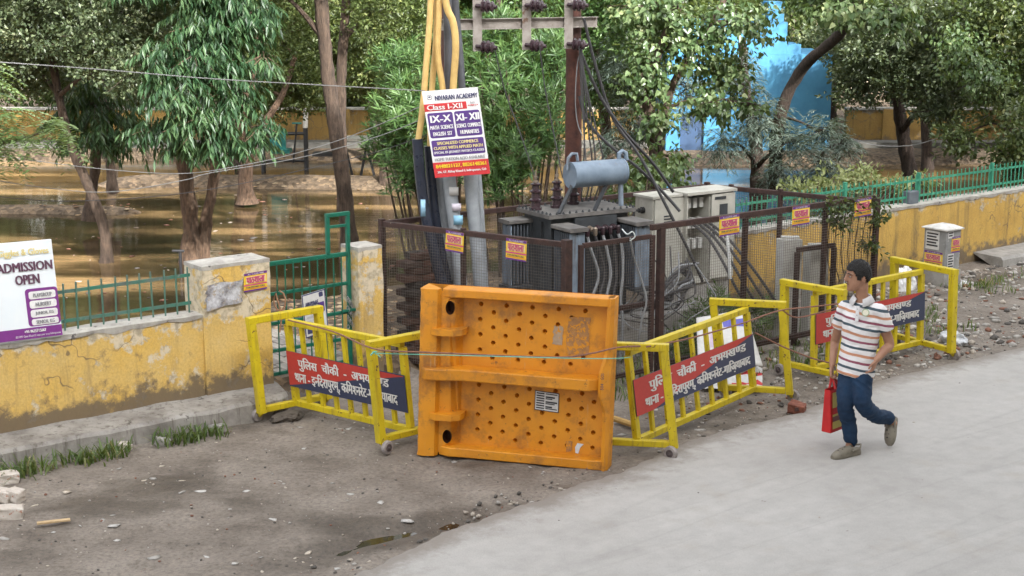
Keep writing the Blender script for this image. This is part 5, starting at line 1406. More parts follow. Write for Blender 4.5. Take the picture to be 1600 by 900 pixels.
st_m = [M('rubble_grey', (.40, .38, .35), (.25, .235, .215), 20, .95), M('rubble_tan', (.46, .41, .35), (.30, .26, .22), 20, .95), M('rubble_white', (.50, .48, .45), (.36, .34, .31), 20, .95), M('rubble_brick', (.26, .13, .09), (.16, .08, .06), 20, .95), M('rubble_dark', (.12, .11, .10), (.07, .065, .06), 20, .95)]
strew('rubble', 'grey and white rubble strewn before the far streaked wall', scatter(3000, 9.6, 21, .4, 3.4, 1.7), .010, .065, .5, [st_m[0], st_m[1], st_m[0], st_m[2], st_m[3], st_m[4]])
strew('rubble', 'small stones strewn round the foot of the yard fence', scatter(900, 5.5, 11, 1.6, 3.2), .008, .05, .6, st_m)
strew('grit', 'dark grit and pebbles over the trodden dirt', scatter(2600, -3.5, 12, .55, 5.2), .004, .017, .6, [st_m[0], st_m[4], st_m[1], st_m[4], st_m[3]], 3.0)
chip_m = [flat('chip_white', (.50, .485, .46), .9), flat('chip_grey', (.36, .345, .32), .9), flat('chip_buff', (.52, .46, .38), .9)]
strew('scraps', 'pale scraps of plaster and paper trodden into the dirt', scatter(520, -3.2, 11, .7, 5.2), .010, .060, .12, chip_m, 3.0, .62)
pe = []
for i in range(420):
    k = rng.integers(90, len(ED) - 200); p = ED[k]; d = ED[k + 1] - ED[k]; d = d / (np.linalg.norm(d) + 1e-9); off_ = abs(rng.normal(0, .16))
    x, y = p[0] - d[1] * (off_ + .02), p[1] + d[0] * (off_ + .02); pe.append((x, y, .0))
strew('grit', 'gravel edging between dirt and road', pe, .005, .03, .6, [st_m[0], st_m[1], st_m[4]], 3)
rd = []
while len(rd) < 46:
    x, y = rng.uniform(-1, 7), rng.uniform(10.2, 17)
    if road_side(np.array([x]), np.array([y]))[0] > .2: rd.append((x, y, RZ - .002))
strew('grit', 'scattered specks and dry leaves on the pale road', rd, .006, .026, .22, [st_m[4], st_m[1], chip_m[0], st_m[4]], 3)
# ------------------------------------------------------------------ walking person
def solid(name, mb, voxel, it, mat, parent, fac=.5, fold=0.0):
    """joins the collected shapes into one continuous skin"""
    me = mb.mesh(name + '_raw', mat)
    bm = bmesh.new(); bm.from_mesh(me); bmesh.ops.recalc_face_normals(bm, faces=bm.faces); bm.to_mesh(me); bm.free()
    o = bpy.data.objects.new('raw', me); COL.objects.link(o)
    r = o.modifiers.new('r', 'REMESH'); r.mode = 'VOXEL'; r.voxel_size = voxel
    s = o.modifiers.new('s', 'SMOOTH'); s.iterations = it; s.factor = fac
    dg = bpy.context.evaluated_depsgraph_get()
    out = bpy.data.meshes.new_from_object(o.evaluated_get(dg)); out.name = name
    bpy.data.objects.remove(o)
    if fold:                                                     # creases of the cloth
        for v, n_ in zip(out.vertices, [x.vector.copy() for x in out.vertex_normals]):
            q = v.co; k = noise.noise((q.x * 7, q.y * 7, q.z * 15 + 2.5 * noise.noise(q * 5))) ; k2 = noise.noise((q.x * 16 + 9, q.y * 16, q.z * 26))
            v.co = q + n_ * fold * ((1 - 2.4 * abs(k)) * .8 + .45 * k2)
    out.materials.clear(); out.materials.append(mat)
    out.polygons.foreach_set('use_smooth', [True] * len(out.polygons))
    return link(name, out, parent)
def eloft(mb, secs, seg=24):
    """sections: (centre, half-axis, half-axis)"""
    vs = []
    for c, a, b in secs:
        for k in range(seg): t = k * math.tau / seg; vs.append(Vector(c) + Vector(a) * math.cos(t) + Vector(b) * math.sin(t))
    n = len(secs)
    fs = [(i * seg + k, i * seg + (k + 1) % seg, (i + 1) * seg + (k + 1) % seg, (i + 1) * seg + k) for i in range(n - 1) for k in range(seg)]
    fs += [tuple(range(seg - 1, -1, -1)), tuple((n - 1) * seg + k for k in range(seg))]
    mb.add(vs, fs)
def ball(mb, c, ax, ay, az, n=10):
    secs = []
    for i in range(1, n): t = math.pi * i / n; secs.append((Vector(c) - Vector(az) * math.cos(t), Vector(ax) * math.sin(t), Vector(ay) * math.sin(t)))
    eloft(mb, secs, 16)
def limb(mb, P, R, seg=16): Q = catmull([Vector(p) for p in P], 5); n = len(Q); mb.tube(Q, [float(np.interp(i / (n - 1) * (len(R) - 1), range(len(R)), R)) for i in range(n)], seg)

skin = M('skin', (.36, .195, .125), (.30, .155, .10), 12, .5)
hairm = M('black_hair', (.010, .0085, .008), (.004, .0035, .0035), 60, .55, bump=1.0, bscale=120)
def polomat():
    m, nt, N, L, b = _nt('striped_polo')
    v = _coord(nt); sep = N.new('ShaderNodeSeparateXYZ'); L.new(v, sep.inputs[0])
    wv = _math(nt, 'MULTIPLY', _math(nt, 'SUBTRACT', _noise(nt, v, 6, 2), .5), .020)
    slant = _math(nt, 'ADD', _math(nt, 'MULTIPLY', sep.outputs[0], .16), _math(nt, 'MULTIPLY', sep.outputs[1], .0))
    z = _math(nt, 'ADD', _math(nt, 'ADD', sep.outputs[2], wv), slant)
    ph = _math(nt, 'FRACT', _math(nt, 'DIVIDE', _math(nt, 'SUBTRACT', z, .475), .186))
    W_ = (.72, .71, .72); O_ = (.52, .25, .15); NV = (.055, .085, .11); MR = (.25, .07, .11)
    r = N.new('ShaderNodeValToRGB'); r.color_ramp.interpolation = 'CONSTANT'; el = r.color_ramp.elements
    stops = [(0, O_), (.125, W_), (.333, NV), (.455, W_), (.667, MR), (.785, W_)]
    while len(el) < len(stops): el.new(.5)
    for e, (p, c) in zip(el, stops): e.position = p; e.color = rgb(c)
    L.new(ph, r.inputs[0])
    L.new(r.outputs[0], b.inputs['Base Color']); b.inputs['Roughness'].default_value = .85
    _bump(nt, b, _math(nt, 'ADD', _noise(nt, _coord(nt, (1.5, 1.5, .8)), 9, 3, .5), _math(nt, 'MULTIPLY', _noise(nt, v, 200, 2), .08)), .55, .03)
    return m
polo = polomat()
trou = M('navy_jersey', (.009, .033, .078), (.006, .021, .052), 7, .85, bump=.6, bscale=11)
clogm = M('taupe_clog', (.215, .195, .155), (.155, .14, .11), 10, .6)
LT = Vector((.84, -.54, 0)).normalized(); FT = Vector((-.54, -.84, 0)).normalized()
person = thing('person', 'walking person in striped polo, navy joggers and clogs, head turned aside', 'person', G(1322, 714, RZ))
# shirt
mb = MB()
def sec(px, py, Y, a, b, tilt=0): return (at(px, py, Y), LT * a + UP * tilt, FT * b)
eloft(mb, [sec(1337, 584, 13.085, .168, .136, -.012), sec(1338, 574, 13.085, .168, .132, -.012), sec(1340, 555, 13.085, .160, .120, -.01), sec(1343, 535, 13.085, .157, .110), sec(1346, 512, 13.08, .172, .118), sec(1348, 495, 13.085, .178, .114), sec(1348, 484, 13.095, .170, .096), sec(1348, 476, 13.105, .130, .080), sec(1348.5, 471, 13.11, .075, .064)])
shL = at(1373, 487, 13.01); shR = at(1321, 481, 13.19)
elL = at(1390, 538, 13.02); wrL = at(1369, 563, 12.86); elR = at(1305, 532, 13.33); wrR = at(1300, 572, 13.19)
limb(mb, [shL - LT * .05, shL, shL.lerp(elL, .25) + LT * .012, shL.lerp(elL, .55) + LT * .012], [.06, .070, .069, .072])
limb(mb, [shR + LT * .05, shR, shR.lerp(elR, .25), shR.lerp(elR, .55)], [.06, .068, .068, .070])
shirt = solid('polo_shirt', mb, .0085, 5, polo, person, .5, .007)
# trousers
hipR = at(1327, 582, 13.12); knR = at(1321, 636, 13.0); anR = at(1329, 691, 13.05); hipL = at(1347, 580, 13.04); knL = at(1349, 631, 12.93); anL = at(1391, 655, 13.21)
mb = MB()
eloft(mb, [sec(1337, 560, 13.09, .138, .10), sec(1337, 575, 13.09, .146, .108), sec(1337, 590, 13.085, .152, .112), sec(1336, 598, 13.08, .13, .10)])
limb(mb, [hipR + UP * .06, hipR, hipR.lerp(knR, .5) + FT * .02, knR, knR.lerp(anR, .45) - FT * .02, anR + UP * .02, anR], [.085, .090, .082, .070, .066, .056, .049])
limb(mb, [hipL + UP * .06, hipL, hipL.lerp(knL, .5) + FT * .015, knL, knL.lerp(anL, .5) + Vector((-.01, 0, -.035)), knL.lerp(anL, .88), anL], [.085, .093, .084, .074, .068, .057, .049])
trousers = solid('joggers', mb, .009, 4, trou, person, .5, .009)
# body: neck, head, arms, hands, ankles in one skin
mb = MB()
HC = at(1341, 431.5, 13.09); HK = 1.07; HF = Vector((-.985, -.17, -.02)).normalized(); HL = UP.cross(HF).normalized(); HU = HF.cross(HL)
def Hd(f, l, u): return HC + (HF * f + HL * l + HU * u) * HK
HFs, HLs, HUs = HF * HK, HL * HK, HU * HK
HS = [(-.120, .070, .030, .022), (-.112, .083, .012, .036), (-.095, .090, -.015, .048), (-.07, .091, -.04, .059), (-.04, .092, -.066, .067), (0, .090, -.088, .072), (.03, .094, -.098, .076), (.06, .091, -.100, .077), (.088, .075, -.090, .068), (.108, .048, -.068, .050), (.120, .012, -.035, .022)]
eloft(mb, [(Hd((f + b) / 2, 0, z), HFs * (f - b) / 2, HLs * w) for z, f, b, w in HS], 28)
eloft(mb, [(Hd(.092, 0, .025), HFs * .010, HLs * .008), (Hd(.100, 0, .0), HFs * .014, HLs * .010), (Hd(.104, 0, -.018), HFs * .021, HLs * .015), (Hd(.100, 0, -.032), HFs * .018, HLs * .019), (Hd(.092, 0, -.040), HFs * .008, HLs * .012)], 12)       # nose
ball(mb, Hd(.083, 0, -.062), HFs * .016, HLs * .024, HUs * .007); ball(mb, Hd(.081, 0, -.075), HFs * .015, HLs * .021, HUs * .008)                                     # lips
ball(mb, Hd(.078, 0, -.103), HFs * .016, HLs * .020, HUs * .016)                                                                                                     # chin
ball(mb, Hd(.080, .030, .024), HFs * .016, HLs * .026, HUs * .008); ball(mb, Hd(.080, -.030, .024), HFs * .016, HLs * .026, HUs * .008)                                # brow ridge
for s in (1, -1):
    ball(mb, Hd(-.012, s * .076, -.012), HFs * .020 + HUs * .006, HLs * .010, HUs * .033)
eloft(mb, [(at(1348, 474, 13.11), LT * .075, FT * .07), (at(1347.5, 466, 13.11), LT * .060, FT * .060), (Hd(-.030, 0, -.10), HLs * .054, HFs * .056), (Hd(-.030, 0, -.05), HLs * .052, HFs * .054)], 20)
limb(mb, [shL, shL.lerp(elL, .5), elL, elL.lerp(wrL, .35), wrL], [.052, .047, .041, .041, .027])
limb(mb, [shR, shR.lerp(elR, .5), elR, elR.lerp(wrR, .35), wrR], [.050, .046, .040, .038, .026])
def hand(mb, w, d, n, sgn, curl):
    """w wrist, d pointing along the hand, n = back-of-hand normal, sgn = side of the thumb"""
    d = d.normalized(); s = d.cross(n).normalized() * sgn; n = n.normalized()
    eloft(mb, [(w - d * .01, s * .026, n * .019), (w + d * .03, s * .034, n * .017), (w + d * .065, s * .040, n * .015), (w + d * .088, s * .039, n * .012)], 14)
    for k, ln in enumerate((.068, .078, .073, .058)):
        b = w + d * .082 + s * (.030 - .020 * k); P = [b]; a = 0
        for j in range(3):
            a += curl * (1 + .15 * k); P.append(P[-1] + (d * math.cos(a) - n * math.sin(a)) * ln * (.42, .32, .26)[j])
        mb.tube(P, [.0098, .0092, .0085, .007], 8)
    b = w + d * .022 + s * .026
    mb.tube([b, b + s * .026 + d * .022 - n * .008, b + s * .034 + d * .052 - n * .016, b + s * .028 + d * .074 - n * .022], [.014, .0125, .0105, .008], 8)
hand(mb, wrL, Vector((-.30, -.16, -.80)), Vector((.80, -.50, -.20)), 1, .38)
hand(mb, wrR, Vector((-.02, -.06, -1)), Vector((-.85, .5, 0)), -1, .85)
for a, toe in ((anR, Vector((-.015, -.01, -.075))), (anL, Vector((.035, .02, -.055)))): limb(mb, [a + (a - (a + toe)) * .5, a, a + toe], [.036, .037, .040])
eloft(mb, [sec(1337, 588, 13.085, .13, .09), sec(1338, 570, 13.085, .14, .095), sec(1343, 535, 13.085, .14, .09), sec(1348, 495, 13.085, .155, .09), sec(1348, 483, 13.095, .14, .075), sec(1348, 473, 13.11, .06, .055)])
limb(mb, [hipR + UP * .05, hipR.lerp(knR, .5) + FT * .02, knR, knR.lerp(anR, .45) - FT * .02, anR], [.07, .068, .055, .05, .036])
limb(mb, [hipL + UP * .05, hipL.lerp(knL, .5) + FT * .015, knL, knL.lerp(anL, .5) + Vector((-.01, 0, -.03)), anL], [.07, .068, .058, .052, .036])
body = solid('body', mb, .0055, 3, skin, person, .45)
# hair
SEG = 56; RI = 26; bm = bmesh.new(); grid = []
for i in range(RI + 1):
    ph = math.radians(-42 + 132 * i / RI); row = []
    for k in range(SEG):
        t = k * math.tau / SEG; cf, cl, cu = math.cos(t) * math.cos(ph), math.sin(t) * math.cos(ph), math.sin(ph)
        q = Vector((cf * 4, cl * 4, cu * 4))
        e = 1 + .045 * noise.noise(q) + .05 * noise.noise(q * 3.1) + .045 * noise.noise(q * 7.3)
        if cf > 0 and cu > .25: e += .05 * cf
        row.append(Vector((-.006 + cf * (.106 if cf > 0 else .106) * e, cl * (.085 + .006 * max(0, cu)) * e, .016 + cu * (.124 if cu > 0 else .10) * e)))
    grid.append(row)
vv = [[bm.verts.new(Hd(*p)) for p in r] for r in grid]
for i in range(RI):
    for k in range(SEG):
        p = grid[i][k]; t = (k + .5) * math.tau / SEG; a = abs((t + math.pi) % math.tau - math.pi) / math.pi
        hl = float(np.interp(a, [0, .20, .29, .38, .44, .50, .60, .75, 1], [.064, .060, .046, -.020, -.022, .020, .0, -.050, -.066])) + .008 * noise.noise((t * 6, 1, 1))
        if (p.z + grid[i + 1][k].z) / 2 > hl: bm.faces.new((vv[i][k], vv[i][(k + 1) % SEG], vv[i + 1][(k + 1) % SEG], vv[i + 1][k]))
bmesh.ops.delete(bm, geom=[v for v in bm.verts if not v.link_faces], context='VERTS')
bmesh.ops.remove_doubles(bm, verts=bm.verts, dist=.0005)
bmesh.ops.recalc_face_normals(bm, faces=bm.faces)
me = bpy.data.meshes.new('hair'); bm.to_mesh(me); bm.free(); me.materials.append(hairm); me.polygons.foreach_set('use_smooth', [True] * len(me.polygons))
hair = link('hair', me, person); sm = hair.modifiers.new('t', 'SOLIDIFY'); sm.thickness = .016; sm.offset = -1
for s in (1, -1):
    mb = MB(); ball(mb, Hd(.083, s * .033, .006), HF * .008, HL * .013, HU * .0065, 8); e_ = mb.build('eye', flat('eye_white_%d' % s, (.45, .42, .40), .3), person, True)
    mb = MB(); ball(mb, Hd(.0895, s * .033, .006), HF * .004, HL * .0065, HU * .006, 8); mb.build('iris', flat('iris_%d' % s, (.02, .012, .01), .3), e_, True)
    mb = MB(); mb.tube([Hd(.098, s * .014, .028), Hd(.096, s * .034, .034), Hd(.080, s * .056, .026)], [.004, .005, .003], 6); mb.build('eyebrow', hairm, person, True)
mb = MB(); mb.tube([Hd(.094, .026, -.056), Hd(.104, .010, -.050), Hd(.104, -.010, -.050), Hd(.094, -.026, -.056)], [.003, .005, .005, .003], 6); mb.build('moustache', M('faint_moustache', (.10, .055, .04), None, 60, .8), person, True)
# collar, placket, badge
cm = flat('collar_white', (.66, .65, .66), .85)
mb = MB(); cn = at(1347.5, 466, 13.105); NC = 25; P_in = []; P_mid = []; P_out = []
for k in range(NC):
    th = math.radians(-158 + 316 * k / (NC - 1)); dv_ = -FT * math.cos(th) + LT * math.sin(th); fr_ = max(0, (abs(th) - 1.9) / .86)
    P_in.append(cn + dv_ * .066 + UP * (.026 - .028 * fr_)); P_mid.append(cn + dv_ * .074 + UP * (.030 - .028 * fr_)); P_out.append(cn + dv_ * (.108 + .012 * fr_) - UP * (.026 + .030 * fr_))
mb.add(P_in + P_mid + P_out, [(r_ * NC + k, r_ * NC + k + 1, (r_ + 1) * NC + k + 1, (r_ + 1) * NC + k) for r_ in (0, 1) for k in range(NC - 1)])
col_ = mb.build('collar', cm, person, True); s_ = col_.modifiers.new('t', 'SOLIDIFY'); s_.thickness = .006; s_.offset = 0
chest = at(1341, 490, 12.975)
mb = MB(); pt = at(1340.5, 478, 12.995); pb = at(1338.5, 502, 12.963); mb.bar(pt, pb, .030, .006, up=FT); pk = mb.build('placket', cm, person)
for q in (.2, .6): mb = MB(); mb.lathe(pt.lerp(pb, q) + FT * .003, FT, [(0, .005), (.003, .005)], 8); mb.build('button', INK['grey'], pk)
bc_ = at(1352.5, 488.5, 12.945); bn_ = (FT + LT * .22 + UP * .18).normalized()
mb = MB(); mb.lathe(bc_, bn_, [(0, .033), (.006, .032)], 20); bd_ = mb.build('badge', flat('badge_rim', (.30, .42, .25), .5), person); mb = MB(); mb.lathe(bc_ + bn_ * .006, bn_, [(0, .026), (.002, .026)], 20); mb.build('badge_face', flat('badge_face', (.78, .76, .62), .5), bd_)
# clogs
def clog(heel, toe, up, lab):
    d = (toe - heel); ln = d.length; d.normalize(); s = d.cross(up).normalized(); up = s.cross(d).normalized()
    mb = MB(); secs = []
    for t, w, h in ((-.02, .022, .035), (.02, .034, .050), (.12, .040, .058), (.26, .041, .060), (.36, .043, .078), (.50, .048, .082), (.66, .053, .070), (.82, .051, .052), (.93, .040, .036), (1.0, .020, .022)):
        c = heel + d * ln * t
        secs.append((c, w, h))
    SG = 18; vs = []
    for c, w, h in secs:
        for k in range(SG):
            a = k * math.tau / SG; x = math.cos(a); z = math.sin(a)
            vs.append(c + s * w * (abs(x) ** .75) * (1 if x > 0 else -1) + up * (h * z ** .9 if z > 0 else max(-.012, .02 * z)) + up * .012)
    n = len(secs); fs = [(i * SG + k, i * SG + (k + 1) % SG, (i + 1) * SG + (k + 1) % SG, (i + 1) * SG + k) for i in range(n - 1) for k in range(SG)] + [tuple(range(SG)), tuple((n - 1) * SG + k for k in range(SG))]
    mb.add(vs, fs); o = mb.build('clog', clogm, person, True); o['label'] = lab
    mb = MB(); mb.tube([heel + d * ln * .40 + s * .050 + up * .055, heel + d * ln * .1 + s * .046 + up * .075, heel - d * ln * .06 + up * .085, heel + d * ln * .1 - s * .046 + up * .075, heel + d * ln * .40 - s * .050 + up * .055], .009, 8); mb.build('heel_strap', clogm, o, True)
    for i, (t, q) in enumerate([(.55, 0), (.55, .5), (.55, -.5), (.66, .28), (.66, -.28), (.66, .8), (.66, -.8), (.78, 0), (.78, .55), (.78, -.55), (.56, .98), (.56, -.98), (.78, .95), (.78, -.95)]):
        w = float(np.interp(t, [.5, .66, .82], [.048, .053, .051])); h = float(np.interp(t, [.5, .66, .82], [.082, .070, .052])); a = math.pi / 2 - q * 1.15
        p = heel + d * ln * t + s * w * math.cos(a) + up * (h * math.sin(a) + .012); nrm = (s * math.cos(a) * h + up * math.sin(a) * w).normalized()
        mb = MB(); mb.lathe(p - nrm * .002, nrm, [(0, .0085), (.003, .0085)], 8); mb.build('vent_hole', MAT['rubber'], o)
    mb = MB(); 
    return o
clog(G(1342, 709, RZ) , G(1300, 717.5, RZ), UP, 'planted clog')
clog(at(1399, 653, 13.29), at(1391, 697, 13.16), Vector((-.72, -.62, .18)), 'trailing clog, toe down')
# bag
bg_c = at(1306, 637, 13.20); bf_ = Vector((-.70, -.71, 0)).normalized(); bl_ = Vector((.71, -.70, 0)).normalized()
bagr = thing('shopping_bag', 'red shopping bag with yellow printed panel, carried in the far hand', 'bag', bg_c - UP * .2)
redm = M('red_bag_fabric', (.55, .022, .022), (.42, .016, .018), 8, .55)
mb = MB()
tw_ = [bg_c + bf_ * a + bl_ * b_ + UP * .195 for a, b_ in ((-.15, -.03), (.15, -.03), (.15, .03), (-.15, .03))]; bt_ = [bg_c + bf_ * a + bl_ * b_ - UP * .20 for a, b_ in ((-.145, -.05), (.145, -.05), (.145, .05), (-.145, .05))]
mb.add(bt_ + tw_, [(0, 1, 2, 3)] + [(k, (k + 1) % 4, 4 + (k + 1) % 4, 4 + k) for k in range(4)]); bo = mb.build('bag_body', redm, bagr); bv = bo.modifiers.new('b', 'BEVEL'); bv.width = .008; bv.segments = 2
fT = bg_c + bl_ * .034 + UP * .165; fB = bg_c + bl_ * .051 - UP * .165
mb = MB(); fr = (fT - bf_ * -.12, -bf_ * .24, fB - fT); 
block(mb, fr, (0, 0, 1, 1), 0, .002); block(mb, fr, (.0, .42, 1, .60), 1, .003); block(mb, fr, (.0, .66, 1, .80), 2, .003); mb.build('printed_panel', [flat('bag_yellow', (.55, .44, .10), .5), redm, flat('bag_brown', (.16, .05, .05), .5)], bagr, fixn=False)
for b_ in (.03, -.03):
    mb = MB(); h0 = bg_c + bl_ * b_ + UP * .19; top = wrR + Vector((-.005, -.01, -.085))
    mb.tube(catmull([h0 + bf_ * .07, (h0 + bf_ * .05).lerp(top, .6), top, (h0 - bf_ * .05).lerp(top, .6), h0 - bf_ * .07], 5), .011, 6); mb.build('handle', redm, bagr, True)
# ------------------------------------------------------------------ trees and shrubs
LR = np.random.default_rng(11)
def unit(a): return a / (np.linalg.norm(a, axis=-1, keepdims=True) + 1e-9)
# leaf outlines: (across, along, lift) per vertex, and faces; the fold along the midrib lifts both halves
SHAPES = dict(
    lance=(np.array([(0, 0, 0), (.5, .42, .16), (0, 1, -.05), (-.5, .42, .16)]), np.array([(0, 1, 2), (0, 2, 3)])),
    oval=(np.array([(0, 0, 0), (.5, .5, .2), (0, 1, 0), (-.5, .5, .2)]), np.array([(0, 1, 2), (0, 2, 3)])),
    heart=(np.array([(0, 0, 0), (.5, .12, .14), (.40, .55, .12), (0, 1.15, -.12), (-.40, .55, .12), (-.5, .12, .14)]), np.array([(0, 1, 2), (0, 2, 3), (0, 3, 4), (0, 4, 5)])))
def leaf_geo(P, D, Nn, Ln, Wd, shape):
    """arrays: base point, direction, normal, length, width -> verts, tris"""
    sv, sf = SHAPES[shape]
    D = unit(D); S = unit(np.cross(D, Nn)); Nn = np.cross(S, D)
    V = (P[:, None, :] + S[:, None, :] * (sv[None, :, 0:1] * Wd[:, None, None]) + D[:, None, :] * (sv[None, :, 1:2] * Ln[:, None, None]) + Nn[:, None, :] * (sv[None, :, 2:3] * Wd[:, None, None]))
    n = len(P); k = len(sv)
    F = (sf[None] + (np.arange(n) * k)[:, None, None]).reshape(-1, 3)
    return V.reshape(-1, 3), F
UPV = np.array([0, 0, 1.0])
def rnd(n): return LR.normal(size=(n, 3))
SPEC = {   # leaves per twig, twig length, leaf length, leaf width, outline
    'poly': (12, .30, .165, .034, 'lance'), 'small': (10, .18, .072, .040, 'oval'), 'fine': (10, .2, .06, .032, 'oval'), 'oleander': (13, .09, .145, .020, 'lance'),
    'feather': (18, .30, .095, .014, 'lance'), 'heart': (7, .20, .085, .072, 'heart'), 'pinn': (22, .38, .080, .034, 'lance'), 'broad': (8, .22, .12, .06, 'oval')}
def crown_arrays(blobs, spec, lai=3.2, scale=1.0):
    k, tl, ll, lw, shape = SPEC[spec]; ll *= scale; lw *= scale
    VV, FF, o = [], [], 0; tw = []
    for c, r in blobs:
        area = math.pi * (r[0] * r[2] + r[0] * r[1] * .6)
        n = max(4, int(lai * area / (ll * lw * .55) / k))
        d = unit(rnd(n)); rad = LR.random((n, 1)) ** .45
        wob = 1 + .28 * np.sin(d[:, :1] * 5 + c.x * 3) * np.cos(d[:, 2:] * 6 + c.z)
        base = np.array(c) + d * rad * np.array(r) * wob
        out = unit(d * np.array([1, 1, .5]) + .5 * unit(rnd(n)))
        if spec == 'poly': out = unit(out * np.array([1, 1, .15]) + np.array([0, 0, -.55]))
        elif spec == 'oleander': out = unit(out * .7 + np.array([0, 0, .55]))
        elif spec == 'feather': out = unit(out * np.array([1, 1, .4]) + np.array([0, 0, -.15]))
        elif spec == 'pinn': out = unit(out * np.array([1, 1, .3]) + np.array([0, 0, -.1]))
        tw.append((base[:: max(1, n // 40)], out[:: max(1, n // 40)]))
        T_ = np.repeat(out, k, 0); Pb = np.repeat(base, k, 0); j = np.tile(np.arange(k), n)[:, None] / max(1, k - 1)
        rv = unit(rnd(n * k))
        side = unit(np.cross(T_, UPV)) * np.where(np.tile(np.arange(k), n) % 2 == 0, 1, -1)[:, None]
        if spec == 'poly':
            P = Pb + T_ * (j - .5) * tl; D = unit(T_ * .35 + side * .55 + np.array([0, 0, -.75]) + .25 * rv); Nn = unit(np.cross(D, np.cross(UPV, D)) + .35 * rv) 
        elif spec == 'oleander':
            P = Pb + T_ * (j - .5) * tl * 1.5; rad_ = unit(rv - T_ * (rv * T_).sum(1, keepdims=True)); D = unit(T_ * (.25 + .6 * j) + rad_ * .85); Nn = unit(T_ + .3 * unit(rnd(n * k)))
        elif spec == 'feather':
            P = Pb + T_ * (j - .5) * tl - np.array([0, 0, 1.0]) * (j ** 2) * tl * .5; D = unit(T_ * .65 + side * .6 + np.array([0, 0, -.25]) + .3 * rv); Nn = unit(UPV + .5 * rv)
        elif spec == 'pinn':
            P = Pb + T_ * (j - .2) * tl - np.array([0, 0, 1.0]) * (j ** 2) * tl * .35; D = unit(T_ * .35 + side + np.array([0, 0, -.18]) + .12 * rv); Nn = unit(UPV + .25 * rv)
        elif spec == 'heart':
            P = Pb + T_ * (j - .5) * tl * 1.4 + rv * .05; D = unit(np.array([0, 0, -.8]) + rv * .75 + T_ * .3); Nn = unit(unit(d).repeat(k, 0) + .8 * unit(rnd(n * k)) + UPV * .5)
        else:
            P = Pb + T_ * (j - .5) * tl + rv * .03; D = unit(T_ * .4 + rv * .9 + np.array([0, 0, -.15])); Nn = unit(UPV * .7 + .9 * unit(rnd(n * k)))
        s = LR.uniform(.65, 1.25, n * k)
        V, F = leaf_geo(P, D, Nn, ll * s, lw * s, shape)
        VV.append(V); FF.append(F + o); o += len(V)
    return np.concatenate(VV), np.concatenate(FF), tw
LM = dict(
    poly=leafmat('dark_mango_green_leaf', (.009, .027, .011), (.022, .058, .023), (.066, .118, .048), .42, .18),
    small=leafmat('olive_green_leaf', (.026, .042, .014), (.066, .096, .030), (.15, .185, .064), .40, .22, (.24, .26, .09)),
    grey=leafmat('grey_green_leaf', (.022, .036, .018), (.060, .083, .042), (.145, .175, .098), .36, .20, (.24, .26, .14)),
    olean=leafmat('bright_green_leaf', (.018, .050, .016), (.048, .105, .030), (.115, .195, .062), .38, .24),
    feather=leafmat('blue_green_leaf', (.030, .048, .038), (.068, .096, .078), (.145, .18, .150), .42, .15),
    heart=leafmat('fresh_green_leaf', (.025, .052, .019), (.066, .110, .044), (.155, .21, .096), .27, .24, (.24, .28, .13)),
    pinn=leafmat('light_green_leaf', (.055, .10, .036), (.115, .18, .064), (.21, .29, .12), .38, .28),
    dull=leafmat('dull_green_leaf', (.016, .028, .011), (.045, .066, .024), (.105, .135, .052), .36, .2, (.18, .19, .075)),
    sunny=leafmat('sunlit_yellow_green_leaf', (.08, .11, .035), (.21, .25, .10), (.36, .39, .19), .42, .28))  # last entry: sunlight on the railing shrub put into a pale leaf colour
def blob(px, py, Y, rx, ry, dep): return (at(px, py, Y), (rx * Y / FPX, dep, ry * Y / FPX))
def trunk_mesh(mb, P, r0, r1, seed=0, seg=12):
    Q = catmull(P); n = len(Q); o = len(mb.v)
    mb.tube(Q, [(r0 + (r1 - r0) * (i / (n - 1)) ** .8) * (1 + .10 * noise.noise((i * .5, seed, 0))) * (1.35 - .35 * min(1, i / 5)) for i in range(n)], seg)
    for i in range(o, len(mb.v)):
        v = Vector(mb.v[i]); mb.v[i] = tuple(v + Vector((noise.noise(v * 5), noise.noise(v * 5 + Vector((9, 0, 0))), 0)) * r0 * .22)
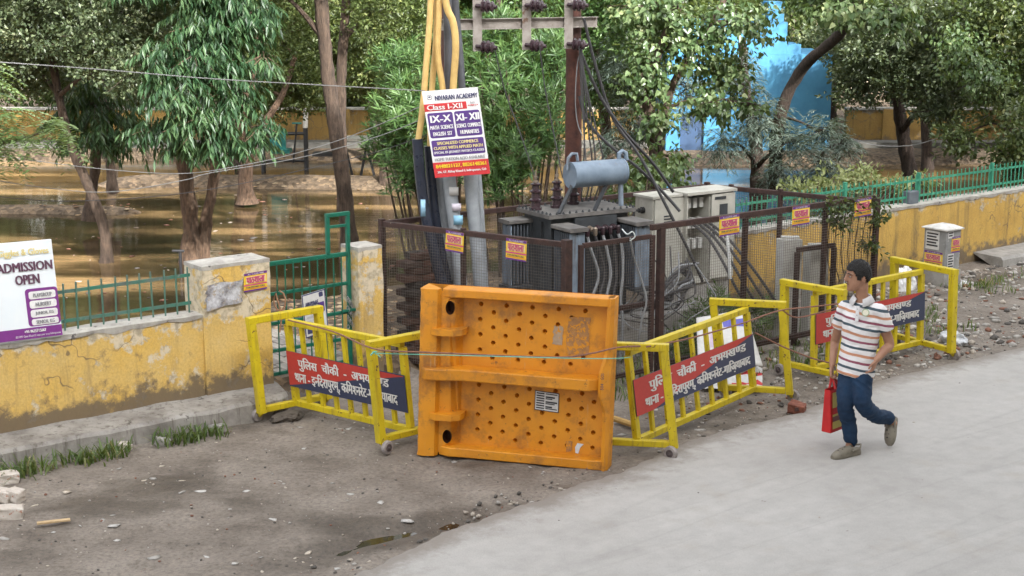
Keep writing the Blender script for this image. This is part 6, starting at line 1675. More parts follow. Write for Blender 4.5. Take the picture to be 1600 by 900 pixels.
def tree(name, label, trunks, blobs, spec, lm, bark, lai=3.2, scale=1.0, cat='tree', limbs=True, group=None, extra=(), canopy=False):
    base = trunks[0][0][0] if trunks else blobs[0][0]
    root = thing(name, label, cat, Vector((base.x, base.y, 0)), group)
    tops = []
    for i, (P, r0, r1) in enumerate(trunks):
        mb = MB(); trunk_mesh(mb, P, r0, r1, i + base.x); mb.build('trunk', bark, root, True); tops.append((P, r1))
    if canopy and tops:
        P = tops[0][0]; cb = []
        for i in range(7):
            a = i * 2.4 + base.x; cb.append((Vector((P[-1].x + 1.5 * math.cos(a) * (i > 0), P[-1].y + 1.3 * math.sin(a) * (i > 0), 5.3 + 1.7 * ((i * .37) % 1))), (1.0, .9, .55)))
        mb = MB()
        for c, r in cb: mb.tube(catmull([P[-1] - UP * .3, P[-1].lerp(c, .5) + UP * .3, c], 4), [.06 - .006 * q for q in range(9)], 6)
        mb.build('limb', bark, root, True)
        V, F, tw = crown_arrays(cb, 'broad', .6, 1.5); o = link('crown', np_mesh('crown', V, F, lm), root); o['kind'] = 'stuff'
    V, F, tw = crown_arrays(blobs, spec, lai, scale)
    if limbs and tops:
        for (c, r), (tb, td) in zip(blobs, tw):
            P, r1 = min(tops, key=lambda t: min((p - c).length for p in t[0]))
            p0 = min(P[1:], key=lambda p: (p - c).length + (0 if p.z < c.z + .1 else .6))
            if (p0 - c).length < .1: continue
            mid = p0.lerp(c, .5) + Vector((random.uniform(-.1, .1), random.uniform(-.1, .1), .12 * (c - p0).length))
            mb = MB(); trunk_mesh(mb, [p0, mid, c], max(.02, r1 * .6), .012, c.x, 7)
            for a, dd in zip(tb[:14], td[:14]):
                a = Vector(a); q = c.lerp(a, .35); mb.tube([c.lerp(mid, random.random() * .5), q + Vector((0, 0, .05)), a + Vector(dd) * .1], [.012, .008, .003], 5)
            mb.build('limb', bark, root, True)
    cr = link('crown', np_mesh('crown', V, F, lm), root); cr['kind'] = 'stuff'
    for bl, sp, m, la, sc_ in extra:
        V, F, tw = crown_arrays(bl, sp, la, sc_); e = link('crown', np_mesh('crown', V, F, m), root); e['kind'] = 'stuff'
    return root
def pts(*a): return [at(*p) for p in a]

tree('small_leaved_tree', 'olive-green small-leaved tree with a thin curving trunk in the water, topmost left',
     [(pts((166, 412, 22.2), (163, 360, 22.2), (140, 295, 22.2), (112, 232, 22.3), (92, 150, 22.3), (80, 50, 22.3), (90, -60, 22.3)), .085, .05)],
     [blob(50, 30, 22, 110, 75, 1.2), blob(160, 60, 21.6, 85, 75, 1.1), blob(205, 118, 20.8, 40, 36, .5), blob(40, 105, 23, 75, 45, 1.0), blob(120, -40, 22, 180, 60, 1.6), blob(-60, 60, 22, 80, 90, 1.0), blob(225, 25, 21.6, 50, 45, .7)], 'fine', LM['grey'], MAT['bark'], 3.0, 1.12)
tree('drooping_tree', 'dark drooping-leaved tree with twin thick tan trunks', [(pts((296, 420, 22.2), (298, 350, 22.2), (291, 280, 22.2), (287, 225, 22.1), (300, 140, 21.8), (320, 40, 21.5), (330, -60, 21.5)), .135, .07), (pts((314, 420, 22.3), (322, 350, 22.3), (334, 280, 22.2), (338, 220, 22.0), (352, 120, 21.5), (365, 0, 21.3)), .105, .05)],
     [blob(330, 40, 20.9, 70, 55, .8), blob(285, 140, 20.4, 60, 36, .6), blob(372, 150, 20.6, 52, 36, .5), blob(245, 205, 20.6, 42, 24, .45), blob(395, 25, 21, 50, 45, .6), blob(320, 190, 20.3, 60, 26, .5), blob(350, 228, 20.4, 55, 22, .4), blob(300, -40, 21, 130, 45, 1.2), blob(250, 95, 20.6, 36, 34, .45), blob(408, 205, 20.6, 32, 26, .35), blob(415, 95, 20.8, 26, 30, .35), blob(305, 95, 20.5, 52, 34, .5), blob(355, 100, 20.8, 40, 30, .5), blob(285, 230, 20.6, 36, 18, .35)], 'poly', LM['poly'], MAT['bark_light'], 3.0)
tree('drooping_tree', 'dark drooping-leaved tree farther left with two dark stems', [(pts((140, 345, 25), (143, 300, 25), (150, 250, 24.8), (148, 190, 24.5), (140, 100, 24.5)), .10, .06), (pts((176, 300, 26.5), (172, 250, 26.3), (165, 190, 25.8), (160, 90, 25.5)), .085, .05)],
     [blob(150, 165, 23.4, 62, 52, .8), blob(165, 215, 22.8, 48, 34, .5), blob(110, 195, 23.5, 40, 40, .6), blob(205, 205, 23.2, 38, 38, .5), blob(120, 110, 24.5, 60, 50, .8)], 'poly', LM['poly'], MAT['bark'], 2.3)
tree('tall_tree', 'tall rough-barked tree rising out of the frame behind the gate', [(pts((548, 415, 22.6), (543, 350, 22.6), (536, 280, 22.6), (524, 200, 22.6), (514, 130, 22.6), (507, 60, 22.6), (498, -40, 22.6), (495, -150, 22.6)), .125, .085)],
     [blob(500, -75, 22.8, 120, 45, 1.4), blob(420, -20, 23, 40, 35, .5)], 'small', LM['small'], MAT['bark'], 2.6, canopy=True)
tree('slim_tree', 'slim straight-trunked tree close behind the tall rough-barked one', [(pts((538, 330, 26), (534, 250, 26), (533, 130, 26), (537, 60, 26), (543, -40, 26)), .10, .075)],
     [blob(560, -60, 26, 110, 40, 1.4), blob(585, 20, 26, 50, 50, .8)], 'small', LM['small'], MAT['bark'], 2.2)
tree('leafy_tree', 'yellow-green leafy tree with a pale stout trunk on the flooded lawn', [(pts((386, 318, 27.6), (384, 280, 27.6), (388, 235, 27.6), (376, 195, 27.6), (395, 130, 27.6), (410, 40, 28)), .15, .08), (pts((388, 240, 27.6), (405, 205, 27.8), (440, 150, 28.4), (460, 90, 29)), .08, .05)],
     [blob(430, 60, 29, 75, 85, 1.4), blob(470, 140, 29.5, 80, 45, 1.1), blob(400, 150, 29, 50, 45, 1.0), blob(460, -20, 29, 110, 50, 1.5)], 'small', LM['small'], MAT['bark_light'], 2.6, 1.05)
tree('leafy_tree', 'yellow-green leafy tree between the tall trunk and the yellow conduits', [(pts((604, 290, 30), (606, 220, 30), (612, 140, 30), (610, 50, 30), (605, -50, 30)), .13, .07)],
     [blob(600, 50, 29.5, 75, 85, 1.4), blob(640, 110, 29, 55, 50, 1.0), blob(575, 130, 30, 40, 45, .9), blob(640, -10, 29.5, 70, 60, 1.3)], 'small', LM['small'], MAT['bark'], 2.6, 1.1)
def shrub(name, label, c, blobs, spec, lm, stems, lai=3.0, scale=1.0, bark='bark', h0=0.0):
    root = thing(name, label, 'shrub', Vector((c.x, c.y, 0)))
    for i in range(stems):
        b, r = random.choice(blobs); tip = b + Vector((random.uniform(-1, 1) * r[0] * .6, random.uniform(-1, 1) * r[1] * .6, random.uniform(-.2, .7) * r[2]))
        base = Vector((c.x + (tip.x - c.x) * .45 + random.uniform(-.15, .15), c.y + (tip.y - c.y) * .4 + random.uniform(-.15, .15), h0))
        mb = MB(); mb.tube(catmull([base, base.lerp(tip, .5) + Vector((random.uniform(-.1, .1), 0, .08)), tip], 4), [.022 - .0018 * q for q in range(9)], 6); mb.build('stem', MAT[bark], root, True)
    V, F, tw = crown_arrays(blobs, spec, lai, scale); o = link('foliage', np_mesh('foliage', V, F, lm), root); o['kind'] = 'stuff'
    return root
c = at(690, 330, 20.6)
shrub('oleander_shrub', 'bright green narrow-leaved shrub rising behind the pipes and academy board', c, [blob(640, 170, 20.6, 55, 60, .8), blob(690, 240, 20.4, 45, 60, .6), blob(645, 265, 20.6, 45, 45, .6), blob(600, 215, 21, 32, 40, .5), blob(700, 150, 20.8, 45, 60, .7), blob(625, 100, 21.2, 45, 40, .6)], 'oleander', LM['olean'], 16, 3.0)
c = at(810, 330, 20.6)
shrub('oleander_shrub', 'bright green narrow-leaved shrub between the academy board and the rust-red pole', c, [blob(785, 130, 20.6, 60, 75, .8), blob(800, 240, 20, 55, 50, .6), blob(850, 190, 20.3, 42, 75, .6), blob(765, 200, 20.4, 30, 60, .5), blob(860, 90, 21, 50, 70, .8), blob(770, 60, 21.2, 60, 50, .7), blob(780, 290, 19.8, 40, 25, .35)], 'oleander', LM['olean'], 18, 3.0)
tree('leafy_tree', 'light green tree right behind the rust-red pole top', [(pts((945, 320, 25.5), (950, 250, 25.5), (945, 170, 25.5), (930, 80, 25.5), (925, -20, 25.5)), .11, .06)],
     [blob(930, 40, 25, 65, 75, 1.2), blob(880, 40, 25.5, 45, 60, 1.0), blob(920, 140, 24.8, 38, 60, .8), blob(960, -30, 25, 90, 50, 1.4)], 'small', LM['olean'], MAT['bark'], 2.6, 1.0,
     extra=[([blob(965, 100, 24.3, 38, 60, .6), blob(985, 190, 23.8, 35, 50, .5), blob(955, 225, 23.8, 30, 30, .4)], 'feather', LM['feather'], 2.2, 1.2)])
tree('heart_leaved_tree', 'heart-leaved fresh green tree with a forked brown trunk before the blue hut', [(pts((1020, 300, 23.6), (1024, 250, 23.6), (1016, 190, 23.6), (1012, 140, 23.6), (1030, 80, 23.6), (1060, 10, 23.6)), .12, .06), (pts((1014, 300, 23.8), (1030, 230, 23.7), (1040, 170, 23.7), (1062, 110, 23.7), (1110, 40, 23.8), (1140, -20, 24)), .08, .04)],
     [blob(1010, 110, 23.4, 45, 55, .6), blob(1070, 60, 23.7, 60, 50, .7), blob(1130, 110, 24, 50, 45, .6), blob(1110, 165, 23.3, 45, 28, .4), blob(1030, 190, 23.2, 35, 35, .4), blob(1020, 15, 23.6, 70, 35, .7), blob(1150, 35, 23.8, 70, 35, .8), blob(1015, 255, 22.9, 35, 22, .3), blob(1060, 250, 23.0, 22, 22, .25), blob(1170, 165, 23.6, 26, 22, .3)], 'heart', LM['heart'], MAT['bark'], 1.7, 1.0)
tree('leaning_tree', 'tree with a bare dark limb leaning across the blue hut', [(pts((1215, 300, 27.8), (1212, 230, 27.8), (1224, 165, 27.8), (1255, 105, 27.4), (1310, 55, 26.5), (1350, 0, 25.5), (1370, -60, 25)), .13, .08)],
     [blob(1320, 18, 22, 70, 26, .7), blob(1395, 28, 21.5, 45, 30, .5), blob(1275, 0, 22.5, 45, 18, .5), blob(1340, -45, 23, 120, 40, 1.4)], 'heart', LM['heart'], MAT['bark_dark'], 2.2, 1.05)
tree('feathery_tree', 'blue-green feathery tree on a dark trunk in front of the blue hut', [(pts((1186, 305, 29), (1184, 260, 29), (1178, 205, 29), (1165, 140, 28.7), (1160, 60, 28.5)), .16, .08)],
     [blob(1190, 185, 27.8, 50, 48, .8), blob(1240, 225, 27.4, 50, 32, .7), blob(1145, 130, 28, 45, 55, .8), blob(1215, 270, 27, 30, 22, .5), blob(1290, 210, 27, 42, 36, .6), blob(1070, 140, 28.5, 45, 50, .7), blob(1130, 225, 27.8, 40, 30, .6)], 'feather', LM['feather'], MAT['bark_dark'], 2.2, 1.25)
tree('feathery_shrub_tree', 'low blue-green feathery sapling behind the light green railing', [(pts((1268, 330, 25.2), (1270, 290, 25.2), (1285, 240, 25.2)), .05, .02)],
     [blob(1285, 262, 25, 48, 34, .5), blob(1320, 225, 25.2, 28, 22, .4), blob(1250, 290, 24.8, 30, 20, .3)], 'feather', LM['feather'], MAT['bark_dark'], 2.4, 1.2, canopy=False)
tree('dusty_tree', 'dusty grey-green tree on a black leaning trunk before the far yellow wall', [(pts((1428, 305, 29.5), (1420, 260, 29.5), (1410, 205, 29.5), (1402, 140, 29.5), (1398, 60, 29.5), (1420, -30, 29.5)), .17, .09)],
     [blob(1390, 75, 28.2, 85, 55, 1.2), blob(1450, 130, 27.6, 75, 45, 1.0), blob(1340, 130, 28.6, 45, 45, .8), blob(1480, 60, 28, 70, 60, 1.2), blob(1420, 0, 28.5, 130, 50, 1.6), blob(1470, 178, 27, 45, 26, .5), blob(1330, 60, 29, 45, 55, 1.0)], 'fine', LM['grey'], MAT['bark_dark'], 3.0, 1.3)
tree('dusty_tree', 'dusty green tree with drooping boughs at the far end of the railing', [(pts((1590, 280, 27), (1585, 220, 27), (1570, 150, 27), (1560, 60, 27), (1580, -40, 27)), .13, .07)],
     [blob(1550, 70, 26.5, 75, 70, 1.2), blob(1570, 150, 25.6, 55, 50, .8), blob(1500, 215, 25.2, 36, 34, .4), blob(1600, 10, 26.5, 80, 60, 1.2), blob(1510, 20, 26.5, 50, 45, .8), blob(1620, 110, 26, 50, 70, .9)], 'broad', LM['dull'], MAT['bark_dark'], 2.8, .85,
     extra=[([blob(1530, 110, 25.2, 60, 40, .5), blob(1490, 60, 25.5, 40, 30, .4)], 'heart', LM['heart'], 1.2, .8)])
c = W(17.2, -.9)
shrub('dark_shrub', 'dark green shrub growing over the far end of the railing', c, [blob(1578, 245, 24.2, 34, 38, .5), blob(1600, 200, 24.2, 35, 45, .5), blob(1625, 250, 24.2, 30, 40, .5)], 'broad', LM['dull'], 8, 3.2, .8)
c = W(11.3, -1.0)
shrub('sunlit_shrub', 'pale yellow-green shrub poking through the railing beside the yard', c, [blob(1290, 288, 22.0, 42, 20, .4), blob(1345, 278, 22.4, 34, 20, .35), blob(1400, 290, 22.8, 24, 18, .3), blob(1250, 300, 21.6, 30, 14, .3), blob(1440, 285, 23.2, 18, 14, .25)], 'broad', LM['sunny'], 9, 2.0, .75)
c = W(8.6, -1.4)
shrub('leafy_shrub', 'small heart-leaved shrub behind the blue-grey oil drum', c, [blob(1005, 270, 20.6, 34, 22, .35), blob(1050, 265, 20.8, 24, 24, .3), blob(975, 300, 20.4, 30, 20, .3)], 'heart', LM['heart'], 7, 1.8, .9)
# creeper on the yard fence
cq = [YB.lerp(YC, q) + UP * z for q, z in ((.82, 1.55), (.88, 1.6), (.96, 1.55), (.985, 1.4), (.86, 1.4), (.985, 1.05))]
cr = thing('creeper', 'green creeper climbing the end of the yard fence', 'creeper', V3(YB.lerp(YC, .93), 0))
mb = MB()
for k in range(7):
    a = YB.lerp(YC, .86 + .02 * k); mb.tube(catmull([V3(a, 0), V3(a, .5) + off * .7, V3(YB.lerp(YC, .83 + .025 * k), 1.0) - off * .5, V3(YB.lerp(YC, .82 + .027 * k), 1.6) + off]), .006, 5)
mb.build('stems', MAT['bark'], cr, True)['kind'] = 'stuff'
V, F, tw = crown_arrays([(p + off * .5, (.16, .10, .10)) for p in cq], 'small', LM and 2.0, .8); o = link('foliage', np_mesh('foliage', V, F, LM['dull']), cr); o['kind'] = 'stuff'
# branch of a compound-leaved tree reaching in from the left
P = pts((-130, 560, 15.6), (-125, 420, 15.6), (-110, 300, 15.6), (-115, 150, 15.6))
tree('compound_leaved_tree', 'light green compound-leaved branch reaching in at the left edge above the board', [(P, .09, .06), (pts((-112, 290, 15.6), (-50, 240, 15.6), (30, 218, 15.6), (70, 205, 15.6)), .03, .008)],
     [blob(15, 178, 15.6, 28, 14, .25), blob(18, 215, 15.5, 30, 14, .25), blob(8, 240, 15.5, 24, 12, .2), blob(88, 195, 15.7, 26, 16, .22), blob(105, 215, 15.6, 20, 12, .2), blob(-30, 200, 15.6, 30, 40, .4), blob(-60, 130, 15.8, 60, 50, .6)], 'pinn', LM['pinn'], MAT['bark'], 3.6, 1.0, limbs=False, canopy=False)


# trees along the far side of the flooded lawn
for X, Yt, lab, lmk, sp_ in ((-12.3, 32.6, 'shady tree on the far bank behind the compound-leaved branch', 'dull', 'small'), (-9.0, 34.2, 'shady tree on the far bank between the thin curving trunk and the twin tan trunks', 'small', 'small'), (-5.9, 32.9, 'shady tree on the far bank left of the gym machine', 'small', 'small'), (-3.0, 33.8, 'shady tree on the far bank behind the tall rough trunk', 'small', 'small'), (-.4, 31.6, 'shady tree on the far bank behind the academy board', 'olean', 'small'), (2.0, 32.8, 'shady tree on the far bank beside the blue hut door', 'dull', 'small'), (8.9, 33.0, 'shady tree on the far bank right of the blue hut', 'grey', 'fine'), (12.0, 33.5, 'shady tree on the far bank at the far end of the railing', 'dull', 'small'), (10.5, 31.6, 'shady tree on the far bank, closest to the black leaning trunk', 'dull', 'small'), (14.6, 32.6, 'shady tree on the far bank where the railing leaves the view', 'grey', 'fine')):
    P = [Vector((X + .1, Yt, -.3)), Vector((X, Yt, .8)), Vector((X - .12, Yt, 1.9)), Vector((X + .15, Yt + .1, 3.2)), Vector((X, Yt, 4.6))]
    bl = []
    for i in range(13):
        a = i * 2.4 + X; rr = .5 + 1.3 * ((i * .618) % 1)
        bl.append((Vector((X + rr * math.cos(a), Yt + .8 * rr * math.sin(a), 2.35 + 2.9 * ((i * .381 + .1) % 1))), (.95, .8, .55)))
    tree('bank_tree', lab, [(P, .13, .06)], bl, sp_, LM[lmk], MAT['bark_dark'], 2.4, 1.5, group='trees on the far bank', canopy=True)

# ------------------------------------------------------------------ far side of the park
FW = 36.8
MAT['dull_con'] = M('shade_dark_concrete', (.15, .145, .13), (.09, .088, .078), 4, .9, bump=.4)  # concrete darkened in colour to stand for canopy shade on the far bank
def far_wall(label, x0, x1):
    root = thing('far_wall', label, 'wall', ((x0 + x1) / 2, FW, 0))
    mb = MB(); n = int((x1 - x0) / .25)
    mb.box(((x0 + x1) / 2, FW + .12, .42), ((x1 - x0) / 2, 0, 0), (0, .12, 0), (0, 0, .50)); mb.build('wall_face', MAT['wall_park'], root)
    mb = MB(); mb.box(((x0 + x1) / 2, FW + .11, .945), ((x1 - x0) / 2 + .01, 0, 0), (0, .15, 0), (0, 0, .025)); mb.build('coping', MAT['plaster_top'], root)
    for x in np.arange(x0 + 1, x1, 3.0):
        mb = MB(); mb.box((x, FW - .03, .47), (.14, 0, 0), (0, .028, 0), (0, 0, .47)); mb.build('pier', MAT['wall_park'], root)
far_wall('yellow wall across the water behind the drooping trees', -26, 3.0)
far_wall('yellow wall across the water behind the black leaning trunk', 8.0, 28)
mb = MB(); mb.box((0, 35.95, .10), (30, 0, 0), (0, .5, 0), (0, 0, .14)); tag(mb.build('walkway', MAT['dull_con']), kind='structure')
mb = MB(); mb.box((0, 35.40, .14), (30, 0, 0), (0, .05, 0), (0, 0, .16)); tag(mb.build('kerb', MAT['dull_con']), kind='structure')
# blue hut
BLUE = M('sky_blue_paint', (.060, .225, .38), (.045, .175, .31), 3, .7, stain=((.03, .16, .32), .6), chips=((.35, .42, .45), .68, 5))
hut = thing('blue_hut', 'sky-blue painted hut with a stepped roofline behind the trees', 'hut', (5.4, 35.6, 0))
HY = 34.9
def hb(name, x0, x1, y0, y1, z0, z1, mat): mb = MB(); mb.box(((x0 + x1) / 2, (y0 + y1) / 2, (z0 + z1) / 2), ((x1 - x0) / 2, 0, 0), (0, (y1 - y0) / 2, 0), (0, 0, (z1 - z0) / 2)); return mb.build(name, mat, hut)
hb('wall', 4.36, 7.22, HY, 37.6, -.1, 2.34, BLUE); hb('wall', 3.5, 3.82, HY, 37.6, -.1, 2.34, BLUE); hb('wall', 3.82, 4.36, HY, 37.6, 1.0, 2.34, BLUE)
hb('tower', 3.7, 6.18, HY + .02, 37.4, 2.342, 3.05, BLUE); hb('parapet_step', 6.182, 6.5, HY + .02, 37.0, 2.342, 2.56, BLUE); hb('stair_head', 5.75, 6.10, HY + .05, 36.0, 3.052, 3.5, BLUE)
d = hb('door', 3.822, 4.358, HY + .08, HY + .12, .0, .998, M('slate_blue_door', (.035, .07, .14), None, 6, .6)); hb('plinth', 3.45, 7.27, HY - .05, HY - .002, -.1, .12, M('dark_blue_plinth', (.03, .15, .30), None, 4, .8))
# outdoor gym machines and a table on the leaf-strewn bank
GG = M('gym_green', (.02, .15, .13), (.012, .09, .08), 8, .45); GW = M('gym_pale', (.58, .57, .52), (.40, .39, .36), 8, .5); GB = flat('gym_black', (.02, .02, .022), .5)
def gym(label, px, py, flip):
    p = G(px, py); p.z = .1
    root = thing('gym_machine', label, 'gym machine', p, 'gym machines on the bank')
    def part(name, a, b_, r, m): mb = MB(); mb.tube([p + Vector(a), p + Vector(b_)], r, 8); mb.build(name, m, root, True)
    f = -1 if flip else 1
    part('post', (-.45 * f, 0, -.1), (-.45 * f, 0, 1.15), .05, GB); part('post', (.45 * f, .1, -.1), (.45 * f, .1, 1.15), .05, GB)
    part('cap', (-.45 * f, 0, .82), (-.47 * f, 0, 1.32), .056, GW); part('cap', (.45 * f, .1, .82), (.47 * f, .1, 1.34), .056, GW)
    part('top_bar', (-.45 * f, 0, .70), (.45 * f, .1, .70), .035, GB); part('foot_bar', (-.45 * f, 0, .12), (.45 * f, .1, .12), .03, GB)
    for nm, cx_, cz, sx, sz in (('seat', -.05, .35, .20, .04), ('backrest', -.12 * f, .58, .17, .24)):
        mb = MB(); mb.box(p + Vector((cx_, -.05, cz)), (sx, 0, 0), (0, .03 if sz > .1 else .18, 0), (0, 0, sz)); mb.build(nm, GG, root)
    part('lever', (.2 * f, -.1, .1), (.32 * f, -.25, .95), .022, GB); part('handle', (.22 * f, -.25, .95), (.42 * f, -.25, .95), .02, GG)
gym('green gym machine with two pale-capped posts on the far bank', 445, 268, False)
tb = thing('garden_table', 'dark garden table with a bench seat on the leaf-strewn bank', 'table', G(572, 280))
p = G(572, 280); p.z = .12
mb = MB(); mb.box(p + UP * .72, (.55, 0, 0), (0, .3, 0), (0, 0, .025)); mb.build('table_top', GW, tb)
for x in (-.45, .0, .45): mb = MB(); mb.bar(p + Vector((x - .12, 0, -.12)), p + Vector((x + .05, 0, .69)), .05, .05); mb.build('leg', GB, tb); mb = MB(); mb.bar(p + Vector((x + .16, .2, -.12)), p + Vector((x - .02, .2, .69)), .05, .05); mb.build('leg', GB, tb)
mb = MB(); mb.box(p + Vector((-.85, 0, .4)), (.22, 0, 0), (0, .2, 0), (0, 0, .03)); mb.build('seat', GB, tb)
p = G(283, 428); m = MB(); m.tube([p - UP * .3, p + UP * .33], .022, 8); m.tube([p + UP * .33 + Vector((-.11, 0, 0)), p + UP * .33 + Vector((.06, 0, 0))], .02, 8); tag(m.build('tap_stand', GB, smooth=True), 'dark T-shaped iron stub standing in the water by the twin trunks', 'iron stub')
# floating debris on the water
wp = []
for i in range(220):
    px, py = LR.uniform(60, 620), LR.uniform(300, 470); g = G(px, py)
    wp.append((g.x, g.y, .004))
wz = height(np.array([a[0] for a in wp]), np.array([a[1] for a in wp])); wp = [a for a, z in zip(wp, wz) if z < -.03]
strew('floating_litter', 'leaves and scraps floating on the flooded park', wp, .012, .07, .10, [st_m[3], st_m[4], st_m[1], st_m[4]], 2.5)
lp = []
for i in range(2600):
    px, py = LR.uniform(60, 620), LR.uniform(285, 560); g = G(px, py, .1); lp.append((g.x, g.y))
A_ = np.array(lp); z_ = height(A_[:, 0], A_[:, 1]); t_ = (A_[:, 0] - W0.x) * WN.x + (A_[:, 1] - W0.y) * WN.y
strew('leaf_litter', 'dry tan leaves on the banks of the flooded park', [(x, y, z) for (x, y), z, t in zip(lp, z_, t_) if z > -.02 and t < -.4], .02, .07, .12, [flat('dry_leaf_tan', (.36, .24, .13), .9), flat('dry_leaf_pale', (.50, .39, .25), .9), flat('dry_leaf_brown', (.19, .11, .06), .9)], 1.5)

# background trees beyond the far wall, and pale houses behind them
bgm = [LM['small'], LM['dull'], LM['grey'], LM['dull']]
protos = []
for k in range(3):
    bl = []
    for i in range(22):
        a = random.uniform(0, 6.28); rr = random.uniform(.2, 2.2); bl.append((Vector((rr * math.cos(a), rr * .7 * math.sin(a), random.uniform(.9, 5.8))), (random.uniform(.8, 1.3), random.uniform(.7, 1.1), random.uniform(.6, 1.0))))
    V, F, tw = crown_arrays(bl, 'broad', 1.9, 1.25)
    mb = MB(); trunk_mesh(mb, [Vector((0, 0, -.1)), Vector((.1, 0, 1.2)), Vector((-.1, .1, 2.6)), Vector((.1, 0, 4.6))], .17, .06, k)
    for c, r in bl[:8]: mb.tube([Vector((0, 0, 1.2)), c * .6 + Vector((0, 0, .8)), c], [.06, .035, .01], 6)
    protos.append((V, F, mb))
crown_me = {}
names = ['behind the compound-leaved branch', 'behind the small-leaved tree', 'behind the twin tan trunks', 'behind the pale stout trunk', 'behind the tall rough trunk', 'behind the first narrow-leaved shrub', 'behind the rust-red pole', 'behind the forked brown trunk', 'behind the blue hut tower', 'behind the hut and the bare leaning limb', 'behind the black leaning trunk', 'behind the drooping boughs at far right']
trunk_meshes = [p[2].mesh('trunk', MAT['bark_dark']) for p in protos]
for t_m in trunk_meshes: t_m.polygons.foreach_set('use_smooth', [True] * len(t_m.polygons))
for i, nm in enumerate(names):
    x = -14.2 + 2.55 * i + random.uniform(-.4, .4); y = (38.9 if i not in (8, 9) else 40) + 1.6 * (i % 2)
    k = i % 3; key = (k, i % 4)
    if key not in crown_me: crown_me[key] = np_mesh('crown', protos[k][0], protos[k][1], bgm[i % 4])
    root = thing('background_tree', 'broad tree beyond the far wall, ' + nm, 'tree', (x, y, .1), 'trees beyond the far wall')
    rz = random.uniform(0, 6.28)
    link('trunk', trunk_meshes[k], root, (x, y, .1), (0, 0, rz)); o = link('crown', crown_me[key], root, (x, y, .1), (0, 0, rz)); o['kind'] = 'stuff'; o.scale = (1, 1, random.uniform(.9, 1.15))
V, F, tw = crown_arrays([(Vector((x, 38.0 + random.uniform(-.3, 1.2), random.uniform(.5, 2.4))), (1.2, .5, .7)) for x in np.arange(-18, 19, .6) if not 3 < x < 8] , 'broad', 1.0, 1.2)
hg = link('undergrowth', np_mesh('undergrowth', V, F, LM['dull'])); tag(hg, 'dark undergrowth filling the gaps beyond the far wall', 'undergrowth', kind='stuff')
HW = [M('house_white', (.62, .62, .60), (.5, .5, .48), 2, .8), M('house_cream', (.58, .50, .38), (.5, .42, .32), 2, .8)]
GLS = flat('house_glass', (.05, .07, .09), .15)
for i, (x0, x1, z1) in enumerate(((-24, -13.5, 9), (-12.5, -3, 7), (-2, 9, 8), (10, 24, 7))):
    root = thing('house', ('white house glimpsed through leaves at far left', 'cream house behind the trees left of the conduits', 'white house hidden behind the trees at the middle', 'cream house hidden behind the trees at the far right')[i], 'house', ((x0 + x1) / 2, 53, 0))
    mb = MB(); mb.box(((x0 + x1) / 2, 56, z1 / 2), ((x1 - x0) / 2, 0, 0), (0, 3, 0), (0, 0, z1 / 2 + .1)); mb.build('wall', HW[i % 2], root)
    for f_ in range(2):
        for x in np.arange(x0 + 1.2, x1 - 1, 2.6):
            mb = MB(); mb.box((x, 52.98, 1.6 + 3 * f_), (.6, 0, 0), (0, .04, 0), (0, 0, .7)); w_ = mb.build('window', HW[(i + 1) % 2], root); mb = MB(); mb.box((x, 52.92, 1.6 + 3 * f_), (.5, 0, 0), (0, .02, 0), (0, 0, .6)); mb.build('pane', GLS, w_)

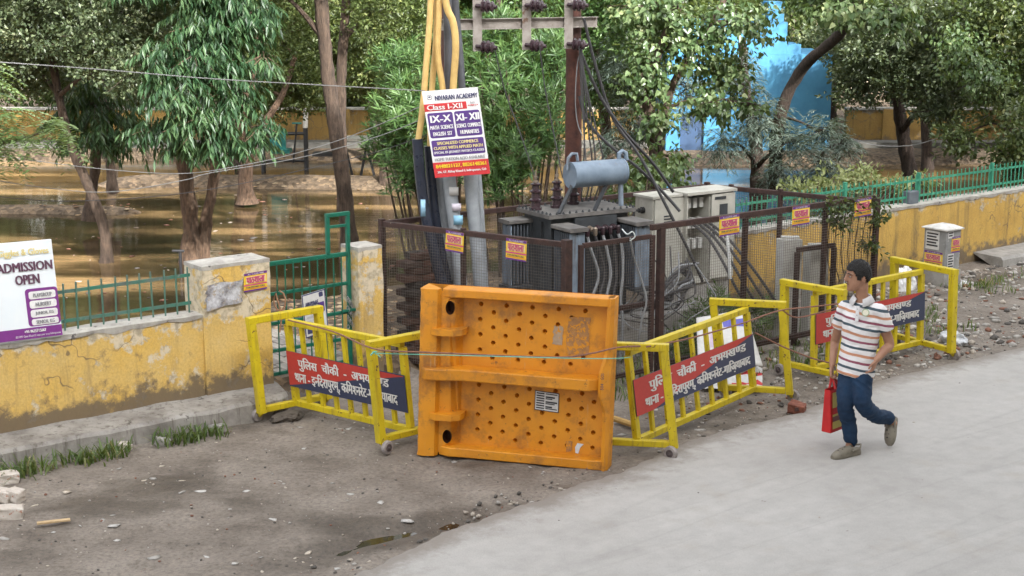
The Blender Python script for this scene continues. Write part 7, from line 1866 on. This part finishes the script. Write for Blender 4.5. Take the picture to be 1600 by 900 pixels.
# ------------------------------------------------------------------ weeds and grass
def blades(name, label, spots, mat, n_per, hgt, wid, spread):
    C = np.repeat(np.array(spots), n_per, 0); n = len(C)
    B_ = C + np.stack([LR.normal(0, spread, n), LR.normal(0, spread, n), np.zeros(n)], 1)
    az = LR.uniform(0, 6.28, n); ln = hgt * LR.uniform(.5, 1.25, n); bend = LR.uniform(.25, .9, n)
    dx = np.stack([np.cos(az), np.sin(az), 0 * az], 1); sd_ = np.stack([-np.sin(az), np.cos(az), 0 * az], 1)
    V = []
    for t, w in ((0, .8), (.45, 1.0), (.8, .6)):
        c = B_ + dx * (bend * t ** 1.6 * ln)[:, None] + UPV * (ln * t * (1 - .35 * t * bend))[:, None]
        V += [c - sd_ * wid * w * .5, c + sd_ * wid * w * .5]
    V.append(B_ + dx * (bend * ln)[:, None] + UPV * (ln * (1 - .45 * bend))[:, None])
    V = np.stack(V, 1).reshape(-1, 3); o = np.arange(n) * 7
    F = np.concatenate([np.stack([o + a, o + b_, o + c], 1) for a, b_, c in ((0, 1, 3), (0, 3, 2), (2, 3, 5), (2, 5, 4), (4, 5, 6))])
    return tag(link(name, np_mesh(name, V, F, mat)), label, 'grass', kind='stuff')
gm = leafmat('grass_blade', (.035, .06, .018), (.07, .12, .035), (.15, .20, .075), .45, .3, (.32, .28, .14))
sp = []
for s in np.arange(-1.6, 2.1, .045):
    k = .35 + 1.3 * noise.noise((s * 2.3, 4, 1)) + (.45 if s < .85 else (-.9 if s < 1.05 else 0)) + (.3 if 1.15 < s < 1.65 else 0) - (1.5 if s > 1.75 else 0)
    if k > .25:
        p = W(s, .56 + random.uniform(0, .14), -.01); sp.append(tuple(p))
blades('weeds', 'green grassy weeds along the foot of the pavement', sp, gm, 13, .19, .017, .055)
sp = [tuple(V3(W(random.uniform(4.6, 11.5), random.uniform(1.4, 2.5)), 0)) for _ in range(60)] + [tuple(V3(YB.lerp(YC, random.uniform(.3, 1)) + Vector((-.4 + random.uniform(-.4, .3), .5 + random.uniform(-.3, .4), 0)), 0)) for _ in range(80)]
blades('weeds', 'scattered weeds round the foot of the yard fence', sp, gm, 16, .16, .012, .06)
sp = [tuple(W(random.uniform(12.4, 15.5), random.uniform(1.0, 1.7), .06)) for _ in range(26)]
blades('weeds', 'low weeds growing in the rubble beside the kerbside cabinet', sp, gm, 18, .12, .012, .07)
V, F, tw = crown_arrays([(V3(YA.lerp(YB, .75), .75) + Vector((.1, .5, 0)), (.22, .2, .09)), (V3(YB.lerp(YC, .52), .45) + Vector((-.2, .5, 0)), (.3, .25, .2)), (V3(YB.lerp(YC, .66), .35) + Vector((-.2, .6, 0)), (.35, .25, .2)), (V3(YB.lerp(YC, .4), .3) + Vector((-.1, .3, 0)), (.2, .2, .2))], 'oleander', 2.0, .7)
tag(link('weeds', np_mesh('weeds', V, F, LM['olean'])), 'leafy weeds growing inside the yard among the cables', 'weeds', kind='stuff')
